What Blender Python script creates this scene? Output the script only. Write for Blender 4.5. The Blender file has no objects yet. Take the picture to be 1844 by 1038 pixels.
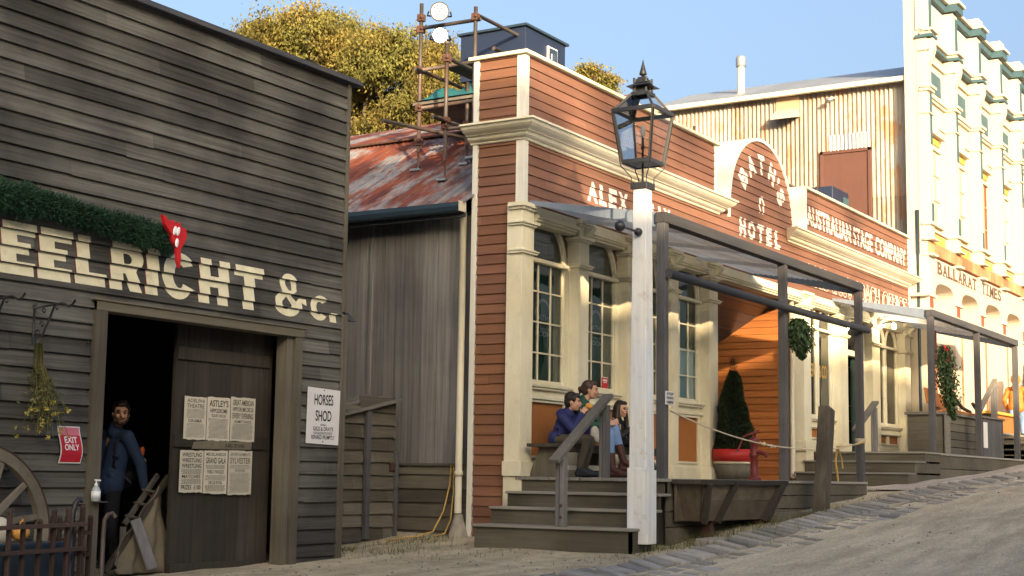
import bpy, bmesh, math, random
from mathutils import Vector, Matrix
from mathutils import noise as mnoise

scene = bpy.context.scene
COL = scene.collection
D = bpy.data
PI = math.pi
RAD = math.radians

# ------------------------------------------------------------------ camera
cam = D.cameras.new('camera')
cam.sensor_width = 36.0
cam.lens = 2673.06 / 1844 * 36.0
cam.clip_start = 0.1
cam.clip_end = 2000
cam_ob = D.objects.new('camera', cam)
COL.objects.link(cam_ob)
scene.camera = cam_ob
_yaw, _pit, _rol = RAD(58.3776), RAD(7.2853), RAD(0.838)
_F = Vector((math.sin(_yaw) * math.cos(_pit), math.cos(_yaw) * math.cos(_pit), math.sin(_pit)))
_R = Vector((math.cos(_yaw), -math.sin(_yaw), 0))
_U = _R.cross(_F)
_r = _R * math.cos(_rol) + _U * math.sin(_rol)
_u = _U * math.cos(_rol) - _R * math.sin(_rol)
cam_ob.matrix_world = Matrix(((_r.x, _u.x, -_F.x, 0), (_r.y, _u.y, -_F.y, 0), (_r.z, _u.z, -_F.z, 0), (0, 0, 0, 1)))

# ------------------------------------------------------------------ light
SUN_DIR = Vector((-0.69, -0.69, 0.205)).normalized()      # towards the sun
elev = math.asin(SUN_DIR.z)
azim = math.atan2(SUN_DIR.x, SUN_DIR.y)
world = D.worlds.new('World')
scene.world = world
world.use_nodes = True
wn = world.node_tree
sky = wn.nodes.new('ShaderNodeTexSky')
sky.sky_type = 'NISHITA'
sky.sun_disc = False
sky.sun_elevation = elev
sky.sun_rotation = azim % (2 * PI)
sky.air_density = 0.8
sky.dust_density = 10.0
sky.ozone_density = 1.3
wn.links.new(sky.outputs[0], wn.nodes['Background'].inputs[0])
wn.nodes['Background'].inputs[1].default_value = 0.15
sun = D.lights.new('sun', 'SUN')
sun.energy = 3.7
sun.angle = RAD(0.9)
sun.color = (1.0, 0.75, 0.46)
sun_ob = D.objects.new('sun', sun)
COL.objects.link(sun_ob)
sun_ob.rotation_euler = (-SUN_DIR).to_track_quat('-Z', 'Y').to_euler()
scene.view_settings.view_transform = 'Standard'
scene.view_settings.look = 'None'
scene.view_settings.exposure = 1.72
scene.view_settings.gamma = 1.0

# ------------------------------------------------------------------ helpers
ORG = {}

def tag(o, label=None, cat=None, group=None, kind=None):
    if label: o['label'] = label
    if cat: o['category'] = cat
    if group: o['group'] = group
    if kind: o['kind'] = kind
    return o

def thing(name, label, cat, loc=(0, 0, 0), group=None):
    o = D.objects.new(name, None)
    COL.objects.link(o)
    o.location = loc
    o.empty_display_size = 0.2
    ORG[o.name] = Vector(loc)
    return tag(o, label, cat, group)

class MB:
    def __init__(s):
        s.v, s.f, s.r, s.sm = [], [], [], []
    def face(s, pts, r=0.5, sm=False):
        i = len(s.v)
        s.v.extend(tuple(p) for p in pts)
        s.f.append(tuple(range(i, i + len(pts))))
        s.r.append(r); s.sm.append(sm)
    def mesh(s, vs, fs, r=0.5, sm=False):
        i = len(s.v)
        s.v.extend(tuple(p) for p in vs)
        for f in fs:
            s.f.append(tuple(i + k for k in f)); s.r.append(r); s.sm.append(sm)
    def box(s, x0, x1, y0, y1, z0, z1, r=None):
        if r is None: r = random.random()
        s.hexa([(x0, y0, z0), (x1, y0, z0), (x1, y1, z0), (x0, y1, z0), (x0, y0, z1), (x1, y0, z1), (x1, y1, z1), (x0, y1, z1)], r)
    def hexa(s, p, r=0.5):
        s.mesh(p, [(0, 3, 2, 1), (4, 5, 6, 7), (0, 1, 5, 4), (1, 2, 6, 5), (2, 3, 7, 6), (3, 0, 4, 7)], r)
    def beam(s, a, b, w, h, up=(0, 0, 1), r=None, w1=None, h1=None):
        a, b = Vector(a), Vector(b)
        d = (b - a).normalized()
        sd = d.cross(Vector(up))
        if sd.length < 1e-4: sd = d.cross(Vector((1, 0, 0)))
        sd.normalize(); u = sd.cross(d)
        if r is None: r = random.random()
        w1 = w if w1 is None else w1; h1 = h if h1 is None else h1
        P = []
        for c, ww, hh in ((a, w, h), (b, w1, h1)):
            for i, j in ((-1, -1), (1, -1), (1, 1), (-1, 1)):
                P.append(c + sd * (i * ww / 2) + u * (j * hh / 2))
        s.mesh(P, [(0, 3, 2, 1), (4, 5, 6, 7), (0, 1, 5, 4), (1, 2, 6, 5), (2, 3, 7, 6), (3, 0, 4, 7)], r)
    def path(s, pts, rad, n=8, r=0.5, caps=True, closed=False):
        pts = [Vector(p) for p in pts]
        m = len(pts)
        rads = rad if isinstance(rad, (list, tuple)) else [rad] * m
        V = []; F = []
        prev = None
        for i, p in enumerate(pts):
            if closed: t = pts[(i + 1) % m] - pts[i - 1]
            else: t = pts[min(i + 1, m - 1)] - pts[max(i - 1, 0)]
            t.normalize()
            if prev is None:
                q = t.cross(Vector((0, 0, 1)))
                if q.length < 1e-3: q = t.cross(Vector((1, 0, 0)))
            else:
                q = prev - t * prev.dot(t)
            q.normalize(); prev = q
            w = t.cross(q)
            for k in range(n):
                a = 2 * PI * k / n
                V.append(p + (q * math.cos(a) + w * math.sin(a)) * rads[i])
        for i in range(m if closed else m - 1):
            j = (i + 1) % m
            for k in range(n):
                l = (k + 1) % n
                F.append((i * n + k, j * n + k, j * n + l, i * n + l))
        s.mesh(V, F, r, True)
        if caps and not closed:
            b = len(s.v) - len(V)
            s.f.append(tuple(b + k for k in range(n - 1, -1, -1))); s.r.append(r); s.sm.append(False)
            s.f.append(tuple(b + (m - 1) * n + k for k in range(n))); s.r.append(r); s.sm.append(False)
    def tube(s, a, b, r0, r1=None, n=10, r=0.5):
        s.path([a, b], [r0, r0 if r1 is None else r1], n, r)
    def ball(s, c, rx, ry=None, rz=None, n=12, m=8, r=0.5, rot=None):
        ry = rx if ry is None else ry; rz = rx if rz is None else rz
        V = []; F = []
        c = Vector(c)
        for i in range(m + 1):
            t = PI * i / m
            for k in range(n):
                a = 2 * PI * k / n
                p = Vector((rx * math.sin(t) * math.cos(a), ry * math.sin(t) * math.sin(a), rz * math.cos(t)))
                if rot is not None: p = rot @ p
                V.append(c + p)
        for i in range(m):
            for k in range(n):
                l = (k + 1) % n
                F.append((i * n + k, (i + 1) * n + k, (i + 1) * n + l, i * n + l))
        s.mesh(V, F, r, True)
    def lathe(s, prof, c, n=24, r=0.5, sm=True):
        V = []; F = []
        for (q, z) in prof:
            for k in range(n):
                a = 2 * PI * k / n
                V.append((c[0] + q * math.cos(a), c[1] + q * math.sin(a), c[2] + z))
        for i in range(len(prof) - 1):
            for k in range(n):
                l = (k + 1) % n
                F.append((i * n + k, i * n + l, (i + 1) * n + l, (i + 1) * n + k))
        F.append(tuple(range(n - 1, -1, -1)))
        F.append(tuple((len(prof) - 1) * n + k for k in range(n)))
        s.mesh(V, F, r, sm)
    def prism(s, poly, P, d0, d1, r=0.5):
        """poly: list of (u,z); P(u,z,off) -> point; extruded between off d0 and d1"""
        n = len(poly)
        V = [P(u, z, d0) for u, z in poly] + [P(u, z, d1) for u, z in poly]
        F = [tuple(range(n)), tuple(range(2 * n - 1, n - 1, -1))]
        for i in range(n):
            j = (i + 1) % n
            F.append((i, i + n, j + n, j))
        s.mesh(V, F, r)
    def strip(s, inner, outer, P, d0, d1, r=0.5, closed=False):
        """ring/strip between two polylines extruded"""
        n = len(inner)
        for i in range(n if closed else n - 1):
            j = (i + 1) % n
            a, b, c, d = inner[i], inner[j], outer[j], outer[i]
            q = [P(*a, d0), P(*b, d0), P(*c, d0), P(*d, d0), P(*a, d1), P(*b, d1), P(*c, d1), P(*d, d1)]
            s.mesh(q, [(3, 2, 1, 0), (4, 5, 6, 7), (0, 1, 5, 4), (2, 3, 7, 6)], r)
            if not closed and i == 0: s.mesh(q, [(3, 0, 4, 7)], r)
            if not closed and i == n - 2: s.mesh(q, [(1, 2, 6, 5)], r)
    def build(s, name, mat, parent=None, bevel=0, label=None, recalc=False, merge=False):
        me = D.meshes.new(name)
        org = Vector((0, 0, 0))
        if parent is not None:
            org = ORG[parent.name]
        me.from_pydata([(x - org.x, y - org.y, z - org.z) for x, y, z in s.v], [], s.f)
        me.polygons.foreach_set('use_smooth', s.sm)
        at = me.attributes.new('rnd', 'FLOAT', 'FACE')
        at.data.foreach_set('value', s.r)
        me.materials.append(M[mat] if isinstance(mat, str) else mat)
        if recalc or merge:
            bm = bmesh.new(); bm.from_mesh(me)
            if merge: bmesh.ops.remove_doubles(bm, verts=bm.verts, dist=1e-4)
            bmesh.ops.recalc_face_normals(bm, faces=bm.faces)
            bm.to_mesh(me); bm.free()
        me.update()
        o = D.objects.new(name, me)
        COL.objects.link(o)
        if parent is not None:
            o.parent = parent
        ORG[o.name] = org
        if bevel:
            b = o.modifiers.new('bevel', 'BEVEL')
            b.width = bevel; b.segments = 2; b.limit_method = 'ANGLE'; b.angle_limit = RAD(40)
        if label: o['label'] = label
        return o

def part(name, mat, parent, fn, bevel=0, label=None):
    m = MB(); fn(m)
    return m.build(name, mat, parent, bevel, label)

# plane mappers: off is towards the viewer side
def PX(Y): return lambda u, z, off=0.0: (u, Y - off, z)           # facade facing -Y
def PY(X): return lambda u, z, off=0.0: (X - off, u, z)           # wall facing -X

def rectspans(u0, u1, rects):
    def f(za, zb):
        zm = (za + zb) / 2
        sp = [(u0, u1)]
        for (a, b, c, d) in rects:
            if c < zm < d:
                n = []
                for s_ in sp:
                    if b <= s_[0] or a >= s_[1]: n.append(s_)
                    else:
                        if a > s_[0]: n.append((s_[0], a))
                        if b < s_[1]: n.append((b, s_[1]))
                sp = n
        return sp
    return f

def siding(m, P, z0, z1, ex, proj, spans, zb=(), seg=0, jit=0.0, seed=1):
    rg = random.Random(seed)
    zs = z0
    k = 0
    while zs < z1 - 1e-4:
        ze = zs + ex
        cuts = sorted(set([zs, min(ze, z1)] + [q for q in zb if zs < q < min(ze, z1)]))
        rb = rg.random()
        cu = []
        if seg:
            x = -50 + rg.random() * seg
            while x < 80:
                cu.append((x, rg.random(), rg.uniform(-jit, jit), rg.uniform(-jit, jit)))
                x += seg * rg.uniform(.5, 1.3)
        for a, b in zip(cuts[:-1], cuts[1:]):
            for (s0, s1) in spans(a, b):
                pieces = []
                if seg:
                    for i in range(len(cu) - 1):
                        p0, p1 = max(s0, cu[i][0]), min(s1, cu[i + 1][0] - .003)
                        if p1 > p0: pieces.append((p0, p1, cu[i][1], cu[i][2], cu[i][3], cu[i][0], cu[i + 1][0]))
                else:
                    pieces.append((s0, s1, rb, 0, 0, s0, s1))
                for (p0, p1, rr, j0, j1, q0, q1) in pieces:
                    def jz(u): return j0 + (j1 - j0) * (u - q0) / max(q1 - q0, .01)
                    oa = proj * (1 - (a - zs) / ex * .92); ob = proj * (1 - (b - zs) / ex * .92)
                    ja0, ja1 = (jz(p0), jz(p1)) if a == zs else (0, 0)
                    m.face([P(p0, a + ja0, oa), P(p1, a + ja1, oa), P(p1, b, ob), P(p0, b, ob)], rr)
                    if a == zs:
                        m.face([P(p0, a + ja0, 0), P(p1, a + ja1, 0), P(p1, a + ja1, oa), P(p0, a + ja0, oa)], rr)
        zs = ze; k += 1

def text_bm(s, offset=0.0, outline=0.0, space=1.0):
    c = D.curves.new('t', 'FONT')
    c.body = s; c.offset = offset; c.space_character = space
    if outline:
        c.fill_mode = 'NONE'; c.bevel_depth = outline; c.bevel_resolution = 0
    c.resolution_u = 5
    o = D.objects.new('t', c); COL.objects.link(o)
    me = D.meshes.new_from_object(o.evaluated_get(bpy.context.evaluated_depsgraph_get()))
    D.objects.remove(o); D.curves.remove(c)
    bm = bmesh.new(); bm.from_mesh(me); D.meshes.remove(me)
    if not outline:
        bmesh.ops.triangulate(bm, faces=bm.faces)
        for v in bm.verts: v.co.z = 0
    return bm

def norm_bm(bm, u0, u1, z0, z1):
    xs = [v.co.x for v in bm.verts]; ys = [v.co.y for v in bm.verts]
    a, b, c, d = min(xs), max(xs), min(ys), max(ys)
    k = (u1 - u0) / (b - a)
    for v in bm.verts:
        v.co = Vector((u0 + (v.co.x - a) * k, z0 + (v.co.y - c) / (d - c) * (z1 - z0), v.co.z * k))
    return bm

def put_text(m, bm, P, off, board=None, r=0.5):
    """board=(zstart, exposure, proj): letters painted over lapped boards"""
    if board is None:
        vs = [P(v.co.x, v.co.y, off + v.co.z) for v in bm.verts]
        bm.verts.index_update()
        m.mesh(vs, [tuple(v.index for v in f.verts) for f in bm.faces], r)
        return
    zs, ex, proj = board
    lo = min(v.co.y for v in bm.verts); hi = max(v.co.y for v in bm.verts)
    k0 = int(math.floor((lo - zs) / ex)); k1 = int(math.floor((hi - zs) / ex))
    for k in range(k0, k1 + 1):
        a, b = zs + k * ex, zs + (k + 1) * ex
        c = bm.copy()
        g = c.verts[:] + c.edges[:] + c.faces[:]
        bmesh.ops.bisect_plane(c, geom=g, plane_co=(0, a, 0), plane_no=(0, -1, 0), clear_outer=True)
        g = c.verts[:] + c.edges[:] + c.faces[:]
        bmesh.ops.bisect_plane(c, geom=g, plane_co=(0, b - .001, 0), plane_no=(0, 1, 0), clear_outer=True)
        c.verts.index_update()
        vs = [P(v.co.x, v.co.y, proj * (1 - (v.co.y - a) / ex * .92) + off) for v in c.verts]
        m.mesh(vs, [tuple(v.index for v in f.verts) for f in c.faces], r)
        c.free()

def glyph(polys):
    """polys: list of (outer, [holes]) in 2D -> bmesh triangulated through a 2D curve"""
    c = D.curves.new('g', 'CURVE'); c.dimensions = '2D'; c.fill_mode = 'BOTH'
    for pl in polys:
        sp = c.splines.new('POLY'); sp.points.add(len(pl) - 1)
        for i, (x, y) in enumerate(pl): sp.points[i].co = (x, y, 0, 1)
        sp.use_cyclic_u = True
    o = D.objects.new('g', c); COL.objects.link(o)
    me = D.meshes.new_from_object(o.evaluated_get(bpy.context.evaluated_depsgraph_get()))
    D.objects.remove(o); D.curves.remove(c)
    bm = bmesh.new(); bm.from_mesh(me); D.meshes.remove(me)
    bmesh.ops.triangulate(bm, faces=bm.faces)
    return bm

def arc(cx, cy, rx, ry, a0, a1, n=10):
    return [(cx + rx * math.cos(RAD(a0 + (a1 - a0) * i / n)), cy + ry * math.sin(RAD(a0 + (a1 - a0) * i / n))) for i in range(n + 1)]

def interp(x, tab):
    if x <= tab[0][0]: return tab[0][1] + (x - tab[0][0]) * (tab[1][1] - tab[0][1]) / (tab[1][0] - tab[0][0])
    for (a, b), (c, d) in zip(tab[:-1], tab[1:]):
        if x <= c: return b + (d - b) * (x - a) / (c - a)
    return tab[-1][1]

GT = [(-40, -3.4), (0, -1.5), (6, -1.06), (9, -.94), (12, -.85), (14.2, -.73), (17, -.48), (19, -.34), (22, -.12), (25, .03), (28, .16), (31, .36), (36, .68), (45, 1.3), (80, 3.2), (160, 5)]
def G(x, y):
    z = interp(x, GT)
    if y < 5.7: z -= .03 * min(1, (5.7 - y)) - .012 * max(0, min(5, 4.7 - y))
    elif y < 6.6: z += .02
    return z
# ------------------------------------------------------------------ materials
M = {}
def lin(c): return tuple(c) + (1,)

def mat(name, col, rough=0.7, var=0.25, nscale=(3, 3, 3), namp=0.3, bump=0.15, bscale=None, col2=None, metal=0.0,
        spec=0.3, rndhue=None, grime=0.0, detail=6, bdist=0.01):
    """col: base colour; col2: mixed in by noise; var: per-board value variation through the rnd attribute"""
    m = D.materials.new(name); m.use_nodes = True
    nt = m.node_tree; N = nt.nodes; L = nt.links
    b = N['Principled BSDF']
    tc = N.new('ShaderNodeTexCoord'); mp = N.new('ShaderNodeMapping')
    L.new(tc.outputs['Object'], mp.inputs[0]); mp.inputs['Scale'].default_value = nscale
    nz = N.new('ShaderNodeTexNoise'); nz.inputs['Scale'].default_value = 1; nz.inputs['Detail'].default_value = detail
    nz.inputs['Roughness'].default_value = .62
    L.new(mp.outputs[0], nz.inputs[0])
    at = N.new('ShaderNodeAttribute'); at.attribute_name = 'rnd'
    # value factor = 1 + (noise-.5)*2*namp + (rnd-.5)*2*var
    a1 = N.new('ShaderNodeMath'); a1.operation = 'MULTIPLY_ADD'
    L.new(nz.outputs[0], a1.inputs[0]); a1.inputs[1].default_value = 2.6 * namp; a1.inputs[2].default_value = 1 - 1.3 * namp
    a2 = N.new('ShaderNodeMath'); a2.operation = 'MULTIPLY_ADD'
    L.new(at.outputs['Fac'], a2.inputs[0]); a2.inputs[1].default_value = 2 * var; a2.inputs[2].default_value = 1 - var
    a3 = N.new('ShaderNodeMath'); a3.operation = 'MULTIPLY'
    L.new(a1.outputs[0], a3.inputs[0]); L.new(a2.outputs[0], a3.inputs[1])
    mx = N.new('ShaderNodeMix'); mx.data_type = 'RGBA'
    mx.inputs[6].default_value = lin(col); mx.inputs[7].default_value = lin(col2 or col)
    big = N.new('ShaderNodeTexNoise'); big.inputs['Scale'].default_value = .8; big.inputs['Detail'].default_value = 4
    L.new(tc.outputs['Object'], big.inputs[0])
    rp = N.new('ShaderNodeValToRGB'); rp.color_ramp.elements[0].position = .42; rp.color_ramp.elements[1].position = .6
    L.new(big.outputs[0], rp.inputs[0]); L.new(rp.outputs[0], mx.inputs[0])
    vm = N.new('ShaderNodeVectorMath'); vm.operation = 'SCALE'
    L.new(mx.outputs[2], vm.inputs[0]); L.new(a3.outputs[0], vm.inputs['Scale'])
    out = vm.outputs[0]
    if grime:
        gz = N.new('ShaderNodeTexNoise'); gz.inputs['Scale'].default_value = 6; gz.inputs['Detail'].default_value = 8
        gz.inputs['Roughness'].default_value = .75
        L.new(tc.outputs['Object'], gz.inputs[0])
        gr = N.new('ShaderNodeValToRGB'); gr.color_ramp.elements[0].position = .55; gr.color_ramp.elements[1].position = .72
        L.new(gz.outputs[0], gr.inputs[0])
        gm = N.new('ShaderNodeMath'); gm.operation = 'MULTIPLY'; gm.inputs[1].default_value = grime
        L.new(gr.outputs[0], gm.inputs[0])
        g2 = N.new('ShaderNodeMix'); g2.data_type = 'RGBA'; g2.inputs[7].default_value = (.08, .06, .04, 1)
        L.new(gm.outputs[0], g2.inputs[0]); L.new(out, g2.inputs[6]); out = g2.outputs[2]
    L.new(out, b.inputs['Base Color'])
    b.inputs['Roughness'].default_value = rough; b.inputs['Metallic'].default_value = metal
    b.inputs['Specular IOR Level'].default_value = spec
    if bump:
        bp = N.new('ShaderNodeBump'); bp.inputs['Strength'].default_value = bump; bp.inputs['Distance'].default_value = bdist
        src = nz
        if bscale:
            mp2 = N.new('ShaderNodeMapping'); L.new(tc.outputs['Object'], mp2.inputs[0]); mp2.inputs['Scale'].default_value = bscale
            src = N.new('ShaderNodeTexNoise'); src.inputs['Scale'].default_value = 1; src.inputs['Detail'].default_value = 6
            L.new(mp2.outputs[0], src.inputs[0])
        L.new(src.outputs[0], bp.inputs['Height']); L.new(bp.outputs[0], b.inputs['Normal'])
    M[name] = m
    return m

def plain(name, col, rough=.6, metal=0.0, emit=None, spec=.3):
    m = D.materials.new(name); m.use_nodes = True
    b = m.node_tree.nodes['Principled BSDF']
    b.inputs['Base Color'].default_value = lin(col); b.inputs['Roughness'].default_value = rough
    b.inputs['Metallic'].default_value = metal; b.inputs['Specular IOR Level'].default_value = spec
    if emit:
        b.inputs['Emission Color'].default_value = lin(emit[:3]); b.inputs['Emission Strength'].default_value = emit[3]
    M[name] = m
    return m

def glassmat(name, tint, refl=0.08, rough=0.02):
    m = D.materials.new(name); m.use_nodes = True
    nt = m.node_tree; N = nt.nodes; L = nt.links
    N.remove(N['Principled BSDF'])
    t = N.new('ShaderNodeBsdfTransparent'); t.inputs[0].default_value = lin(tint)
    g = N.new('ShaderNodeBsdfGlossy'); g.inputs['Roughness'].default_value = rough
    f = N.new('ShaderNodeFresnel'); f.inputs[0].default_value = 1.5
    nz = N.new('ShaderNodeTexNoise'); nz.inputs['Scale'].default_value = 2.2
    bp = N.new('ShaderNodeBump'); bp.inputs['Strength'].default_value = .25; bp.inputs['Distance'].default_value = .02
    L.new(nz.outputs[0], bp.inputs['Height']); L.new(bp.outputs[0], g.inputs['Normal'])
    ad = N.new('ShaderNodeMath'); ad.operation = 'ADD'; ad.inputs[1].default_value = refl
    L.new(f.outputs[0], ad.inputs[0])
    mx = N.new('ShaderNodeMixShader')
    L.new(ad.outputs[0], mx.inputs[0]); L.new(t.outputs[0], mx.inputs[1]); L.new(g.outputs[0], mx.inputs[2])
    L.new(mx.outputs[0], N['Material Output'].inputs[0])
    M[name] = m
    return m

# weathered timbers (grain along x, y or z)
mat('barn_board', (.105, .103, .092), .85, .34, (.9, 30, 38), .72, .9, col2=(.050, .048, .045), bdist=.012, grime=.35)
mat('barn_trim', (.115, .104, .080), .85, .2, (30, 30, 1.2), .4, .4, col2=(.08, .072, .056), bdist=.006)
mat('barn_trim_x', (.125, .112, .082), .85, .2, (1.2, 30, 30), .4, .4, col2=(.13, .115, .085), bdist=.006)
mat('annex_board', (.15, .148, .146), .85, .36, (26, 26, .8), .62, .4, col2=(.10, .10, .105), bdist=.006)
mat('shed_board', (.10, .092, .073), .85, .35, (2, 1.5, 30), .45, .4, col2=(.07, .062, .048), bdist=.006)
mat('grey_timber_z', (.16, .155, .155), .8, .2, (32, 32, 1.3), .4, .4, col2=(.12, .12, .125), bdist=.005)
mat('grey_timber_x', (.17, .16, .14), .8, .2, (1.3, 32, 32), .4, .4, col2=(.11, .105, .095), bdist=.005)
mat('beam_timber', (.045, .050, .062), .8, .2, (1.3, 32, 32), .5, .5, col2=(.06, .06, .065), bdist=.006)
mat('post_timber', (.062, .062, .068), .8, .2, (32, 32, 1.3), .45, .4, col2=(.09, .09, .095), bdist=.006)
mat('step_timber', (.115, .105, .08), .85, .2, (20, 1.5, 30), .4, .4, col2=(.075, .068, .05), bdist=.005)
mat('tread_timber', (.22, .215, .20), .8, .2, (20, 1.5, 30), .35, .3, col2=(.21, .20, .17), bdist=.004)
mat('trough_timber', (.13, .105, .075), .85, .3, (3, 20, 6), .5, .5, col2=(.055, .045, .03), bdist=.008)
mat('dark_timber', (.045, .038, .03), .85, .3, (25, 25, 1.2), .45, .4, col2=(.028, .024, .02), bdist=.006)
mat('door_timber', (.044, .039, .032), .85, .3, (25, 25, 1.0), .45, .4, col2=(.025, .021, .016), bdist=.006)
mat('split_post', (.10, .088, .068), .9, .2, (18, 18, .9), .55, .7, col2=(.06, .05, .04), bdist=.015)
# painted surfaces
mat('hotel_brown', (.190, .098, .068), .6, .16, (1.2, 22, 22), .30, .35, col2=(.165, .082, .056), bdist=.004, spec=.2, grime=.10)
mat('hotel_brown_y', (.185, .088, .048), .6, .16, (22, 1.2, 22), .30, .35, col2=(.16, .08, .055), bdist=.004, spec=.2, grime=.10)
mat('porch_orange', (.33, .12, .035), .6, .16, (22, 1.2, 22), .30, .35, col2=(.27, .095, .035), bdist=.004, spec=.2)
mat('panel_brown', (.30, .12, .035), .6, .05, (6, 6, 6), .12, .1, spec=.2)
mat('cream', (.64, .615, .48), .55, .05, (5, 5, 2), .16, .15, col2=(.59, .55, .40), grime=.16, bdist=.003)
mat('white_trim', (.60, .60, .54), .5, .05, (5, 5, 2), .1, .12, grime=.12, bdist=.003)
mat('post_white', (.62, .655, .69), .6, .05, (14, 14, 1.2), .22, .45, col2=(.68, .67, .61), grime=.35, bdist=.006)
mat('letter_cream', (.66, .62, .44), .7, .1, (6, 6, 9), .22, .1, grime=.35)
mat('letter_white', (.68, .60, .55), .6, .1, (6, 6, 6), .15, .05, grime=.15)
mat('roof_lining', (.66, .74, .88), .7, .25, (1.5, 22, 8), .25, .2, col2=(.58, .55, .54))
mat('barge_blue', (.16, .20, .26), .6, .05, (2, 20, 8), .2, .1)
mat('gutter_blue', (.035, .06, .085), .35, .1, (3, 3, 3), .2, .1, metal=.3, spec=.5)
mat('pipe_cream', (.52, .49, .38), .5, .05, (4, 4, 2), .12, .1, grime=.2)
mat('iron_black', (.022, .024, .028), .45, .1, (8, 8, 8), .25, .2, spec=.5)
mat('iron_rust', (.085, .042, .030), .8, .3, (14, 14, 14), .5, .4, col2=(.06, .035, .03))
mat('tube_steel', (.095, .085, .08), .55, .2, (9, 9, 9), .4, .3, col2=(.12, .06, .04), metal=.3)
mat('fence_wood', (.055, .035, .03), .8, .3, (20, 20, 2), .4, .3)
mat('hut_blue', (.014, .024, .055), .5, .05, (3, 3, 3), .1, .05, spec=.4)
mat('tarp', (.02, .11, .12), .5, .1, (6, 6, 6), .4, .4, bdist=.03, spec=.4)
mat('ballarat_wall', (.46, .39, .33), .7, .04, (2, 2, 2), .05, .05, spec=.15)
mat('ballarat_cream', (.50, .45, .355), .7, .04, (2, 2, 2), .05, .05, spec=.15)
mat('ballarat_yellow', (.50, .31, .07), .7, .04, (3, 3, 3), .1, .05, spec=.15)
mat('ballarat_teal', (.045, .095, .12), .6, .05, (4, 4, 4), .15, .05)
mat('ballarat_brick', (.36, .14, .07), .75, .25, (9, 9, 9), .25, .1, col2=(.42, .22, .12))
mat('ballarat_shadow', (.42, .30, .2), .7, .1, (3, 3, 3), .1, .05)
mat('brick_red', (.30, .07, .04), .7, .1, (6, 6, 6), .2, .1)
mat('metal_door', (.11, .052, .04), .6, .05, (5, 5, 2), .15, .1)
mat('zinc_roof', (.30, .33, .36), .4, .1, (2, 2, 2), .2, .1, metal=.5)
mat('kerb_stone', (.27, .255, .225), .85, .35, (7, 7, 7), .35, .6, col2=(.21, .21, .205), bdist=.02)
mat('wheel_wood', (.20, .175, .135), .85, .2, (9, 9, 9), .4, .4, col2=(.14, .12, .09))
mat('rope', (.48, .42, .32), .9, .1, (40, 40, 40), .3, .3)
mat('yellow_rope', (.50, .33, .10), .9, .1, (40, 40, 40), .3, .3)
mat('leaf_gold', (.185, .148, .04), .65, .55, (1.2, 1.2, 1.2), .3, 0, col2=(.14, .14, .04), spec=.2)
mat('leaf_green', (.05, .085, .03), .7, .5, (1.2, 1.2, 1.2), .3, 0, col2=(.04, .07, .03), spec=.2)
mat('fir_green', (.022, .062, .036), .8, .6, (9, 9, 9), .3, 0, col2=(.012, .035, .02), spec=.2)
mat('cypress_green', (.022, .032, .016), .8, .6, (9, 9, 9), .3, 0, spec=.1)
mat('bark', (.11, .085, .06), .9, .1, (3, 3, 1), .3, .3)
mat('grass', (.10, .11, .035), .9, .5, (9, 9, 9), .3, 0)
mat('stone_block', (.26, .24, .20), .9, .1, (9, 9, 9), .4, .6, bdist=.02)
mat('tub_red', (.34, .02, .018), .5, .05, (5, 5, 5), .15, .1)
mat('tub_wood', (.12, .11, .09), .85, .2, (20, 20, 2), .4, .4)
mat('pump_red', (.13, .018, .018), .5, .1, (8, 8, 8), .3, .2, spec=.4)
mat('bow_red', (.50, .015, .02), .5, .05, (8, 8, 8), .15, .1)
mat('straw', (.42, .36, .09), .8, .5, (20, 20, 20), .3, 0)
mat('stems', (.11, .11, .04), .8, .5, (20, 20, 20), .3, 0)
mat('paper', (.50, .47, .38), .85, .12, (6, 6, 6), .2, .05, grime=.25)
mat('paper_white', (.62, .62, .62), .7, .05, (6, 6, 6), .06, 0)
mat('letter_edge', (.16, .02, .022), .8, .1, (6, 6, 6), .1, 0)
mat('curtain', (.50, .46, .38), .8, .05, (40, 1, 1), .1, .1)
mat('blind_white', (.58, .66, .74), .8, .05, (3, 3, 3), .06, 0)
mat('ink', (.02, .02, .022), .8, .1, (6, 6, 6), .1, 0)
mat('ink_faded', (.10, .09, .075), .8, .1, (6, 6, 6), .1, 0)
mat('ink_brown', (.10, .06, .045), .8, .1, (6, 6, 6), .1, 0)
mat('sign_red', (.42, .012, .03), .5, .02, (3, 3, 3), .05, 0)
mat('sign_pink', (.55, .16, .22), .5, .02, (3, 3, 3), .05, 0)
mat('canvas', (.14, .122, .085), .85, .1, (5, 5, 5), .35, .4, col2=(.17, .15, .11), grime=.4)
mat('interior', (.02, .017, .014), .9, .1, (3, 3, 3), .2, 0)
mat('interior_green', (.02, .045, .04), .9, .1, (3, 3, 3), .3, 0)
mat('backing_green', (.045, .12, .10), .9, .1, (26, 1, .6), .8, 0)  # lining colour that gives the hotel panes their green tone
mat('interior_red', (.22, .06, .03), .8, .3, (3, 3, 3), .3, 0)
mat('opposite_wall', (.55, .50, .42), .85, .2, (4, 4, 4), .2, .1)  # pale so the unseen walls opposite bounce light into the street
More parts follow.
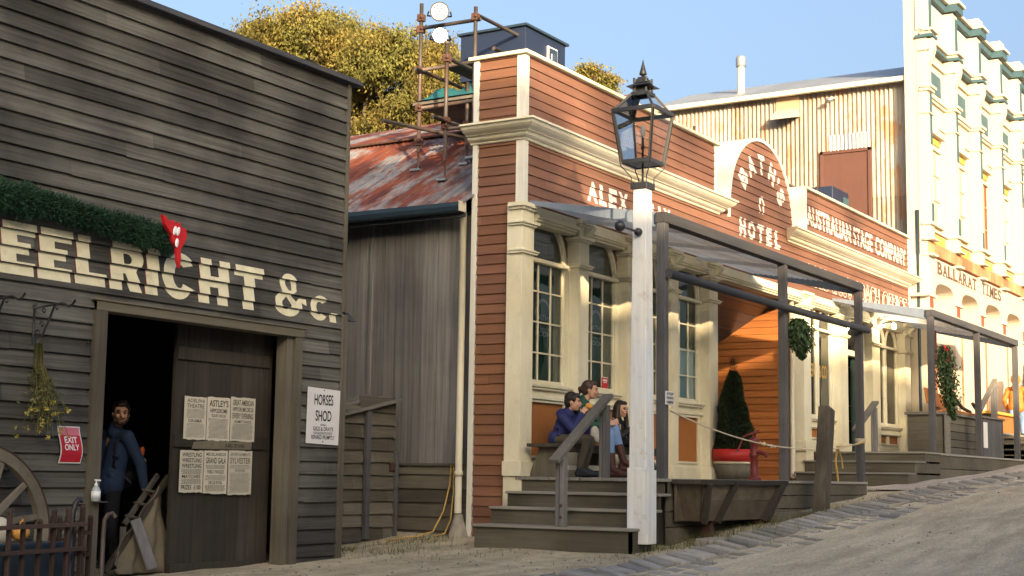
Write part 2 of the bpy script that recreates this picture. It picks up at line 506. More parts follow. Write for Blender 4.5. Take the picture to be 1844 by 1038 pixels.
# cloth and skin
mat('skin', (.50, .29, .20), .55, .02, (12, 12, 12), .06, .02, spec=.3)
mat('hair_dark', (.018, .012, .010), .5, .2, (40, 40, 8), .4, .4, spec=.4)
mat('hair_brown', (.05, .028, .018), .5, .2, (40, 40, 8), .4, .4, spec=.4)
mat('jacket_blue', (.018, .024, .105), .7, .05, (14, 14, 14), .3, .5, bdist=.012)
mat('jacket_green', (.012, .065, .045), .7, .05, (14, 14, 14), .3, .5, bdist=.012)
mat('coat_black', (.012, .014, .016), .7, .05, (14, 14, 14), .3, .5, bdist=.012)
mat('shirt_navy', (.022, .042, .095), .8, .05, (60, 60, 60), .2, .4, bdist=.006)
mat('jeans_light', (.17, .27, .46), .85, .05, (18, 18, 8), .25, .4, bdist=.008)
mat('jeans_dark', (.02, .04, .12), .85, .05, (18, 18, 8), .25, .4, bdist=.008)
mat('trousers_olive', (.07, .062, .045), .85, .05, (18, 18, 8), .25, .4, bdist=.008)
mat('trousers_black', (.012, .013, .018), .85, .05, (18, 18, 8), .25, .4, bdist=.008)
mat('boots_brown', (.06, .022, .018), .55, .05, (9, 9, 9), .3, .3)
mat('shoes_dark', (.02, .025, .03), .6, .05, (9, 9, 9), .3, .3)
mat('jacket_orange', (.50, .16, .03), .7, .05, (14, 14, 14), .25, .4, bdist=.012)
mat('bun_orange', (.60, .30, .07), .7, .05, (20, 20, 20), .2, .2)
mat('bag_black', (.012, .013, .018), .6, .05, (9, 9, 9), .3, .3)
plain('eye_dark', (.01, .008, .007), .2)
plain('lips', (.28, .09, .08), .5)
plain('white_plastic', (.75, .78, .80), .3, spec=.5)
plain('bottle_clear', (.35, .40, .42), .15, spec=.6)
plain('lamp_lit', (1, .97, .92), .5, emit=(1, .96, .90, 22))
plain('lamp_dim', (.3, .29, .28), .5, emit=(1, .93, .92, .20))
plain('lamp_led', (.08, .07, .07), .5)
plain('phone', (.01, .01, .012), .2)
plain('orange_patch', (.45, .10, .03), .6)
plain('grey_patch', (.3, .32, .34), .6)
plain('chrome', (.5, .5, .5), .25, metal=1.0)
glassmat('window_glass', (.75, .88, .84), .10)
glassmat('lantern_glass', (.93, .93, .92), .02)
glassmat('shop_glass', (.8, .82, .8), .05)

def corrugated_mat(name, kind):
    m = D.materials.new(name); m.use_nodes = True
    nt = m.node_tree; N = nt.nodes; L = nt.links; b = N['Principled BSDF']
    tc = N.new('ShaderNodeTexCoord')
    def noi(scale, vec, det=5, rough=.6):
        mp = N.new('ShaderNodeMapping'); mp.inputs['Scale'].default_value = vec; L.new(tc.outputs['Object'], mp.inputs[0])
        n = N.new('ShaderNodeTexNoise'); n.inputs['Scale'].default_value = scale; n.inputs['Detail'].default_value = det
        n.inputs['Roughness'].default_value = rough
        L.new(mp.outputs[0], n.inputs[0]); return n
    def ramp(src, a, b_):
        r = N.new('ShaderNodeValToRGB'); r.color_ramp.elements[0].position = a; r.color_ramp.elements[1].position = b_
        L.new(src.outputs[0], r.inputs[0]); return r
    def mix(f, a, b_):
        x = N.new('ShaderNodeMix'); x.data_type = 'RGBA'
        L.new(f, x.inputs[0])
        for i, c in ((6, a), (7, b_)):
            if isinstance(c, tuple): x.inputs[i].default_value = lin(c)
            else: L.new(c, x.inputs[i])
        return x.outputs[2]
    at = N.new('ShaderNodeAttribute'); at.attribute_name = 'rnd'
    if kind == 'wall':
        base = mix(ramp(noi(1, (1, 3, .5)), .35, .65).outputs[0], (.27, .26, .235), (.36, .325, .27))
        ru = ramp(noi(1, (1, 1.5, .9), 7, .72), .475, .56)
        st = ramp(noi(1, (1, 9, .35), 3), .4, .6)
        ml = N.new('ShaderNodeMath'); ml.operation = 'MULTIPLY'; L.new(ru.outputs[0], ml.inputs[0]); L.new(st.outputs[0], ml.inputs[1])
        m2 = N.new('ShaderNodeMath'); m2.operation = 'MULTIPLY_ADD'; m2.inputs[1].default_value = .85; m2.inputs[2].default_value = 0
        L.new(ml.outputs[0], m2.inputs[0])
        out = mix(m2.outputs[0], base, (.34, .12, .022))
        b.inputs['Roughness'].default_value = .55
    else:
        # rusted roof: broad bands down the slope, ragged paint remains
        a = ramp(noi(1, (.45, 1.7, 1), 6, .66), .47, .56)
        c = ramp(noi(1, (3, 13, 3), 7, .7), .42, .6)
        paint = mix(c.outputs[0], (.12, .135, .17), (.24, .215, .205))
        rust = mix(ramp(noi(1, (1.2, 5, 2), 6), .4, .6).outputs[0], (.065, .022, .020), (.17, .046, .020))
        ml = N.new('ShaderNodeMath'); ml.operation = 'MULTIPLY'; L.new(a.outputs[0], ml.inputs[0]); L.new(ramp(noi(1, (2.5, 9, 2), 8, .75), .36, .46).outputs[0], ml.inputs[1])
        out = mix(ml.outputs[0], rust, paint)
        b.inputs['Roughness'].default_value = .7
    vv = N.new('ShaderNodeMath'); vv.operation = 'MULTIPLY_ADD'; vv.inputs[1].default_value = .3; vv.inputs[2].default_value = .85
    L.new(at.outputs['Fac'], vv.inputs[0])
    vm = N.new('ShaderNodeVectorMath'); vm.operation = 'SCALE'; L.new(out, vm.inputs[0]); L.new(vv.outputs[0], vm.inputs['Scale'])
    L.new(vm.outputs[0], b.inputs['Base Color'])
    b.inputs['Specular IOR Level'].default_value = .3
    M[name] = m
corrugated_mat('corrugated_wall', 'wall')
corrugated_mat('rusty_roof', 'roof')

def ground_mat(name, c1, c2, c3, scale=1.0, bump=.5, streak=(1, 1, 1)):
    m = D.materials.new(name); m.use_nodes = True
    nt = m.node_tree; N = nt.nodes; L = nt.links; b = N['Principled BSDF']
    tc = N.new('ShaderNodeTexCoord'); mp = N.new('ShaderNodeMapping'); mp.inputs['Scale'].default_value = streak
    L.new(tc.outputs['Object'], mp.inputs[0])
    def noi(s, d=6, r=.6):
        n = N.new('ShaderNodeTexNoise'); n.inputs['Scale'].default_value = s * scale; n.inputs['Detail'].default_value = d
        n.inputs['Roughness'].default_value = r; L.new(mp.outputs[0], n.inputs[0]); return n
    n1, n2, n3 = noi(.9), noi(4, 9, .72), noi(38, 5, .75)
    r1 = N.new('ShaderNodeValToRGB'); r1.color_ramp.elements[0].color = lin(c1); r1.color_ramp.elements[1].color = lin(c2)
    r1.color_ramp.elements[0].position = .4; r1.color_ramp.elements[1].position = .62
    L.new(n1.outputs[0], r1.inputs[0])
    mx = N.new('ShaderNodeMix'); mx.data_type = 'RGBA'; mx.inputs[7].default_value = lin(c3)
    r2 = N.new('ShaderNodeValToRGB'); r2.color_ramp.elements[0].position = .45; r2.color_ramp.elements[1].position = .7
    L.new(n2.outputs[0], r2.inputs[0]); L.new(r2.outputs[0], mx.inputs[0]); L.new(r1.outputs[0], mx.inputs[6])
    vm = N.new('ShaderNodeVectorMath'); vm.operation = 'SCALE'
    ma0 = N.new('ShaderNodeMath'); ma0.operation = 'MULTIPLY_ADD'; ma0.inputs[1].default_value = 1.7; ma0.inputs[2].default_value = .15
    mpt = N.new('ShaderNodeMapping'); mpt.inputs['Scale'].default_value = (.22, 2.4, 1); L.new(tc.outputs['Object'], mpt.inputs[0])
    nt4 = N.new('ShaderNodeTexNoise'); nt4.inputs['Scale'].default_value = 1.6; nt4.inputs['Detail'].default_value = 6; L.new(mpt.outputs[0], nt4.inputs[0])
    rt4 = N.new('ShaderNodeMapRange'); rt4.inputs[1].default_value = .35; rt4.inputs[2].default_value = .65; rt4.inputs[3].default_value = .86; rt4.inputs[4].default_value = 1.2; L.new(nt4.outputs[0], rt4.inputs[0])
    L.new(n3.outputs[0], ma0.inputs[0])
    ma = N.new('ShaderNodeMath'); ma.operation = 'MULTIPLY'; L.new(ma0.outputs[0], ma.inputs[0]); L.new(rt4.outputs[0], ma.inputs[1])
    L.new(mx.outputs[2], vm.inputs[0]); L.new(ma.outputs[0], vm.inputs['Scale'])
    L.new(vm.outputs[0], b.inputs['Base Color']); b.inputs['Roughness'].default_value = .95; b.inputs['Specular IOR Level'].default_value = .15
    bp = N.new('ShaderNodeBump'); bp.inputs['Strength'].default_value = bump; bp.inputs['Distance'].default_value = .03
    ad = N.new('ShaderNodeMath'); ad.operation = 'MULTIPLY_ADD'; ad.inputs[1].default_value = .35
    L.new(n3.outputs[0], ad.inputs[0]); L.new(n2.outputs[0], ad.inputs[2])
    L.new(ad.outputs[0], bp.inputs['Height']); L.new(bp.outputs[0], b.inputs['Normal'])
    M[name] = m
ground_mat('street_dirt', (.42, .37, .275), (.33, .29, .215), (.50, .44, .33), 1.0, .8, (.35, 1.3, 1))
ground_mat('yard_dirt', (.38, .33, .235), (.27, .24, .165), (.46, .40, .30), 1.3, .6)
ground_mat('paving', (.36, .32, .27), (.42, .37, .33), (.30, .27, .23), 2.0, .5)

def translucent(name, amount, col):
    m = M[name]; nt = m.node_tree; N = nt.nodes; L = nt.links
    t = N.new('ShaderNodeBsdfTranslucent'); t.inputs[0].default_value = lin(col)
    mx = N.new('ShaderNodeMixShader'); mx.inputs[0].default_value = amount
    L.new(N['Principled BSDF'].outputs[0], mx.inputs[1]); L.new(t.outputs[0], mx.inputs[2]); L.new(mx.outputs[0], N['Material Output'].inputs[0])
translucent('roof_lining', .35, (.7, .72, .76))
m = M['roof_lining']; N_ = m.node_tree.nodes; L_ = m.node_tree.links
tr_ = N_.new('ShaderNodeBsdfTransparent'); tr_.inputs[0].default_value = (.85, .87, .9, 1)
mx_ = N_.new('ShaderNodeMixShader'); mx_.inputs[0].default_value = .30
src_ = N_['Material Output'].inputs[0].links[0].from_socket
L_.new(src_, mx_.inputs[1]); L_.new(tr_.outputs[0], mx_.inputs[2]); L_.new(mx_.outputs[0], N_['Material Output'].inputs[0])
translucent('leaf_gold', .3, (.24, .20, .05))
# ------------------------------------------------------------------ ground, road, kerb
def grid_sheet(name, matn, xs, ys, dz=0.0, rough=0.0, gf=G):
    m = MB()
    V = []
    for y in ys:
        for x in xs:
            h = gf(x, y) + dz
            if rough: h += rough * mnoise.fractal(Vector((x * .9, y * .9, 3.1)), 1.0, 2.0, 4)
            V.append((x, y, h))
    nx = len(xs)
    F = [(j * nx + i, j * nx + i + 1, (j + 1) * nx + i + 1, (j + 1) * nx + i) for j in range(len(ys) - 1) for i in range(nx - 1)]
    m.mesh(V, F, .5, True)
    return tag(m.build(name, matn), kind='structure')

def frange(a, b, s):
    out = []; x = a
    while x < b - 1e-6: out.append(x); x += s
    out.append(b); return out
GX = frange(-300, -40, 65) + frange(-30, 4, 2)[:-1] + frange(4, 46, .25)[:-1] + frange(46, 80, 2)[:-1] + frange(80, 700, 60)
def Gfar(x, y): return G(min(x, 160), y)
grid_sheet('street', 'street_dirt', GX, frange(-200, -8, 24)[:-1] + frange(-8, 5.9, .35), rough=.018, gf=Gfar)
grid_sheet('ground', 'yard_dirt', GX, frange(5.9, 18, .3)[:-1] + frange(18, 500, 40), rough=.03, gf=Gfar)

def Gpave(x, y): return interp(x, GT) + .05
m = MB()
xs = frange(21.75, 33, .5)
V = [(x, y, Gpave(x, y) + .02 * mnoise.noise(Vector((x, y, 0)))) for y in (6.42, 6.8, 7.2) for x in xs]
m.mesh(V, [(j * len(xs) + i, j * len(xs) + i + 1, (j + 1) * len(xs) + i + 1, (j + 1) * len(xs) + i) for j in range(2) for i in range(len(xs) - 1)], .5, True)
tag(m.build('pavement', 'paving'), kind='structure')

rg = random.Random(5)
m = MB()
x = 10.4
while x < 46:
    w = rg.uniform(.15, .27)
    z = interp(x + w / 2, GT)
    skew = .20 + rg.uniform(-.02, .02)
    y0, y1 = 6.00 + rg.uniform(-.03, .03), 6.40 + rg.uniform(-.05, .05)
    zt0, zt1 = z + .045 + rg.uniform(-.008, .008), z + .092 + rg.uniform(-.012, .012)
    e = rg.uniform(-.006, .006)
    m.hexa([(x, y0, z - .2), (x + w, y0, z - .2), (x + w + skew, y1, z - .2), (x + skew, y1, z - .2),
            (x + .004, y0 + .01, zt0), (x + w - .004, y0 + .01, zt0 + e), (x + w + skew - .004, y1 - .01, zt1 + e), (x + skew + .004, y1 - .01, zt1)], rg.random())
    x += w + rg.uniform(.018, .034)
for row, (ya, yb_) in enumerate(((5.80, 5.995), (5.60, 5.79))):     # worn gutter stones bedded in the dirt
    x = 10.2 + row * .13
    while x < 46:
        w = rg.uniform(.16, .48); z = interp(x + w / 2, GT)
        a = rg.uniform(-.006, .006)
        if rg.random() < (.96, .62)[row]:
            q = [(x, ya + rg.uniform(-.02, .03)), (x + w * .5, ya + rg.uniform(-.03, .02)), (x + w, ya + rg.uniform(-.02, .03)), (x + w + .05, yb_ + rg.uniform(-.02, .0)), (x + w * .5 + .05, yb_), (x + .05, yb_ + rg.uniform(-.02, 0))]
            n_ = 6; zt = z + (.018, .006)[row] + a
            m.mesh([(u, v, zt - .15) for u, v in q] + [(u, v, zt + (v - ya) * .05) for u, v in q], [tuple(range(6, 12))] + [(k, (k + 1) % 6, 6 + (k + 1) % 6, 6 + k) for k in range(6)], rg.random())
        x += w + rg.uniform(.006, .02)
tag(m.build('kerb', 'kerb_stone', bevel=.016), kind='structure')

# tufts of grass at the foot of walls, kerb and trough
m = MB()
def tuft(cx, cy, n, sp, h):
    for _ in range(n):
        x = cx + rg.gauss(0, sp); y = cy + rg.gauss(0, sp * .5)
        z = G(x, y)
        a = rg.uniform(0, 2 * PI); l = h * rg.uniform(.4, 1); w = .005
        dx, dy = math.cos(a), math.sin(a)
        tip = (x + dx * l * .6, y + dy * l * .6, z + l)
        m.face([(x - dy * w, y + dx * w, z - .02), (x + dy * w, y - dx * w, z - .02), tip], rg.random())
for (a, b, n, s, h) in ((13.0, 9.35, 260, .35, .07), (12.75, 10.0, 200, .25, .09), (14.2, 9.9, 220, .35, .08), (15.2, 6.62, 380, .5, .13), (16.4, 6.6, 260, .4, .10), (17.6, 6.6, 200, .35, .09),
                        (14.1, 6.95, 160, .2, .09), (18.9, 6.6, 120, .3, .06), (13.2, 8.3, 120, .5, .05), (13.5, 6.6, 160, .6, .05), (24, 6.75, 100, .8, .05), (20.5, 6.7, 90, .6, .05)):
    tuft(a, b, n, s, h)
tag(m.build('grass', 'grass'), kind='stuff', label='short weeds and grass along the walls, the trough and the kerb', cat='grass')
m = MB()
for _ in range(1500):               # loose gravel
    x = rg.uniform(9.5, 30); y = 9.4 - abs(rg.gauss(0, 2.2))
    if y < 3: continue
    s_ = rg.uniform(.006, .02)
    z = G(x, y) + .035 * mnoise.fractal(Vector((x * .9, y * .9, 3.1)), 1.0, 2.0, 4)
    m.ball((x, y, z + s_ * .3), s_, s_ * rg.uniform(.6, 1), s_ * .6, n=5, m=3, r=rg.random())
tag(m.build('gravel', 'kerb_stone'), kind='stuff', label='scattered pebbles on the dirt street', cat='gravel')

# ------------------------------------------------------------------ wheelwright shed (left)
YL = 9.6
zb = -1.12
shop = thing('timber_workshop', 'dark weatherboard workshop with cream wheelwright lettering and an open doorway', 'building', (10, YL, -.9))
P = PX(YL)
m = MB()
BO = (-1.09, .137, .030)
siding(m, P, -1.09, 4.13, .137, .030, rectspans(3.5, 12.18, [(8.83, 11.53, -2, 1.44)]), seg=3.4, jit=.006, seed=3)
wall_l = m.build('wall', 'barn_board', shop)
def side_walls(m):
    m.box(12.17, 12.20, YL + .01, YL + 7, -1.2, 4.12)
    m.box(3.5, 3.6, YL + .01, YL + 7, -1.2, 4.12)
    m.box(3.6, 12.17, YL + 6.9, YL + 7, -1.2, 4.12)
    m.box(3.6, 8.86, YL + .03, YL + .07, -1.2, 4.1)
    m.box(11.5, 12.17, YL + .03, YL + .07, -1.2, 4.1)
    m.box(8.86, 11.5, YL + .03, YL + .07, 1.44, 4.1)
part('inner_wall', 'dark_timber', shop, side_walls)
def roofp(m):
    m.box(3.4, 12.34, YL - .10, YL + .04, 4.13, 4.17)
    m.hexa([(3.4, YL - .06, 4.17), (12.32, YL - .06, 4.17), (12.32, YL + 7.1, 4.6), (3.4, YL + 7.1, 4.6), (3.4, YL - .06, 4.20), (12.32, YL - .06, 4.20), (12.32, YL + 7.1, 4.63), (3.4, YL + 7.1, 4.63)])
part('roof', 'beam_timber', shop, roofp, .004)
part('corner_board', 'barn_trim', shop, lambda m: (m.box(12.18, 12.27, YL - .035, YL + .05, zb, 1.66), m.box(12.17, 12.23, YL - .03, YL + .05, 1.66, 4.13)), .004)
part('door_frame', 'barn_trim', shop, lambda m: m.box(8.80, 8.93, YL - .06, YL + .12, -1.2, 1.44), .005)
def dframe(m):
    m.box(11.33, 11.42, YL - .02, YL + .12, -1.2, 1.40)
    m.box(11.42, 11.53, YL - .055, YL + .10, -1.2, 1.44)
part('door_frame', 'barn_trim', shop, dframe, .005)

part('door_header', 'barn_trim_x', shop, lambda m: (m.box(8.80, 11.54, YL - .065, YL + .10, 1.36, 1.44), m.box(8.76, 11.58, YL - .080, YL + .02, 1.442, 1.458)), .004)
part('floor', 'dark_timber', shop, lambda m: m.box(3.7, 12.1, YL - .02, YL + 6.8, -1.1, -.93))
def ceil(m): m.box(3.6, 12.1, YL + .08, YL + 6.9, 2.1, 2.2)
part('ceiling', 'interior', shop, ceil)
def eave(m):
    m.hexa([(12.16, YL - .03, 1.69), (12.28, YL - .03, 1.69), (12.42, YL - .03, 1.61), (12.30, YL - .03, 1.61), (12.16, YL + .5, 1.71), (12.28, YL + .5, 1.71), (12.44, YL + .5, 1.63), (12.30, YL + .5, 1.63)])
    m.box(12.24, 12.29, YL, YL + .4, 1.52, 1.60)
part('flashing', 'beam_timber', shop, eave)
# sign letters
t = .30
def ring(o, i): return [o, i]
def Lrect(a, b, c, d): return [(a, c), (b, c), (b, d), (a, d)]
gl = {
 'E': [[(0, 0), (1, 0), (1, .25), (.46, .25), (.46, .40), (.84, .40), (.84, .62), (.46, .62), (.46, .76), (1, .76), (1, 1), (0, 1)]],
 'L': [[(0, 0), (1, 0), (1, .26), (.42, .26), (.42, 1), (0, 1)]],
 'I': [[(0, 0), (1, 0), (1, 1), (0, 1)]],
 'H': [[(0, 0), (.36, 0), (.36, .38), (.64, .38), (.64, 0), (1, 0), (1, 1), (.64, 1), (.64, .62), (.36, .62), (.36, 1), (0, 1)]],
 'T': [[(.32, 0), (.70, 0), (.70, .75), (1, .75), (1, 1), (0, 1), (0, .75), (.32, .75)]],
 'W': [[(.16, 0), (.38, 0), (.5, .5), (.62, 0), (.84, 0), (1, 1), (.8, 1), (.72, .4), (.58, 1), (.42, 1), (.28, .4), (.2, 1), (0, 1)]],
 'R': [[(0, 0), (.38, 0), (.38, .36), (.46, .36), (.62, 0), (1, 0), (.80, .42)] + arc(.58, .71, .42, .29, -50, 90, 10) + [(0, 1)], [(.38, .56), (.50, .56)] + arc(.50, .67, .13, .11, -90, 90, 6) + [(.38, .78)]],
 'G': [arc(.5, .5, .5, .52, 32, 328, 22) + [(1, .22), (.62, .34)] + arc(.5, .5, .17, .27, 300, 50, 16)],
 'C': [arc(.5, .5, .5, .5, 38, 322, 22) + arc(.5, .5, .2, .25, 310, 50, 16)],
 '.': [[(0, 0), (1, 0), (1, 1), (0, 1)]],
 '&': [[(.98, .30), (.86, .34)] + arc(.44, .28, .40, .30, 15, -180, 12) + [(.06, .42), (.22, .56)] + arc(.42, .78, .25, .24, 200, -20, 12) + [(.66, .62), (.52, .50), (.66, .36), (.76, .46), (.98, .46)],
       [(.50, .62)] + arc(.42, .77, .09, .11, -20, 200, 8) + [(.38, .66), (.44, .60)], [(.34, .42)] + arc(.38, .28, .14, .13, 160, 350, 8) + [(.38, .46)]],
}
m = MB()
for ch, a, b, c, d in (('W', 6.70, 7.27, 1.57, 1.98), ('H', 7.33, 7.74, 1.57, 1.98), ('E', 7.80, 8.145, 1.56, 1.985), ('E', 8.185, 8.53, 1.56, 1.985), ('L', 8.58, 8.915, 1.565, 1.98), ('R', 8.965, 9.345, 1.565, 1.98),
                       ('I', 9.385, 9.535, 1.565, 1.98), ('G', 9.585, 10.0, 1.56, 1.985), ('H', 10.055, 10.45, 1.565, 1.98), ('T', 10.53, 10.935, 1.565, 1.98), ('&', 11.12, 11.60, 1.56, 1.985),
                       ('C', 11.665, 11.935, 1.565, 1.82), ('.', 11.985, 12.09, 1.565, 1.66)):
    bm = glyph(gl[ch]); norm_bm(bm, a, b, c, d)
    if ch == '&': m.build('lettering', 'letter_cream', shop); m = MB()
    put_text(m, bm, P, .003, BO); bm.free()
m.build('lettering', 'letter_cream', shop)
m = MB()
for a, b in ((7.789, 7.80), (8.173, 8.183), (8.568, 8.578), (8.953, 8.963), (9.374, 9.384), (10.044, 10.054)):
    bm = glyph([[(0, 0), (1, 0), (1, 1), (0, 1)]]); norm_bm(bm, a, b, 1.565, 1.98); put_text(m, bm, P, .0028, BO); bm.free()
m.build('lettering_edge', 'letter_edge', shop)  # thin dark red edges painted along the left of the letters

# sliding door leaf inside the opening with its iron track
dl = thing('sliding_door', 'dark ledged plank door half closing the workshop doorway, printed bills pasted on it', 'door', (10.7, YL + .25, -.95))
def leaf(m):
    x = 10.08
    rr = random.Random(4)
    while x < 11.40:
        m.box(x, min(x + .148, 11.43), YL + .25, YL + .29, -.97, 1.42, rr.random()); x += .152
part('planks', 'door_timber', dl, leaf, .003)
part('ledge', 'door_timber', dl, lambda m: (m.box(10.08, 11.36, YL + .225, YL + .249, .24, .36), m.box(10.08, 11.36, YL + .225, YL + .249, -.95, -.83), m.box(10.08, 11.36, YL + .225, YL + .249, 1.05, 1.17)), .003)

def textblock(m, P, u0, u1, z0, z1, rows, off, seed=0):
    """rows: list of (weight, text or None, squeeze). None -> fine print lines made of small dashes"""
    rr = random.Random(seed)
    tot = sum(r_[0] for r_ in rows); z = z1
    for wgt, s_, sq in rows:
        h = (z1 - z0) * wgt / tot
        if s_:
            bm = text_bm(s_, .018)
            w = (u1 - u0) * sq / 2; c = (u0 + u1) / 2
            norm_bm(bm, c - w, c + w, z - h * .86, z - h * .12); put_text(m, bm, P, off); bm.free()
        elif s_ is None:
            n = max(1, int(round(h / .011))) if sq > 0 else 0
            for i in range(n):
                zz = z - (i + .5) * h / n; u = u0 + rr.uniform(0, .02)
                e = u1 - rr.uniform(0, .06) * (u1 - u0)
                while u < e:
                    l = rr.uniform(.008, .03)
                    m.prism([(u, zz - .0022), (min(u + l, e), zz - .0022), (min(u + l, e), zz + .0022), (u, zz + .0022)], P, off, off + .0005)
                    u += l + .006
        z -= h

PD = PX(YL + .222)
bills = [
 (10.18, 10.475, .31, .71, 'aged playbill of close faded print, top left of the six on the plank door', [(1, 'ADELPHI', .9), (1.2, 'THEATRE', .9), (2, None, 1), (1, 'DRAMA', .7), (3, None, 1)], 'ink_faded'),
 (10.485, 10.80, .31, .72, 'aged playbill with one heavy black line, top middle of the six on the plank door', [(1.6, "ASTLEY'S", .95), (1.0, 'HIPPODROME', .85), (.8, 'EQUES CIRCUS', .7), (3.5, None, 1)], 'ink'),
 (10.81, 11.16, .31, .735, 'aged playbill with a bold Every Evening line, top right on the plank door', [(1.2, 'GREAT AMERICAN', .95), (.9, 'HIPPODROME CIRCUS', .95), (1.2, 'EVERY EVENING', .95), (.6, 'ADMITTANCE', .8), (2.5, None, .6)], 'ink'),
 (10.15, 10.46, -.18, .21, 'aged Wrestling poster with its word printed three times, bottom left on the plank door', [(1, 'WRESTLING', .95), (1, 'WRESTLING', .95), (1, 'WRESTLING', .95), (1, None, 1), (.8, 'MATCHES', .9), (1, None, 1), (1.1, 'PRIZES  £100', .95)], 'ink'),
 (10.47, 10.79, -.19, .215, 'aged playbill with heavy scrolled title line, bottom middle on the plank door', [(.8, 'MISCELLANEOUS', .95), (1.5, 'GRAND GALA', .98), (.8, None, 1), (1.1, 'PABLO FANQUE', .8), (1, None, 1), (.8, 'CIRCUS ROYAL', .7), (1.2, None, 1)], 'ink'),
 (10.805, 11.14, -.20, .22, 'aged playbill with faded title and green stained corner, bottom right on the plank door', [(.8, 'ENTERTAINMENTS', .95), (1.5, 'SYLVESTER', .98), (.7, None, 1), (.7, 'SPLENDID', .5), (.7, None, 1), (3, None, .8)], 'ink_faded'),
]
for i, (a, b, c, d, lab, rows, ink) in enumerate(bills):
    pm = MB()
    rr = random.Random(i)
    n = 8
    top = [(a + (b - a) * k / n, d + rr.uniform(-.004, .004)) for k in range(n + 1)]
    bot = [(a + (b - a) * k / n, c + rr.uniform(-.006, .006)) for k in range(n, -1, -1)]
    pm.prism(bot[::-1] + top[::-1], PD, 0, .0025, rr.random())
    t_ = thing('poster', lab, 'poster', (a, YL + .22, c), 'old playbills pasted on the plank door')
    pm.build('sheet', 'paper', t_)
    tm = MB(); textblock(tm, PD, a + .02, b - .02, c + .02, d - .015, rows, .0035, i); tm.build('print', ink, t_)
pm = MB()
pm.prism([(10.30, .225), (11.12, .235), (11.13, .31), (10.9, .305), (10.6, .31), (10.32, .29)], PD, 0, .002)
t_ = thing('poster_scrap', 'torn strip of old paper between the two rows of playbills', 'paper scrap', (10.3, YL + .22, .22))
pm.build('sheet', 'canvas', t_)
tm = MB(); bm = text_bm('A BILL OF FARE', .02); norm_bm(bm, 10.75, 11.02, .25, .285); put_text(tm, bm, PD, .003); tm.build('print', 'ink', t_)

# ------------------------------------------------------------------ signs on the workshop
PS = PX(YL - .037)
t_ = thing('poster', 'white Horses Shod notice nailed to the weatherboards right of the doorway', 'sign', (11.89, YL - .03, .32))
part('sheet', 'paper_white', t_, lambda m: m.prism([(11.635, .315), (12.155, .305), (12.165, .865), (11.645, .88)], PS, 0, .006))
tm = MB(); textblock(tm, PS, 11.74, 12.06, .35, .83, [(2.6, 'HORSES', .95), (.25, '', 1), (2.6, 'SHOD', .8), (.5, 'also', .3), (1.0, 'GIGS & DRAYS', 1.0), (.5, None, .6), (1.0, 'REPAIRED PROMPTLY', 1.15)], .0075, 3)
tm.build('print', 'ink', t_)
part('nail', 'iron_black', t_, lambda m: (m.ball((11.9, YL - .042, .856), .008), m.ball((11.9, YL - .042, .335), .008)))
t_ = thing('exit_sign', 'red and pink Exit Only sign with white border on the weatherboards left of the doorway', 'sign', (8.6, YL - .03, .06))
P0 = PX(YL - .03)
def PE(u, z, off=0.0): return (u + .012 * math.sin((z - .06) * 14), YL - .032 - .014 * math.sin((z - .06) * 16) - off, z)
def curved(m, a, b, c, d, o0, o1):
    n = 10
    for k in range(n):
        za, zb_ = c + (d - c) * k / n, c + (d - c) * (k + 1) / n
        m.prism([(a, za), (b, za), (b, zb_), (a, zb_)], PE, o0, o1)
part('sheet', 'paper_white', t_, lambda m: curved(m, 8.485, 8.72, .065, .37, 0, .004))
part('face', 'sign_red', t_, lambda m: curved(m, 8.495, 8.71, .075, .295, .004, .0055))
part('band', 'sign_pink', t_, lambda m: curved(m, 8.495, 8.71, .295, .36, .004, .0055))
tm = MB()
for s_, a, b, c, d in (('EXIT', 8.535, 8.67, .232, .283), ('ONLY', 8.527, 8.68, .172, .222)):
    bm = text_bm(s_, .02); norm_bm(bm, a, b, c, d); put_text(tm, bm, PE, .0068); bm.free()
tm.build('lettering', 'white_plastic', t_)

# iron bracket with dried flowers
def bracket(cx, lab):
    t_ = thing('iron_bracket', lab, 'bracket', (cx, YL - .03, 1.0))
    m = MB(); y0 = YL - .035
    m.path([(cx, y0, 1.02), (cx, y0, 1.33)], .009)
    m.path([(cx, y0, 1.31), (cx + .02, y0 - .15, 1.325), (cx + .03, y0 - .30, 1.34), (cx + .035, y0 - .36, 1.31), (cx + .04, y0 - .40, 1.33), (cx + .045, y0 - .42, 1.36)], .009)
    m.path([(cx + .02, y0 - .21, 1.32), (cx + .012, y0 - .16, 1.2), (cx + .005, y0 - .10, 1.08), (cx, y0 - .06, 1.03)], .009)
    for (yy, zz, rr_) in ((-.045, 1.10, .035), (-.085, 1.17, .03), (-.10, 1.28, .028), (-.25, 1.30, .026)):
        m.path([(cx + .01, y0 + yy + rr_ * (1 - k / 14) * math.cos(k * .6), zz + rr_ * (1 - k / 14) * math.sin(k * .6)) for k in range(12)], .006)
    m.ball((cx, y0, 1.33), .017)
    m.build('scrollwork', 'iron_black', t_)
bracket(8.16, 'black wrought iron scroll bracket above the dried flower bunch')
bracket(7.66, 'black wrought iron scroll bracket at the far left edge of the lettering')
t_ = thing('dried_flowers', 'upside-down bunch of dried stems with pale yellow flowers hung under the iron bracket', 'flowers', (8.24, YL - .12, 1.02))
rr = random.Random(8)
ms, mf = MB(), MB()
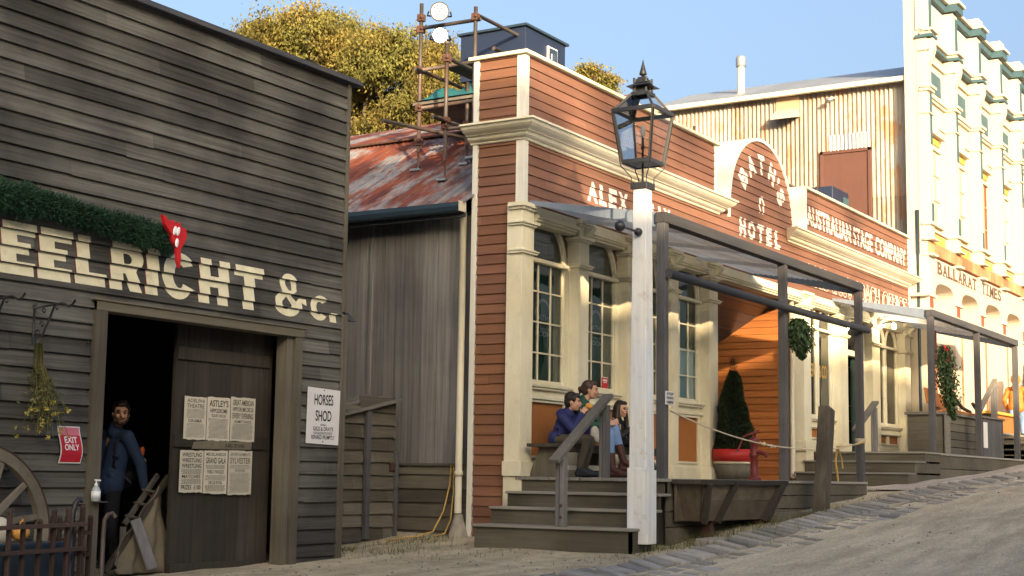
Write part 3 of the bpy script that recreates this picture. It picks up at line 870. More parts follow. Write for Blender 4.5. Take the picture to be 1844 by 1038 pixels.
for i in range(70):
    a = rr.gauss(0, 1); b = rr.gauss(0, 1)
    L_ = rr.uniform(.35, .66)
    p0 = Vector((8.15 + a * .012, YL - .12 + b * .012, 1.02)); p1 = Vector((8.155 + a * .02, YL - .13 + b * .015, .84))
    p2 = Vector((8.18 + a * .05 + .05, YL - .14 + b * .035, .84 - L_ * .55)); p3 = Vector((8.20 + a * .10 + .03, YL - .15 + b * .05, .90 - L_))
    ms.path([p0, p1, p2, p3], [.003, .003, .0025, .002], n=4, r=rr.random())
    for q in range(6):
        c = p1.lerp(p3, rr.uniform(.1, .95)) + Vector((rr.gauss(0, .02), rr.gauss(0, .015), rr.gauss(0, .02)))
        u = Vector((rr.gauss(0, 1), rr.gauss(0, 1), rr.gauss(0, 1))).normalized() * .022; w = Vector((rr.gauss(0, 1), rr.gauss(0, 1), rr.gauss(0, 1))).normalized() * .010
        ms.face([c - u, c + w, c + u, c - w], rr.random())
    if i < 34:
        for q in range(11):
            d_ = Vector((rr.gauss(0, 1), rr.gauss(0, 1), rr.gauss(0, 1))).normalized()
            e_ = d_.cross(Vector((rr.gauss(0, 1), rr.gauss(0, 1), rr.gauss(0, 1)))).normalized() * .008
            mf.face([p3, p3 + d_ * .013 + e_, p3 + d_ * .026, p3 + d_ * .013 - e_], rr.random())
ms.build('stems', 'stems', t_); mf.build('blossoms', 'straw', t_)
part('tie', 'iron_rust', t_, lambda m: m.lathe([(.028, -.03), (.034, 0), (.028, .03)], (8.152, YL - .125, .86), 10))

# fir garland and red felt ornament
t_ = thing('garland', 'thick dark green fir garland draped above the cream wheelwright lettering', 'garland', (8.6, YL - .1, 2.1))
m = MB(); rr = random.Random(2)
gt = [(5.6, 2.18), (6.4, 2.10), (7.2, 2.16), (7.8, 2.145), (8.2, 2.15), (8.6, 2.11), (9.1, 2.09), (9.45, 2.07), (9.56, 2.05)]
for i in range(26000):
    u = 5.6 + rr.random() * 3.98
    zc = interp(u, gt); rad = .080 + .045 * mnoise.noise(Vector((u * 7, 0, 0))) + (.02 if u < 8 else 0)
    th = rr.uniform(0, 2 * PI); q = rad * math.sqrt(rr.random())
    c = Vector((u, YL - .12 + .75 * q * math.cos(th), zc + 1.15 * q * math.sin(th)))
    d_ = Vector((rr.gauss(0, .7), math.cos(th) + rr.gauss(0, .5), math.sin(th) + rr.gauss(0, .5) - .1)).normalized()
    e_ = d_.cross(Vector((rr.gauss(0, 1), rr.gauss(0, 1), rr.gauss(0, 1)))).normalized()
    l = rr.uniform(.035, .065)
    m.face([c, c + d_ * l + e_ * .004, c + d_ * l - e_ * .004], rr.random())
m.build('needles', 'fir_green', t_)
part('stem', 'fir_green', t_, lambda m: m.path([(u, YL - .06, z) for u, z in gt], .010))
t_ = thing('red_ornament', 'ragged red felt ornament with three white ovals at the right end of the garland', 'ornament', (9.72, YL - .2, 1.85))
Pb0 = PX(YL - .215)
Pb = lambda u, z, off=0.0: Pb0(u - .22, z - .035, off)
part('felt', 'bow_red', t_, lambda m: m.prism([(9.80, 1.84), (9.77, 1.90), (9.755, 2.02), (9.70, 2.06), (9.685, 2.12), (9.60, 2.20), (9.565, 2.29), (9.61, 2.27), (9.66, 2.24), (9.71, 2.26), (9.72, 2.22), (9.77, 2.25), (9.80, 2.21), (9.86, 2.20), (9.87, 2.12), (9.83, 2.05), (9.80, 2.00), (9.81, 1.93)], Pb, -.02, .02), .004)
part('oval', 'white_plastic', t_, lambda m: [m.ball((a - .22, YL - .237, b - .035), .022, .008, .042, rot=Matrix.Rotation(c, 3, 'Y')) for a, b, c in ((9.715, 2.165, .25), (9.755, 2.165, .25), (9.745, 2.06, .1))])

# hand sanitiser
t_ = thing('sanitiser_bottle', 'clear pump bottle with white label fixed on the left post of the workshop doorway', 'bottle', (8.90, YL - .1, -.24))
part('bottle', 'bottle_clear', t_, lambda m: m.lathe([(.034, 0), (.037, .01), (.037, .095), (.028, .115), (.014, .125), (.014, .135)], (8.84, YL - .11, -.245), 16))
part('label_band', 'white_plastic', t_, lambda m: m.lathe([(.0385, .02), (.0385, .085)], (8.84, YL - .11, -.245), 16))
part('pump', 'white_plastic', t_, lambda m: (m.lathe([(.015, .12), (.015, .145), (.006, .15), (.006, .175)], (8.84, YL - .11, -.245), 10), m.beam((8.825, YL - .11, -.068), (8.885, YL - .11, -.072), .014, .012)))
part('holder', 'chrome', t_, lambda m: (m.box(8.86, 8.94, YL - .15, YL - .055, -.252, -.247), m.box(8.86, 8.94, YL - .063, YL - .06, -.25, -.15)))

# nails on the wall
m = MB(); m.ball((8.745, YL - .03, 1.08), .012); tag(m.build('iron_bolt', 'iron_black'), 'round black bolt head in the boards beside the doorway header', 'bolt')

# cart wheel leaning on the wall
t_ = thing('cart_wheel', 'large weathered wooden cart wheel with rusty iron tyre leaning at the workshop wall', 'wheel', (7.61, YL - .22, -1.0))
cw = Vector((7.60, YL - .24, -.42)); Rw = .63
tilt = Matrix.Rotation(RAD(-8), 3, 'X')
def wp(r, a, o=0.0): return cw + tilt @ Vector((r * math.cos(a), -o, r * math.sin(a)))
def ringm(m, r0, r1, w, n=48):
    for i in range(n):
        a, b = 2 * PI * i / n, 2 * PI * (i + 1) / n
        m.mesh([wp(r0, a, w), wp(r1, a, w), wp(r1, b, w), wp(r0, b, w), wp(r0, a, -w), wp(r1, a, -w), wp(r1, b, -w), wp(r0, b, -w)], [(0, 1, 2, 3), (7, 6, 5, 4), (0, 3, 7, 4), (1, 5, 6, 2)], (i * 7 // n) / 7)
part('tyre', 'iron_rust', t_, lambda m: ringm(m, Rw - .014, Rw, .034))
part('felloe', 'wheel_wood', t_, lambda m: ringm(m, Rw - .105, Rw - .014, .03))
part('hub', 'wheel_wood', t_, lambda m: m.path([wp(0, 0, .16), wp(0, 0, .1), wp(0, 0, 0), wp(0, 0, -.1)], [.05, .08, .10, .08], 16))
for k in range(12):
    a = 2 * PI * k / 12 + .12
    part('spoke', 'wheel_wood', t_, lambda m: m.beam(wp(.09, a, .02 if k % 2 else -.01), wp(Rw - .10, a), .055, .04, up=(0, 1, 0), w1=.04, h1=.03))

# low picket barrier round the wheel
def pickets(name, lab, p0, p1, n, h0, rails, grp):
    t_ = thing(name, lab, 'fence', p0, grp)
    p0, p1 = Vector(p0), Vector(p1); rr = random.Random(n)
    for k in range(n):
        c = p0.lerp(p1, k / (n - 1)); h = h0 + rr.uniform(-.05, .06)
        lean = rr.uniform(-.015, .015)
        m = MB(); m.beam(c, c + Vector((lean, 0, h)), .038, .022, up=(1, 0, 0)); m.ball(c + Vector((lean, 0, h)), .02, n=8, m=5)
        m.build('picket', 'fence_wood', t_, .003)
    for z in rails:
        m = MB(); m.beam(p0 + Vector((-.03, -.02, z)), p1 + Vector((.03, -.02, z - .01)), .05, .03); m.build('rail', 'fence_wood', t_, .003)
pickets('picket_fence', 'front run of low dark picket barrier in front of the cart wheel', (6.3, 8.62, -1.02), (7.90, 8.62, -.98), 13, .66, (.42, .60), 'picket barrier by the cart wheel')
pickets('picket_fence', 'return run of low dark picket barrier reaching back to the workshop wall', (8.02, 8.66, -.98), (8.40, 9.50, -.95), 6, .60, (.36, .52), 'picket barrier by the cart wheel')
m = MB()
m.path([(8.06, 8.55, -1.0), (8.06, 8.55, -.45), (8.065, 8.55, -.36), (8.085, 8.54, -.32), (8.12, 8.53, -.31), (8.145, 8.52, -.34)], .017)
tag(m.build('hooked_pipe', 'tube_steel'), 'grey steel pipe with hooked top standing at the picket barrier corner', 'pipe')
m = MB(); m.path([(7.88, 8.70, -1.0), (7.89, 8.7, -.30), (7.91, 8.7, -.235), (7.94, 8.7, -.21), (7.975, 8.7, -.22)], .02)
tag(m.build('hooked_pipe', 'iron_black'), 'black iron pipe with hooked top rising above the pickets', 'pipe')
# clutter behind the pickets
rr = random.Random(12)
for i, (x, y, r_, mt, lab) in enumerate(((7.35, 9.0, .07, 'bun_orange', 'small orange gourd behind the pickets, left of the pair'), (7.66, 9.0, .075, 'bun_orange', 'small orange gourd behind the pickets, right of the pair'), (7.5, 9.05, .10, 'paper', 'large pale stone lying behind the pickets'))):
    m = MB(); m.ball((x, y, -.50 + r_ * .5), r_, r_ * .9, r_ * (.8 if i < 2 else 1.1), n=14, m=9)
    if i < 2: m.tube((x, y, -.46 + r_ * .8), (x + .02, y, -.42 + r_ * .8), .012, .008)
    tag(m.build('gourd' if i < 2 else 'stone', mt), lab, 'gourd' if i < 2 else 'stone')
m = MB(); m.box(6.9, 7.95, 8.8, 9.2, -1.02, -.53)
for k in range(7): m.box(6.9 + .15 * k + .005, 6.9 + .15 * k + .14, 8.785, 8.80, -1.0, -.54)
tag(m.build('bench_box', 'gutter_blue', bevel=.01), 'blue-black wooden chest behind the picket barrier', 'chest')

# things inside the doorway
t_ = thing('canvas_sheet', 'stained canvas sheet hanging over a board inside the doorway beside the plank door', 'canvas', (9.9, YL + .42, -.95))
m = MB(); n = 14
top = [(9.55, -.78), (9.60, -.70), (9.72, -.56), (9.85, -.42), (9.98, -.27), (10.10, -.12)]
V = []
for i in range(n + 1):
    u = 9.56 + (10.14 - 9.56) * i / n
    zt = interp(u, top)
    for j in range(n + 1):
        z = zt + (-.90 - zt) * j / n
        V.append((u + .015 * math.sin(j), YL + .42 + .025 * math.sin(u * 28 + j * .3) - .10 * j / n, z))
m.mesh(V, [(i * (n + 1) + j, i * (n + 1) + j + 1, (i + 1) * (n + 1) + j + 1, (i + 1) * (n + 1) + j) for i in range(n) for j in range(n)], .5, True)
o = m.build('sheet', 'canvas', t_); sm = o.modifiers.new('s', 'SOLIDIFY'); sm.thickness = .008
part('pole', 'dark_timber', t_, lambda m: m.beam((9.48, YL + .42, -.88), (10.22, YL + .42, -.03), .05, .04))
t_ = thing('timber_offcut', 'short grey plank leaning against the stained canvas', 'plank', (9.83, YL + .28, -.9))
part('plank', 'grey_timber_z', t_, lambda m: m.beam((9.86, YL + .22, -.86), (9.76, YL + .36, -.42), .12, .02, up=(0, 1, 0)), .004)
t_ = thing('wooden_barrow', 'grey shafts of an old wooden barrow tipped up behind the canvas', 'barrow', (9.95, YL + .5, -.9))
for a, b in (((9.80, YL + .52, -.66), (10.30, YL + .52, -.08)), ((9.96, YL + .70, -.48), (10.36, YL + .70, -.02))):
    part('shaft', 'grey_timber_x', t_, lambda m: m.beam(a, b, .035, .045), .006)
for k in range(3):
    part('slat', 'grey_timber_x', t_, lambda m: m.beam((10.00 + k * .10, YL + .50, -.43 + k * .12), (10.02 + k * .10, YL + .74, -.40 + k * .12), .045, .02), .003)
for k in range(2): part('leg', 'grey_timber_z', t_, lambda m: m.beam((9.95, YL + .52 + k * .18, -.93), (9.95, YL + .52 + k * .18, -.5), .04, .04))
# ------------------------------------------------------------------ annex behind the hotel corner
XA = 14.80
annex = thing('timber_annex', 'grey vertical-board annex with rusty corrugated roof beside the hotel corner', 'building', (XA, 11, -.7))
m = MB(); rr = random.Random(6)
y = 9.58
while y < 17:
    w = rr.uniform(.17, .24)
    q = rr.uniform(-.012, .012)
    if rr.random() < .22: m.box(XA - .045, XA - .01, y - .02, y + .03, .1, 3.12, .75)
    m.box(XA - .012 + q, XA + .03, y, y + w - .006, .1, 3.14, rr.random())
    y += w
m.build('wall', 'annex_board', annex)
def sk(m):
    siding(m, PY(XA - .02), -.80, .13, .165, .028, rectspans(9.6, 17, []), seg=2.5, jit=.01, seed=8)
    m.box(XA - .07, XA, 9.6, 17, .13, .16)
part('plinth_boards', 'shed_board', annex, sk)
part('back_wall', 'dark_timber', annex, lambda m: (m.box(XA + .04, 19, 9.6, 9.7, -.8, 3.2), m.box(18.9, 19, 9.7, 17, -.8, 4.5), m.box(XA + .04, 19, 16.9, 17, -.8, 4.5)))
def corr(m, fn, n, rows, amp, seed=0):
    """fn(t, s, h) -> point; t across the corrugations 0..1 over n samples, s along rows"""
    rr = random.Random(seed)
    nr = len(rows)
    V = [fn(i / n, s, amp * math.sin(i * PI / 2)) for i in range(n + 1) for s in rows]
    F = []; R_ = []
    b = len(m.v); m.v.extend(V)
    for i in range(n):
        if i % 40 == 0: rv = rr.random()
        for j in range(nr - 1):
            m.f.append((b + i * nr + j, b + (i + 1) * nr + j, b + (i + 1) * nr + j + 1, b + i * nr + j + 1)); m.r.append(rv); m.sm.append(True)
def roof1(m):
    Y0, Y1 = 9.56, 17.2
    corr(m, lambda t, s, h: (14.42 + s, Y0 + (Y1 - Y0) * t, 3.22 + .6 * s + h * .9), int((Y1 - Y0) / .076 * 4), [0, .9, 1.8, 2.58], .013, 1)
part('roof', 'rusty_roof', annex, roof1)
def roof2(m):
    Y0, Y1 = 9.56, 17.2
    n = int((Y1 - Y0) / .076 * 4)
    def top(t): return 1.05 + .55 * (1 - t) + .3
    corr(m, lambda t, s, h: (17.0 + s * 2.3, Y0 + (Y1 - Y0) * t, 4.80 + s * (.90 - .10 * t) + h * .9), n, [0, .5, 1], .013, 2)
part('upper_roof', 'rusty_roof', annex, roof2)
part('ridge_capping', 'iron_rust', annex, lambda m: m.beam((17.0, 9.56, 4.785), (17.0, 17.2, 4.785), .16, .03), .004)
def gut(m):
    prof = [(-.075, .02), (-.08, -.03), (-.06, -.08), (-.02, -.10), (.03, -.09), (.05, -.03), (.05, .03)]
    for i in range(len(prof) - 1):
        (a, b), (c, d) = prof[i], prof[i + 1]
        m.face([(14.44 + a, 9.60, 3.21 + b), (14.44 + c, 9.60, 3.21 + d), (14.44 + c, 17.2, 3.21 + d), (14.44 + a, 17.2, 3.21 + b)], .5, True)
    m.face([(14.44 + a, 9.60, 3.21 + b) for a, b in prof])
part('gutter', 'gutter_blue', annex, gut)
part('gutter_end', 'pipe_cream', annex, lambda m: m.box(14.36, 14.50, 9.585, 9.602, 3.12, 3.24))
part('fascia', 'beam_timber', annex, lambda m: m.box(14.50, 14.53, 9.6, 17.2, 3.07, 3.20))
t_ = thing('downpipe', 'cream round downpipe with a bell-shaped foot at the hotel\'s left corner', 'downpipe', (14.60, 9.68, -.6))
part('pipe', 'pipe_cream', t_, lambda m: m.path([(14.62, 9.70, 3.14), (14.62, 9.70, -.42)], .042, 14))
part('collar', 'pipe_cream', t_, lambda m: m.lathe([(.044, -.03), (.052, -.03), (.052, .03), (.044, .03)], (14.62, 9.70, .04), 14))
part('foot', 'stone_block', t_, lambda m: m.lathe([(.15, -.30), (.13, -.24), (.09, -.12), (.055, .0), (.05, .03)], (14.62, 9.69, -.46), 14))

shed = thing('lean_to_shed', 'low weatherboard bin shed with sloping board lid in the gap beside the annex', 'shed', (14, 10.5, -.7))
def shedf(m):
    P_ = PX(10.5)
    siding(m, P_, -.74, .80, .148, .03, rectspans(12.3, 14.42, []), seg=1.1, jit=.012, seed=22)
    m.face([(12.3, 10.51, .8), (14.42, 10.51, .8), (14.42, 10.51, .93), (12.3, 10.51, .62)])
    siding(m, PX(10.5), .80, .92, .148, .03, lambda a, b: [(13.7, 14.42)])
part('wall', 'shed_board', shed, shedf)
part('side_wall', 'shed_board', shed, lambda m: m.box(14.40, 14.43, 10.5, 11.3, -.74, .90))
part('corner_post', 'post_timber', shed, lambda m: (m.box(13.79, 13.87, 10.42, 10.47, -.72, .76), m.box(14.40, 14.45, 10.44, 10.50, -.72, .28)), .004)
part('lid', 'grey_timber_x', shed, lambda m: [m.beam((12.4, 10.46 + k * .15, .50 + k * .02), (14.44, 10.46 + k * .15, .90 + k * .02), .14, .03) for k in range(4)], .003)
part('hinge', 'iron_rust', shed, lambda m: m.box(14.30, 14.42, 10.455, 10.47, .06, .16))
m = MB()
m.path([(14.70, 9.86, .14), (14.69, 9.87, -.1), (14.66, 9.93, -.4), (14.55, 10.0, -.64), (14.3, 10.05, -.69), (13.9, 10.0, -.70), (13.5, 9.9, -.72)], .009)
m.path([(14.71, 9.83, .12), (14.70, 9.82, -.2), (14.68, 9.84, -.5), (14.62, 9.88, -.66), (14.45, 9.93, -.69)], .009)
tag(m.build('hose', 'yellow_rope'), 'thin tan hose hanging down the annex boards onto the dirt', 'hose')

# ------------------------------------------------------------------ the hotel
YH = 8.9; YW = 9.03
HX0, HX1 = 14.67, 30.0
EX = .118
hotel = thing('hotel', 'brown weatherboard hotel with cream cornice, arched sign panel and white painted lettering', 'building', (22, YH, 0))
P = PX(YH); PW = PX(YW)
BU = (-.80 + EX * 27, EX, .02)   # board registration
m = MB()
def upper_spans(a, b):
    z = (a + b) / 2
    if z < 4.15: return [(HX0 + .02, HX1 - .02)]
    sp = [(HX0 + .02, 20.25)]
    cx, rx, zs, rz = 22.05, 1.33, 4.05, 1.36
    q = (z - zs) / rz
    if q < 1:
        w = rx * math.sqrt(max(0, 1 - max(q, 0) ** 2.3))
        sp.append((cx - w, cx + w))
    sp.append((24.0, HX1 - .02))
    return [s_ for s_ in sp if not (z > 5.02 and (s_[0] < 20 or s_[0] >= 24))]
siding(m, P, -.80 + EX * 33, 5.42, EX, .02, upper_spans, zb=[4.15, 5.02] + [4.2 + .02 * i for i in range(62)], seed=5, seg=3.6, jit=.002)
siding(m, P, 3.212, -.80 + EX * 34 + .03, EX, .02, rectspans(HX0 + .02, HX1 - .02, []), seed=5)
m.build('front_wall', 'hotel_brown', hotel)
m = MB()
siding(m, PY(HX0), -.80, 5.0, EX, .022, rectspans(YH + .03, 9.52, []), seed=9, seg=6, jit=.004)
m.build('side_wall', 'hotel_brown_y', hotel)
# backing and body
def body(m):
    m.box(HX0 + .03, 20.25, YH + .03, YH + .15, 3.2, 5.0)
    m.box(20.25, 24.0, YH + .03, YH + .10, 3.2, 4.1)
    m.box(24.0, HX1, YH + .03, YH + .15, 3.2, 5.0)
    m.box(HX0 + .03, 14.8, 9.52, 9.6, -.8, 5.0)
    m.box(14.95, 20.2, 13.0, 13.1, -.8, 3.9); m.box(23.8, HX1 - .05, 13.0, 13.1, -.8, 3.9)
    m.box(29.9, HX1 - .01, YH + .2, 13.0, -.8, 3.9)
    m.box(HX0 + .03, 14.76, 9.12, 9.5, -.8, 3.9)
part('inner_wall', 'interior', hotel, body)
part('flat_roof', 'zinc_roof', hotel, lambda m: (m.box(17.4, HX1 - .1, YH + .16, 14.5, 3.9, 3.95), m.box(14.82, 17.4, YH + .16, 9.54, 3.9, 3.95)))
part('floor', 'interior', hotel, lambda m: (m.box(14.95, 20.2, 9.7, 13, -.7, -.02), m.box(14.72, 20.2, 9.1, 9.55, -.7, -.02), m.box(23.8, 29.9, 9.1, 13, -.7, .50)))
def parap_back(m):
    m.box(HX0 + .02, 14.80, YH + .16, 9.55, 3.9, 5.0)
part('parapet_return', 'hotel_brown_y', hotel, parap_back)

# lower wall with arched openings: list (centre, halfwidth, sill, springing, rise)
WIN = [(15.42, .445, 1.12, 2.60, .49), (16.765, .445, 1.12, 2.60, .49), (18.08, .445, 1.12, 2.60, .49), (19.39, .445, 1.12, 2.60, .49),
       (24.50, .31, 1.12, 2.66, .36), (25.22, .31, 1.12, 2.66, .36), (28.30, .33, 1.12, 2.66, .36), (29.06, .33, 1.12, 2.66, .36)]
def lower_spans(a, b):
    z = (a + b) / 2
    sp = []
    for (x0, x1) in ((HX0 + .02, 20.2), (23.78, HX1 - .02)):
        cur = x0
        holes = []
        for (c, w, s_, sp_, ri) in WIN:
            if s_ < z < sp_: holes.append((c - w, c + w))
            elif sp_ <= z < sp_ + ri:
                q = w * math.sqrt(1 - ((z - sp_) / ri) ** 2); holes.append((c - q, c + q))
        if z < 3.0 and z > .55: holes.append((26.22, 27.28))
        for (h0, h1) in sorted(holes):
            if h0 >= x0 and h1 <= x1:
                sp.append((cur, h0)); cur = h1
        sp.append((cur, x1))
    return sp
m = MB()
siding(m, PW, -.8, 3.22, EX, .004, lower_spans, zb=[1.12, 2.60, 2.66] + [2.60 + .02 * i for i in range(1, 30)], seed=7)
m.build('shopfront_wall', 'hotel_brown', hotel)

def arch_pts(c, w, sp, ri, z0, n=16):
    return [(c - w, z0)] + [(c + w * math.cos(PI - PI * k / n), sp + ri * math.sin(PI * k / n)) for k in range(n + 1)] + [(c + w, z0)]
def hotel_window(c, w, sill, sp, ri, muntins=True):
    fr = MB()
    fr.strip(arch_pts(c, w, sp, ri, sill), arch_pts(c, w + .05, sp, ri + .05, sill), PW, -.03, .03)
    fr.strip(arch_pts(c, w - .018, sp, ri - .018, sill + .018), arch_pts(c, w + .0, sp, ri, sill), PW, -.03, .012)
    fr.box(c - w - .05, c + w + .05, YW - .06, YW + .02, sp - .03, sp + .018)
    fr.box(c - w, c + w, YW - .01, YW + .05, sill, sill + .045)
    f = fr.build('window', 'cream', hotel, .003)
    g = MB()
    n = 14
    poly = [(c - w + .01, sill + .02), (c + w - .01, sill + .02)] + [(c + (w - .01) * math.cos(PI * k / n), sp + (ri - .01) * math.sin(PI * k / n)) for k in range(n + 1)]
    g.face([PW(u, z, -.012) for u, z in poly]); g.build('pane', 'window_glass' if muntins else 'shop_glass', f)
    if muntins:
        b = MB()
        for k in (1, 2):
            u = c - w + 2 * w * k / 3; b.box(u - .011, u + .011, YW - .004, YW + .010, sill + .03, sp - .04)
        for k in (1, 2, 3):
            z = sill + (sp - sill) * k / 4; b.box(c - w + .01, c + w - .01, YW - .006, YW + .010, z - .009, z + .009)
        b.build('glazing_bar', 'cream', f)
    return f
for i, (c, w, s_, sp_, ri) in enumerate(WIN):
    f = hotel_window(c, w, s_, sp_, ri, i < 4)
    if i == 3:
        q = MB(); q.box(c - w + .01, c + w - .01, YW + .045, YW + .05, s_ + .03, s_ + .03 + (sp_ - s_) / 2); q.build('paper_blind', 'blind_white', f)
# cream jamb boards and aprons around each window bay
PIL = [(14.60, 14.87), (15.97, 16.23), (17.30, 17.54), (18.61, 18.86), (19.91, 20.22), (23.78, 24.12), (25.62, 26.02), (27.42, 27.88), (29.50, 29.86)]
def bay(a, b, holes, sill, sp):
    cur = a
    for (c, w) in list(holes) + [(b + 1, 0)]:
        e = min(c - w - .05, b)
        if e > cur + .005: part('jamb', 'cream', hotel, lambda m: m.box(cur, e, YW - .03, YW - .002, sill - .02, sp))
        cur = c + w + .05
bays = [(14.87, 15.97, [(15.42, .445)], 0.02), (16.23, 17.30, [(16.765, .445)], 0.02), (17.54, 18.61, [(18.08, .445)], 0.02), (18.86, 19.91, [(19.39, .445)], .02),
        (24.12, 25.62, [(24.50, .31), (25.22, .31)], .52), (27.88, 29.50, [(28.30, .33), (29.06, .33)], .52)]
for a, b, hs, base in bays: bay(a, b, hs, 1.12, 2.60)
def ap(m, one):
    for a, b, hs, base in one:
        m.box(a, b, YW - .05, YW - .004, base, base + .16)
        m.box(a, b, YW - .04, YW - .004, .96, 1.12)
        m.box(a + .01, b - .01, YW - .11, YW - .03, 1.075, 1.11)
        m.box(a + .02, b - .02, YW - .085, YW - .03, 1.045, 1.075)
        m.box(a + .02, b - .02, YW - .075, YW - .03, .93, .965)
        pans = [(a + .12, b - .12)] if len(hs) == 1 else [(a + .10, (a + b) / 2 - .05), ((a + b) / 2 + .05, b - .10)]
        m.box(a, pans[0][0], YW - .035, YW - .004, base + .16, .96)
        m.box(pans[-1][1], b, YW - .035, YW - .004, base + .16, .96)
        if len(pans) > 1: m.box(pans[0][1], pans[1][0], YW - .035, YW - .004, base + .16, .96)
        zt = .90 if base < .3 else .92
        for (u, v) in pans:
            m.box(u, v, YW - .035, YW - .004, zt, .96)
            m.box(u, v, YW - .035, YW - .004, base + .16, base + .24)
            for q in ((u - .02, u + .012), (v - .012, v + .02)): m.box(q[0], q[1], YW - .055, YW - .034, base + .215, zt + .025)
            m.box(u + .012, v - .012, YW - .054, YW - .034, base + .215, base + .245); m.box(u + .012, v - .012, YW - .054, YW - .034, zt - .005, zt + .025)
for o_ in bays: part('apron', 'cream', hotel, lambda m: ap(m, [o_]), .003)
for a, b, hs, base in bays:
    part('apron_panel', 'panel_brown', hotel, lambda m: m.box(a + .1, b - .1, YW - .016, YW - .006, base + .16, .94))
for i, (a, b) in enumerate(PIL):
    base = 0.02 if i < 5 else .52
    fz = base
    m = MB()
    yf = 8.86
    m.box(a, b, yf, YW + .04, fz + .17, 3.20)
    m.box(a - .04, b + .04, yf - .04, YW + .04, fz, fz + .17)
    if i == 0: m.box(a - .01, a + .18, yf - .03, YW + .04, -.42, fz)
    if i == 5: m.box(a, b, yf - .03, YW + .04, .0, fz)
    c = (a + b) / 2
    for z0, z1, o in ((2.60, 2.625, .035), (2.625, 2.645, .05), (2.645, 2.66, .02), (2.93, 2.955, .03), (2.955, 2.985, .055), (2.985, 3.0, .025), (3.12, 3.15, .03), (3.15, 3.20, .06)):
        m.box(a - o, b + o, yf - o, YW, z0, z1)
    if i not in (0,):
        m.hexa([(b - .12, yf - .02, 3.0), (b - .01, yf - .02, 3.0), (b - .01, yf, 3.0), (b - .12, yf, 3.0), (b - .12, yf - .12, 3.12), (b - .01, yf - .12, 3.12), (b - .01, yf, 3.12), (b - .12, yf, 3.12)])
    m.build('pilaster', 'cream', hotel, .004)
for a, b in [(PIL[i][1] + .005, PIL[i + 1][0] - .005) for i in range(4)] + [(20.24, 23.76)] + [(PIL[i][1] + .005, PIL[i + 1][0] - .005) for i in range(5, 8)]:
    part('entablature', 'cream', hotel, lambda m: [m.box(a + .05, b - .05, YH - o, YW + .02, z0, z1) for z0, z1, o in ((3.0, 3.03, .02), (3.03, 3.06, .045), (3.06, 3.10, .07), (3.10, 3.20, .03))], .003)
part('corner_board', 'white_trim', hotel, lambda m: (m.box(HX0 - .025, HX0 + .075, YH - .022, YH + .055, 3.2, 5.0), m.box(HX0 - .025, HX0 + .03, YH + .055, YH + .09, 3.2, 5.0)), .003)
for bx in ((HX0 - .028, HX0 + .03, 9.53, 9.60, -.72, 5.0), (HX1 - .09, HX1 + .02, YH - .03, YH + .03, 3.2, 5.0), (20.17, 20.26, YH - .022, YH + .15, 4.15, 5.0)):
    part('corner_board', 'white_trim', hotel, lambda m: m.box(*bx), .003)
# cornices
prof = [(.03, 3.955), (.045, 3.965), (.05, 3.985), (.08, 3.99), (.105, 4.005), (.12, 4.03), (.125, 4.04), (.155, 4.042), (.16, 4.05), (.175, 4.055), (.22, 4.075), (.255, 4.10), (.27, 4.125), (.275, 4.135), (.30, 4.137), (.30, 4.16), (.0, 4.19)]
def cornice(m, x0, x1, ret):
    rows = []
    for o, z in prof:
        if ret: rows.append([(HX0 - o, 9.62, z), (HX0 - o, YH - o, z), (x1 - (.30 - o) * .5, YH - o, z)])
        else: rows.append([(x0 + (.30 - o) * .9, YH - o, z), (x1 - (.30 - o) * .9, YH - o, z)])
    for a, b in zip(rows[:-1], rows[1:]):
        for k in range(len(a) - 1): m.face([a[k], a[k + 1], b[k + 1], b[k]])
    for k in (0, -1):
        q = [r_[k] for r_ in rows]
        base_ = list(q); e = Vector(q[0]); f_ = Vector(q[-1])
        m.face(base_ if k == 0 else base_[::-1])
part('cornice', 'cream', hotel, lambda m: cornice(m, HX0, 20.42, True))
part('cornice', 'cream', hotel, lambda m: cornice(m, 22.85, 29.98, False))
# parapet capping
part('capping', 'cream', hotel, lambda m: (m.box(HX0 - .07, 20.3, YH - .07, YH + .20, 5.0, 5.045), m.box(HX0 - .07, 14.85, YH + .2, 9.66, 5.0, 5.045)), .006)
part('capping', 'cream', hotel, lambda m: m.box(23.97, HX1 + .03, YH - .06, YH + .30, 5.0, 5.045), .006)
# parapet block thickness at the stage company sign, and the arch rim
part('sign_pier', 'white_trim', hotel, lambda m: m.box(23.97, 24.02, YH - .035, YH + .75, 4.17, 5.0), .004)
def aw(z):
    q = (z - 4.05) / 1.36
    return 1.33 * math.sqrt(max(0, 1 - max(q, 0) ** 2.3))
zz = [3.99 + 1.42 * (1 - (1 - k / 26) ** 2.2) for k in range(27)]
inner = [(22.05 - aw(min(z, 5.408)), z) for z in zz] + [(22.05 + aw(min(z, 5.408)), z) for z in zz[::-1]]
outer = [(22.05 + (u - 22.05) * 1.035, z + .05 * max(0, (z - 4.6) / .8)) for u, z in inner]
part('arch_rim', 'white_trim', hotel, lambda m: m.strip(inner, outer, P, -.62, .035))
def archback(m):
    n = len(inner); c = P(22.05, 4.2, -.02)
    m.face([P(u, z, -.02) for u, z in inner])
    m.face([P(u, z, -.30) for u, z in inner][::-1])
part('arch_backing', 'interior', hotel, archback)
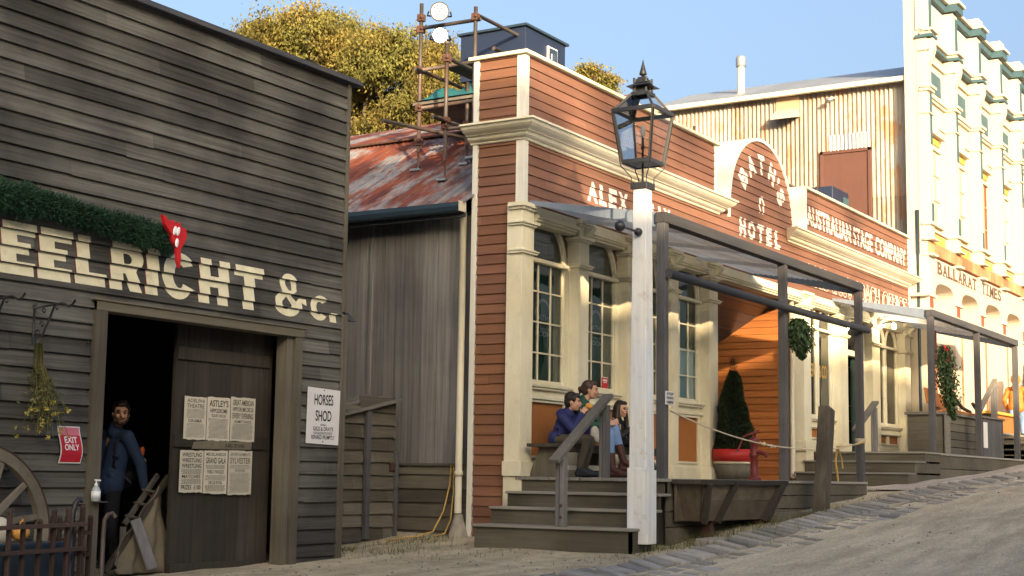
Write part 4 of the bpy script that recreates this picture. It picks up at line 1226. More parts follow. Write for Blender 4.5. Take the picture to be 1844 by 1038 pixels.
# lettering
m = MB()
zb0 = -.80
BB = (zb0, EX, .02)
for wi, ch, u0, u1, a, b in (('alex', 'A', 16.22, 16.50, 3.49, 3.755), ('alex', 'L', 16.54, 16.74, 3.49, 3.755), ('alex', 'E', 16.80, 17.02, 3.49, 3.755), ('alex', 'X', 17.06, 17.34, 3.49, 3.755), ('alex', 'K', 17.52, 17.76, 3.49, 3.755), ('alex', 'E', 17.81, 18.01, 3.49, 3.755), ('alex', 'L', 18.05, 18.20, 3.49, 3.755), ('alex', 'L', 18.25, 18.42, 3.49, 3.755), ('alex', 'Y', 18.42, 18.64, 3.49, 3.755),
                         ('hotel', 'H', 21.12, 21.36, 3.77, 4.06), ('hotel', 'O', 21.46, 21.74, 3.77, 4.06), ('hotel', 'T', 21.84, 22.10, 3.77, 4.06), ('hotel', 'E', 22.22, 22.44, 3.77, 4.06), ('hotel', 'L', 22.58, 22.80, 3.77, 4.06)):
    bm = text_bm(ch, .055); norm_bm(bm, u0, u1, a, b)
    if (wi == 'hotel' and ch == 'H') or ch == 'K': m.build('lettering', 'letter_white', hotel); m = MB()
    put_text(m, bm, P, .0025, BB); bm.free()
m.build('lettering', 'letter_white', hotel); m = MB()
for ch, ang, w in (('B', 152, .27), ('A', 121, .30), ('T', 92, .27), ('H', 61, .27), ("'", 42, .06), ('S', 22, .26)):
    bm = text_bm(ch, .055); norm_bm(bm, -w / 2, w / 2, (-.16 if ch != "'" else .02), .17)
    R_ = Matrix.Rotation(RAD(ang - 90) * .86, 2)
    cx_, cz_ = 22.05 + .86 * math.cos(RAD(ang)), 4.42 + .62 * math.sin(RAD(ang))
    for v in bm.verts:
        q = R_ @ Vector((v.co.x, v.co.y)); v.co.x, v.co.y = q.x + cx_, q.y + cz_
    put_text(m, bm, P, .0025, BB); bm.free()
m.build('lettering', 'letter_white', hotel); m = MB()
bm = glyph([arc(0, .0, .11, .15, -50, 230, 18) + [(-.105, -.13), (-.05, -.13)] + arc(0, 0, .055, .095, 222, -42, 14) + [(.05, -.13), (.105, -.13)]])
for v in bm.verts: v.co.x += 22.02; v.co.y += 4.38
put_text(m, bm, P, .0025, BB); bm.free()
m.build('horseshoe_emblem', 'letter_white', hotel)
for word, x, wd in (('AUSTRALIAN', 24.06, 2.30), ('STAGE', 26.50, 1.12), ('COMPANY', 27.80, 1.96)):
    m = MB(); bm = text_bm(word, .030, space=1.08); norm_bm(bm, x, x + wd, 4.38, 4.74); put_text(m, bm, P, .0025, BB); bm.free(); m.build('lettering', 'letter_white', hotel)
for word, x, wd in (('COBB', 23.95, 1.15), ("& CO'S", 25.28, 1.02), ('COACH', 26.50, 1.46), ('OFFICE', 28.15, 1.58)):
    m = MB(); bm = text_bm(word, .02, outline=.011, space=1.02); norm_bm(bm, x, x + wd, 3.33, 3.72)
    put_text(m, bm, P, .024); bm.free(); m.build('outlined_lettering', 'letter_white', hotel)

# recessed porch between the wings
def rec(m):
    siding(m, PY(23.60), 0.0, 3.2, EX, .02, rectspans(9.0, 13.0, []), seed=15)
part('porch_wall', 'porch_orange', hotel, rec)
part('porch_back', 'hotel_brown', hotel, lambda m: (m.box(20.2, 23.6, 12.9, 13.0, -.5, 3.3), m.box(20.18, 20.22, 9.07, 13.0, -.5, 3.3)))
part('porch_floor', 'grey_timber_x', hotel, lambda m: m.box(20.2, 23.6, 8.9, 12.9, -.5, .015))
def pc(m):
    for k in range(20):
        y = 9.05 + k * .19
        m.hexa([(20.22, y, 3.12 - .60 * (y - 9.05)), (23.58, y, 3.12 - .60 * (y - 9.05)), (23.58, y + .18, 3.12 - .60 * (y + .18 - 9.05)), (20.22, y + .18, 3.12 - .60 * (y + .18 - 9.05)),
                (20.22, y, 3.16 - .60 * (y - 9.05)), (23.58, y, 3.16 - .60 * (y - 9.05)), (23.58, y + .18, 3.16 - .60 * (y + .18 - 9.05)), (20.22, y + .18, 3.16 - .60 * (y + .18 - 9.05))])
part('porch_ceiling', 'gutter_blue', hotel, pc)
part('porch_downpipe', 'pipe_cream', hotel, lambda m: m.path([(23.45, 8.95, 3.0), (23.45, 8.95, .08), (23.40, 8.85, .03)], .045, 12))
# doorway of the coach office
def drw(m):
    m.strip(arch_pts(26.75, .50, 2.66, .32, .52), arch_pts(26.75, .58, 2.66, .38, .52), PW, -.05, .05)
    m.box(26.2, 27.3, YW - .07, YW + .04, 2.32, 2.42)
door = part('door_frame', 'cream', hotel, drw, .003)
part('door_leaf', 'interior_green', hotel, lambda m: (m.box(26.95, 27.25, YW + .06, YW + .10, .52, 2.32),))
g = MB(); g.face([PW(26.25, 2.42, -.03), PW(27.25, 2.42, -.03), PW(27.25, 2.95, -.03), PW(26.25, 2.95, -.03)]); g.build('fanlight', 'window_glass', hotel)
for u0_, u1_ in ((26.02, 26.24), (27.26, 27.42)): part('door_jamb', 'cream', hotel, lambda m: m.box(u0_, u1_, YW - .03, YW + .0, .52, 2.66))
# dim rooms behind the glass
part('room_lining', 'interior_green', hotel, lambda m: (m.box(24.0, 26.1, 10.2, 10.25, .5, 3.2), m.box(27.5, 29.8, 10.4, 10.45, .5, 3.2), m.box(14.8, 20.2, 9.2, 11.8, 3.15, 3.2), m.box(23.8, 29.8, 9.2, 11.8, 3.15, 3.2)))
part('pane_backing', 'backing_green', hotel, lambda m: m.box(14.9, 20.16, 9.085, 9.095, .9, 3.14))  # green sheet added close behind the panes to catch daylight
def shelf(m):
    rr = random.Random(31)
    for x0, x1 in ((24.2, 25.5), (28.1, 29.3)):
        for z in (1.2, 1.5, 2.25):
            m.box(x0, x1, 9.35, 9.6, z - .02, z)
            x = x0
            while x < x1 - .1:
                w = rr.uniform(.06, .14); h = rr.uniform(.1, .24); m.box(x, x + w, 9.38, 9.5, z, z + h); x += w + .02
part('window_display', 'interior_red', hotel, shelf)
for word, x, wd in (('BEER', 24.36, .42), ('& CO', 24.99, .40)):
    m = MB(); bm = text_bm(word, .02); norm_bm(bm, x, x + wd, 1.82, 2.05); put_text(m, bm, PW, -.01); m.build('window_lettering', 'ballarat_yellow', hotel)
for (c, zc) in ((15.42, 1.95), (16.765, 1.95)):
    m = MB()
    n = 20
    m.strip([(c + .15 * math.cos(PI * k / n), zc + .17 * math.sin(PI * k / n)) for k in range(n + 1)], [(c + .19 * math.cos(PI * k / n), zc + .21 * math.sin(PI * k / n)) for k in range(n + 1)], PW, -.016, -.014)
    for w_, z_, h_ in (('BATHS', zc - .06, .07), ('DINING', zc - .16, .08), ('ROOM', zc - .25, .06)):
        bm = text_bm(w_, .01); norm_bm(bm, c - .17, c + .17, z_, z_ + h_); put_text(m, bm, PW, -.015); bm.free()
    m.build('etched_lettering', 'grey_patch', hotel)
t_ = thing('notice', 'small red notice stuck in the lower corner of the second arched hotel window', 'notice', (17.0, YW - .04, 1.14))
part('sheet', 'sign_red', t_, lambda m: m.box(16.90, 17.06, YW - .006, YW + .0, 1.15, 1.30))
part('border', 'paper_white', t_, lambda m: (m.box(16.89, 17.07, YW - .004, YW + .002, 1.14, 1.15), m.box(16.89, 17.07, YW - .004, YW + .002, 1.30, 1.31), m.box(16.92, 17.04, YW - .009, YW - .006, 1.255, 1.28), m.box(16.93, 17.03, YW - .009, YW - .006, 1.235, 1.245)))

t_ = thing('wall_lamp', 'lit lamp under the verandah above the pilaster right of the coach office door', 'wall lamp', (27.9, 8.6, 3.0))
part('bracket', 'iron_black', t_, lambda m: m.path([(27.95, 8.84, 3.05), (27.95, 8.66, 3.08), (27.95, 8.60, 3.04)], .015, 6))
part('globe', 'lamp_lit', t_, lambda m: m.ball((27.95, 8.60, 2.99), .045, .045, .06))
lp = D.lights.new('lamp_light', 'POINT'); lp.energy = 14; lp.color = (1, .72, .38); lp.shadow_soft_size = .06
lo = D.objects.new('lamp_light', lp); COL.objects.link(lo); lo.location = (27.95, 8.50, 2.98)
# ------------------------------------------------------------------ verandahs
YV = 7.15
def verandah(name, lab, xs, x0, x1, zbs, with_rail):
    t_ = thing(name, lab, 'verandah', (x0, YV, 0))
    for x, zb_ in zip(xs, zbs):
        w = .052
        part('post', 'post_timber', t_, lambda m: m.beam((x, YV, zb_), (x, YV, 2.86), w * 2, w * 2, up=(0, 1, 0)), .006)
    part('front_beam', 'beam_timber', t_, lambda m: m.box(x0 - .06, x1 + .07, YV - .065, YV + .065, 2.845, 2.965), .006)
    if with_rail:
        part('hitching_rail', 'beam_timber', t_, lambda m: m.path([(x0 - .03, YV - .09, 2.27), ((x0 + x1) / 2, YV - .09, 2.26), (x1 + .16, YV - .09, 2.27)], [.052, .05, .05], 12))
    n = 10
    def rz(k): s_ = k / n; return 2.945 + .285 * s_
    ys = [YV + .03 + (YH - YV - .05) * k / n for k in range(n + 1)]
    def ro(m):
        for k in range(n):
            a, b = rz(k), rz(k + 1)
            m.hexa([(x0, ys[k], a), (x1, ys[k], a), (x1, ys[k + 1], b), (x0, ys[k + 1], b), (x0, ys[k], a + .018), (x1, ys[k], a + .018), (x1, ys[k + 1], b + .018), (x0, ys[k + 1], b + .018)], .5)
        for k in range(n):
            for q in (0, .5):
                y = ys[k] + (ys[k + 1] - ys[k]) * q; z = rz(k) + (rz(k + 1) - rz(k)) * q
                m.box(x0 + .01, x1 - .01, y, y + .012, z - .011, z - .001)
    part('roof', 'roof_lining', t_, ro)
    for xx in (x0 - .02, x1 - .02):
        def ends(m):
            for k in range(n):
                a, b = rz(k), rz(k + 1)
                dep0, dep1 = .15 - .12 * k / n, .15 - .12 * (k + 1) / n
                m.hexa([(xx, ys[k], a - dep0), (xx + .035, ys[k], a - dep0), (xx + .035, ys[k + 1], b - dep1), (xx, ys[k + 1], b - dep1), (xx, ys[k], a + .022), (xx + .035, ys[k], a + .022), (xx + .035, ys[k + 1], b + .022), (xx, ys[k + 1], b + .022)], .5)
        part('barge_board', 'barge_blue', t_, ends, .003)
    x = x0 + 1.2
    while x < x1 - .3:
        def raf(m):
            for k in range(n):
                a, b = rz(k), rz(k + 1)
                m.hexa([(x, ys[k], a - .06), (x + .045, ys[k], a - .06), (x + .045, ys[k + 1], b - .06), (x, ys[k + 1], b - .06), (x, ys[k], a - .012), (x + .045, ys[k], a - .012), (x + .045, ys[k + 1], b - .012), (x, ys[k + 1], b - .012)], .3)
        part('rafter', 'roof_lining', t_, raf)
        x += 1.75
    return t_
verandah('verandah', 'dark timber verandah frame with round hitching rail in front of the hotel entrance porch', (14.80, 18.43, 21.50), 14.80, 21.50, (-.73, -.50, -.36), True)
verandah('verandah', 'dark timber verandah without a rail at the uphill end by the pale plastered building', (25.30, 28.36, 31.40), 25.30, 31.40, (-.05, .05, .22), False)

# ------------------------------------------------------------------ front steps and platform 1
t_ = thing('hotel_steps', 'four weathered timber steps rising to the hotel platform beside the lamp post', 'steps', (13.7, 8, -.8))
NX = [(13.70, -.50, -.95), (14.03, -.315, -.50), (14.37, -.145, -.315), (14.60, .015, -.145)]
y0, y1 = 6.98, 8.88
for i, (x, z, zl) in enumerate(NX):
    nx_ = NX[i + 1][0] if i < 3 else 14.95
    def rs(m):
        h = (z - .03 - zl)
        if i == 0:
            m.box(x + .02, x + .06, y0, y1 + .0, zl, z - .03)
            m.box(x + .02, nx_ + .1, y0, y0 + .03, zl, z - .03)
        else:
            m.box(x + .02, x + .05, y0, y1, zl, z - .03)
        m.box(x + .05, nx_ + .05, y1 - .03, y1, -.9, z - .03)
    part('riser', 'step_timber', t_, rs)
    if i < 3: part('tread', 'tread_timber', t_, lambda m: m.box(x - .02, nx_ + .04, y0 - .02, y1 + .01, z - .03, z), .006)
pf = thing('timber_platform', 'weathered timber boardwalk in front of the hotel with edge planks above the dirt', 'boardwalk', (17, 8, 0))
def dk(m):
    y = 6.98; rr = random.Random(9)
    while y < 8.88:
        w = .135; m.box(14.58, 21.3, y, min(y + w - .006, 8.9), -.02, .015 + rr.uniform(-.002, .002)); y += w
part('deck', 'tread_timber', pf, dk, .004)
def ff(m):
    for z0, z1 in ((-.17, -.025), (-.335, -.18), (-.50, -.345), (-.70, -.51)):
        m.box(14.62, 21.28, 7.0, 7.03, z0, z1)
    m.box(21.28, 21.31, 7.0, 8.88, -.5, -.02)
part('edge_boards', 'step_timber', pf, ff, .003)
part('porch_step', 'step_timber', pf, lambda m: m.box(21.3, 23.3, 8.0, 8.9, -.35, -.02))

def handrail(lab, x0, z0, x1, z1, y, zb0_, zb1_):
    t_ = thing('handrail', lab, 'handrail', (x0, y, zb0_))
    part('post', 'grey_timber_z', t_, lambda m: (m.box(x0 - .045, x0 + .045, y - .05, y + .0, zb0_, z0 + .02), m.box(x0 - .045, x0 + .045, y + .008, y + .05, zb0_, z0 - .02)), .004)
    part('post', 'grey_timber_z', t_, lambda m: (m.box(x1 - .05, x1 + .04, y - .05, y + .0, zb1_, z1 - .04), m.box(x1 - .05, x1 + .04, y + .006, y + .045, zb1_, z1 - .06)), .004)
    d = Vector((x1 - x0, 0, z1 - z0)).normalized()
    part('rail', 'grey_timber_x', t_, lambda m: m.beam(Vector((x0, y, z0)) - d * .20 + Vector((0, 0, .02)), Vector((x1, y, z1)) + d * .10 + Vector((0, 0, .02)), .12, .045), .005)
    part('bolt', 'iron_rust', t_, lambda m: (m.ball((x0 - .047, y - .02, zb0_ + .10), .018), m.ball((x0 - .047, y - .02, zb0_ + .22), .018)))
handrail('grey timber handrail on the hotel steps in front of the seated boy and woman', 13.72, .26, 14.68, .86, 7.80, -.50, .015)
handrail('grey timber handrail on the uphill steps by the coach office door', 24.0, .93, 24.80, 1.31, 8.0, .22, .52)

t_ = thing('bench', 'low dark plank bench against the cream window aprons, three people sitting on it', 'bench', (15.8, 8.6, 0))
part('seat', 'dark_timber', t_, lambda m: (m.box(14.66, 17.3, 8.38, 8.80, .355, .395), m.box(14.68, 17.28, 8.37, 8.40, .30, .354)), .005)
for x in (14.78, 16.0, 17.15):
    def lg(m):
        m.hexa([(x, 8.30, .016), (x + .04, 8.30, .016), (x + .04, 8.84, .016), (x, 8.84, .016), (x, 8.48, .355), (x + .04, 8.48, .355), (x + .04, 8.70, .355), (x, 8.70, .355)])
    part('leg', 'barn_trim', t_, lg, .003)
part('stretcher', 'cream', t_, lambda m: m.box(14.8, 17.2, 8.56, 8.60, .10, .16))

# ------------------------------------------------------------------ street lamp
LX, LY = 14.0, 7.0
lamp = thing('street_lamp', 'white square timber post carrying a black four-sided glass lantern with spike finial', 'street lamp', (LX, LY, -.7))
def lpost(m):
    a, b = .105, .075
    z0, z1 = -.66, 3.07
    m.hexa([(LX - a, LY - a, z0), (LX + a, LY - a, z0), (LX + a, LY + a, z0), (LX - a, LY + a, z0), (LX - b, LY - b, z1), (LX + b, LY - b, z1), (LX + b, LY + b, z1), (LX - b, LY + b, z1)])
part('post', 'post_white', lamp, lpost, .008)
part('cover_board', 'post_white', lamp, lambda m: (m.box(LX - .118, LX - .106, LY - .10, LY + .11, -.66, .12), m.box(LX - .10, LX + .11, LY - .118, LY - .106, -.66, .10)), .004)
part('foot', 'dark_timber', lamp, lambda m: m.box(LX - .08, LX + .06, LY - .08, LY + .07, -.95, -.66))
part('cap', 'iron_black', lamp, lambda m: m.box(LX - .10, LX + .10, LY - .10, LY + .10, 3.07, 3.14), .008)
def hp(z, h, k):      # corner k of square half width h
    s_ = [(-1, -1), (1, -1), (1, 1), (-1, 1)][k]
    return Vector((LX + s_[0] * h, LY + s_[1] * h, z))
ZB, ZT, ZR = 3.36, 3.91, 4.11
def br(m):
    for k in range(4):
        m.path([hp(3.10, .09, k), hp(3.20, .09, k), hp(3.32, .175, k), hp(ZT - .02, .247, k)], .007, 6)
    m.path([(LX, LY, 3.12), (LX, LY, ZB)], .012, 8)
part('bracket', 'iron_black', lamp, br)
def fr(m):
    for k in range(4):
        m.beam(hp(ZB, .160, k), hp(ZT, .238, k), .032, .032, up=(1, .3, 0))
        m.beam(hp(ZT, .238, k), hp(ZR, .09, k), .026, .026, up=(1, .3, 0))
        for z, h, w in ((ZB, .160, .045), (ZT, .243, .045), (ZR, .09, .04)):
            m.beam(hp(z, h, k), hp(z, h, (k + 1) % 4), .028, w)
    m.box(LX - .14, LX + .14, LY - .14, LY + .14, ZB - .015, ZB + .005)
part('frame', 'iron_black', lamp, fr, .003)
def gl_(m):
    for k in range(4):
        l = (k + 1) % 4
        m.face([hp(ZB + .02, .155, k), hp(ZB + .02, .155, l), hp(ZT - .02, .230, l), hp(ZT - .02, .230, k)])
        m.face([hp(ZT + .02, .230, k), hp(ZT + .02, .230, l), hp(ZR, .085, l), hp(ZR, .085, k)])
part('pane', 'lantern_glass', lamp, gl_)
def chim(m):
    for k in range(4): m.beam(hp(ZR, .075, k), hp(ZR + .08, .07, k), .025, .025, up=(1, .3, 0))
    m.box(LX - .055, LX + .055, LY - .055, LY + .055, ZR, ZR + .08)
    z = ZR + .08
    m.hexa([hp(z, .14, 0), hp(z, .14, 1), hp(z, .14, 2), hp(z, .14, 3), hp(z + .035, .08, 0), hp(z + .035, .08, 1), hp(z + .035, .08, 2), hp(z + .035, .08, 3)])
    m.box(LX - .075, LX + .075, LY - .075, LY + .075, z + .042, z + .062); m.box(LX - .058, LX + .058, LY - .058, LY + .058, z + .062, z + .09)
    for k in range(4): m.beam(hp(z + .042, .07, k), hp(z + .10, .07, k), .025, .025, up=(1, .3, 0))
    m.box(LX - .045, LX + .045, LY - .045, LY + .045, z + .09, z + .112)
part('chimney', 'iron_black', lamp, chim, .003)
part('finial', 'iron_black', lamp, lambda m: m.lathe([(.018, .11), (.016, .135), (.038, .14), (.042, .15), (.028, .20), (.013, .26), (.002, .31)], (LX, LY, ZR + .08), 12))
part('burner', 'iron_black', lamp, lambda m: m.lathe([(.012, 0), (.012, .15), (.022, .16), (.014, .2), (.014, .28)], (LX, LY, ZB), 10))
part('gas_mantle', 'paper_white', lamp, lambda m: m.lathe([(.012, .28), (.026, .32), (.024, .38), (.01, .42)], (LX, LY, ZB), 10))
part('ladder_bar', 'iron_black', lamp, lambda m: (m.path([(LX - .09, LY, 2.60), (LX - .50, LY, 2.60)], .014, 8), m.ball((LX - .10, LY, 2.60), .045), m.ball((LX - .52, LY, 2.60), .058)))

# ------------------------------------------------------------------ horse trough, blocks, leaning post, rope
tr = thing('horse_trough', 'weathered tapering timber horse trough with diagonal braces below the platform', 'trough', (15.9, 6.85, -.6))
def trh(m):
    yt, yb = 6.62, 6.74
    x0t, x1t, x0b, x1b = 14.72, 17.05, 14.92, 16.85
    zt, zb_ = .0, -.44
    def q(f, s_): return (x0t + (x1t - x0t) * f if s_ else x0b + (x1b - x0b) * f, yt if s_ else yb, zt if s_ else zb_)
    for j in range(2):
        f0, f1 = j / 2, (j + 1) / 2 - .015
        def pt(u, f): 
            a = Vector(q(u, 0)); b = Vector(q(u, 1)); return a.lerp(b, f)
        a, b, c, d = pt(0, f0), pt(1, f0), pt(1, f1), pt(0, f1)
        o = Vector((0, .03, 0))
        m.hexa([a, b, b + o, a + o, d, c, c + o, d + o], .3 + .4 * j)
    m.hexa([(x0b, yb, zb_), (x0b + .03, yb, zb_), (x0b + .03, 6.96, zb_), (x0b, 6.96, zb_), (x0t, yt, zt), (x0t + .03, yt, zt), (x0t + .03, 6.97, zt), (x0t, 6.97, zt)], .2)
    m.hexa([(x1b - .03, yb, zb_), (x1b, yb, zb_), (x1b, 6.96, zb_), (x1b - .03, 6.96, zb_), (x1t - .03, yt, zt), (x1t, yt, zt), (x1t, 6.97, zt), (x1t - .03, 6.97, zt)], .2)
    m.box(x0b, x1b, yb, 6.96, zb_, zb_ + .03, .1)
    m.box(x0t, x1t, 6.94, 6.97, -.44, 0, .4)
part('box', 'trough_timber', tr, trh, .004)
part('rim', 'dark_timber', tr, lambda m: (m.box(14.66, 17.12, 6.585, 6.625, -.045, .012), m.box(14.66, 14.70, 6.625, 6.97, -.04, .01)), .005)
for a, b in (((14.80, -.03), (14.95, -.46)), ((15.52, -.03), (15.28, -.46)), ((16.98, -.03), (16.72, -.46)), ((16.90, -.03), (16.62, -.46))):
    part('brace', 'dark_timber', tr, lambda m: m.beam((a[0], 6.59, a[1]), (b[0], 6.715, b[1]), .05, .065, up=(0, 1, 0)), .004)
for x in (15.25, 16.65): part('leg', 'iron_rust', tr, lambda m: m.box(x, x + .10, 6.78, 6.9, -.72, -.44), .004)
m = MB(); m.hexa([(14.62, 6.48, -.74), (15.12, 6.44, -.72), (15.15, 6.66, -.72), (14.65, 6.70, -.74), (14.62, 6.48, -.62), (15.10, 6.44, -.60), (15.13, 6.66, -.60), (14.66, 6.70, -.61)])
tag(m.build('stone_block', 'stone_block', bevel=.02), 'pale rectangular stone block on the ground under the trough', 'stone block')
m = MB(); m.hexa([(16.84, 6.60, -.56), (18.20, 6.60, -.55), (18.20, 6.86, -.55), (16.84, 6.86, -.56), (16.84, 6.60, -.36), (18.20, 6.60, -.37), (18.20, 6.86, -.37), (16.84, 6.86, -.36)])
tag(m.build('timber_sleeper', 'step_timber', bevel=.012), 'squared timber sleeper lying between trough and leaning post', 'timber sleeper')
m = MB(); m.beam((18.50, 6.70, -.62), (18.92, 6.74, .97), .22, .16, up=(0, 1, 0))
tag(m.build('leaning_post', 'split_post', bevel=.012), 'thick split timber post leaning uphill in front of the boardwalk', 'post')
m = MB()
def sag(a, b, s_, n=14): 
    a, b = Vector(a), Vector(b)
    return [a.lerp(b, k / n) - Vector((0, 0, s_ * 4 * (k / n) * (1 - k / n))) for k in range(n + 1)]
m.path(sag((14.86, 7.09, .76), (18.40, 7.09, .44), .07), .009, 6)
m.path(sag((18.40, 7.09, .44), (18.72, 6.78, .42), .0), .009, 6)
m.path(sag((18.80, 6.80, .45), (21.45, 7.09, .62), .05), .009, 6)
for k in range(3): m.path([(21.5 + .075 * math.cos(a * PI / 5), 7.15 + .075 * math.sin(a * PI / 5), .60 + .02 * k) for a in range(10)], .010, 5, closed=True)
for k in range(5): m.ball((17.45 + .12 * k, 7.08, .475 - .01 * k), .014 + .01 * (k % 2))
tag(m.build('rope', 'rope'), 'thin pale rope slung from the lamp side verandah post past the leaning post', 'rope')
m = MB()
m.path(sag((21.42, 7.05, .60), (20.2, 7.05, .50), .02), .010, 5)
m.path([(20.2, 7.05, .5), (20.15, 7.06, .3), (20.22, 7.06, .1), (20.3, 7.08, .02)], .014, 5)
m.path([(20.2, 7.05, .5), (20.38, 7.05, .34), (20.45, 7.06, .2)], .010, 5)
m.path([(20.22, 7.05, .48), (20.2, 7.08, .25), (20.35, 7.1, .02)], .010, 5)
tag(m.build('rope', 'yellow_rope'), 'yellow rope end hanging down to the boardwalk near the middle verandah post', 'rope')
t_ = thing('number_sign', 'small white sign with black print fixed on the verandah post beside the lamp', 'sign', (14.8, 7.05, .8))
part('board', 'paper_white', t_, lambda m: m.box(14.74, 14.94, 7.075, 7.09, .82, .97), .003)
tm = MB()
for s_, a in (('STEP', .925), ('DOWN', .88), ('HERE', .835)):
    bm = text_bm(s_, .02); norm_bm(bm, 14.76, 14.92, a, a + .03); put_text(tm, bm, PX(7.072), 0); bm.free()
tm.build('print', 'ink', t_)

# potted conifer and hand pump on the porch
t_ = thing('potted_conifer', 'dark clipped conifer in a red-banded wooden half barrel in the hotel porch', 'potted tree', (19.62 + .9, 8.72, .015))
px_, py_ = 20.12, 8.58
part('tub', 'tub_wood', t_, lambda m: m.lathe([(.22, 0), (.29, .24)], (px_, py_, .015), 28))
part('tub_hoop', 'rope', t_, lambda m: m.lathe([(.295, .225), (.305, .26)], (px_, py_, .015), 28))
part('tub_band', 'tub_red', t_, lambda m: m.lathe([(.30, .26), (.31, .44), (.29, .44), (.28, .41)], (px_, py_, .015), 28))
m = MB(); rr = random.Random(3)
for i in range(17000):
    z = .46 + 1.12 * rr.random() ** 1.25
    s_ = (z - .46) / 1.12
    rad = .26 * (1 - s_) ** .6 * (1 + .18 * mnoise.noise(Vector((z * 5, rr.random() * 0, 0)))) + .03
    th = rr.uniform(0, 2 * PI); q = rad * rr.uniform(.5, 1) ** .5 * (1 + .15 * math.sin(3 * th + z * 7))
    c = Vector((px_ + q * math.cos(th), py_ + q * math.sin(th), z))
    d_ = Vector((math.cos(th) * .8 + rr.gauss(0, .4), math.sin(th) * .8 + rr.gauss(0, .4), .7 + rr.gauss(0, .4))).normalized()
    e_ = d_.cross(Vector((rr.gauss(0, 1), rr.gauss(0, 1), rr.gauss(0, 1)))).normalized() * .008
    m.face([c - d_ * .02 + e_, c + d_ * .035, c - d_ * .02 - e_], rr.random())
m.build('foliage', 'cypress_green', t_)
part('trunk', 'bark', t_, lambda m: m.path([(px_, py_, .4), (px_, py_, 1.5)], [.03, .01], 8))
part('inner_foliage', 'cypress_green', t_, lambda m: m.lathe([(.13, .46), (.18, .60), (.16, .9), (.10, 1.2), (.04, 1.42), (.01, 1.5)], (px_, py_, 0), 14))
m = MB()
for i in range(500):
    z = 1.55 + .24 * rr.random(); th = rr.uniform(0, 2 * PI); q = .055 * rr.random() ** .5
    c = Vector((px_ + q * math.cos(th), py_ + q * math.sin(th), z))
    d_ = Vector((math.cos(th), math.sin(th), .3)).normalized(); e_ = d_.cross(Vector((0, 0, 1))) * .008
    m.face([c + e_, c + d_ * .03, c - e_], rr.random())
m.build('top_tuft', 'cypress_green', t_)
t_ = thing('hand_pump', 'dark red cast iron hand water pump standing next to the barrel', 'water pump', (19.4, 7.95, .015))
qx, qy = 19.36, 7.95
part('column', 'pump_red', t_, lambda m: m.lathe([(.10, 0), (.10, .03), (.055, .05), (.05, .30), (.065, .32), (.065, .36), (.05, .38), (.05, .50), (.07, .52), (.07, .56), (.03, .60)], (qx, qy, .015), 16))
part('spout', 'pump_red', t_, lambda m: m.path([(qx, qy, .39), (qx - .02, qy - .10, .40), (qx - .03, qy - .18, .38), (qx - .03, qy - .20, .33)], [.035, .03, .028, .03], 10))
part('handle', 'pump_red', t_, lambda m: m.path([(qx, qy + .02, .60), (qx, qy - .02, .69), (qx, qy - .08, .70), (qx - .02, qy + .14, .62), (qx - .03, qy + .24, .40)], .014, 8))
# hanging evergreen swags on the posts
def swag(lab, x, z0, z1, wd, bow, trail):
    t_ = thing('evergreen_swag', lab, 'swag', (x, 7.05, z1), 'evergreen swags on the verandah posts')
    m = MB(); rr = random.Random(int(x * 10))
    for i in range(2600):
        s_ = rr.random(); z = z1 - (z1 - z0) * s_
        w = wd * (math.sin(PI * min(1, s_ * .9 + .12)) ** .7)
        c = Vector((x + rr.gauss(0, w * .38) + trail * s_ * s_, 7.02 + rr.gauss(0, w * .35), z))
        d_ = Vector((rr.gauss(0, .6), rr.gauss(0, .6), -1)).normalized(); e_ = d_.cross(Vector((rr.gauss(0, 1), rr.gauss(0, 1), 0))).normalized() * .014
        m.face([c, c + d_ * .035 + e_, c + d_ * .07, c + d_ * .035 - e_], rr.random())
    m.build('foliage', 'leaf_green', t_)
    part('stem', 'bark', t_, lambda m: m.path([(x, 7.05, z1), (x + trail * .3, 7.02, (z0 + z1) / 2), (x + trail, 7.02, z0 + .05)], .01, 6))
    if bow: part('bow', 'bow_red', t_, lambda m: (m.ball((x - .02, 6.98, z1 - .08), .10, .03, .05, rot=Matrix.Rotation(.5, 3, 'Y')), m.ball((x + .10, 6.98, z1 - .06), .12, .03, .05, rot=Matrix.Rotation(-.4, 3, 'Y')), m.beam((x + .02, 6.97, z1 - .08), (x + .04, 6.97, z1 - .3), .05, .01)))
swag('dark green swag without a bow tied to the post left of the coach office windows', 18.66, 1.66, 2.16, .20, False, .12)
swag('tall evergreen swag with a red bow tied to the first uphill verandah post', 25.62, 1.15, 2.38, .24, True, .55)

# ------------------------------------------------------------------ steps and platform 2, uphill
t_ = thing('uphill_steps', 'three weathered timber steps at the coach office end of the verandah', 'steps', (24, 8, 0))
N2 = [(23.33, .17, -.06), (23.74, .36, .17), (24.28, .52, .36)]
for i, (x, z, zl) in enumerate(N2):
    nx_ = N2[i + 1][0] if i < 2 else 25.2
    part('riser', 'step_timber', t_, lambda m: (m.box(x + .02, x + .05, 7.02, 8.86, zl - .1, z - .03), m.box(x + .02, 25.2, 7.0 + i * .002, 7.03, zl - (.3 if i == 0 else 0), z - .03)), .003)
    part('tread', 'tread_timber', t_, lambda m: m.box(x - .01, nx_ + .03, 6.985, 8.88, z - .03, z), .005)
pf = thing('timber_platform', 'uphill timber boardwalk carrying the slatted crate in front of the pale building', 'boardwalk', (28, 8, .5))
def dk2(m):
    y = 6.98
    while y < 8.4:
        m.box(25.2, 31.6, y, y + .13, .48, .515); y += .137
    m.box(25.2, 30.0, 8.4, 8.88, .48, .515)
part('deck', 'tread_timber', pf, dk2, .004)
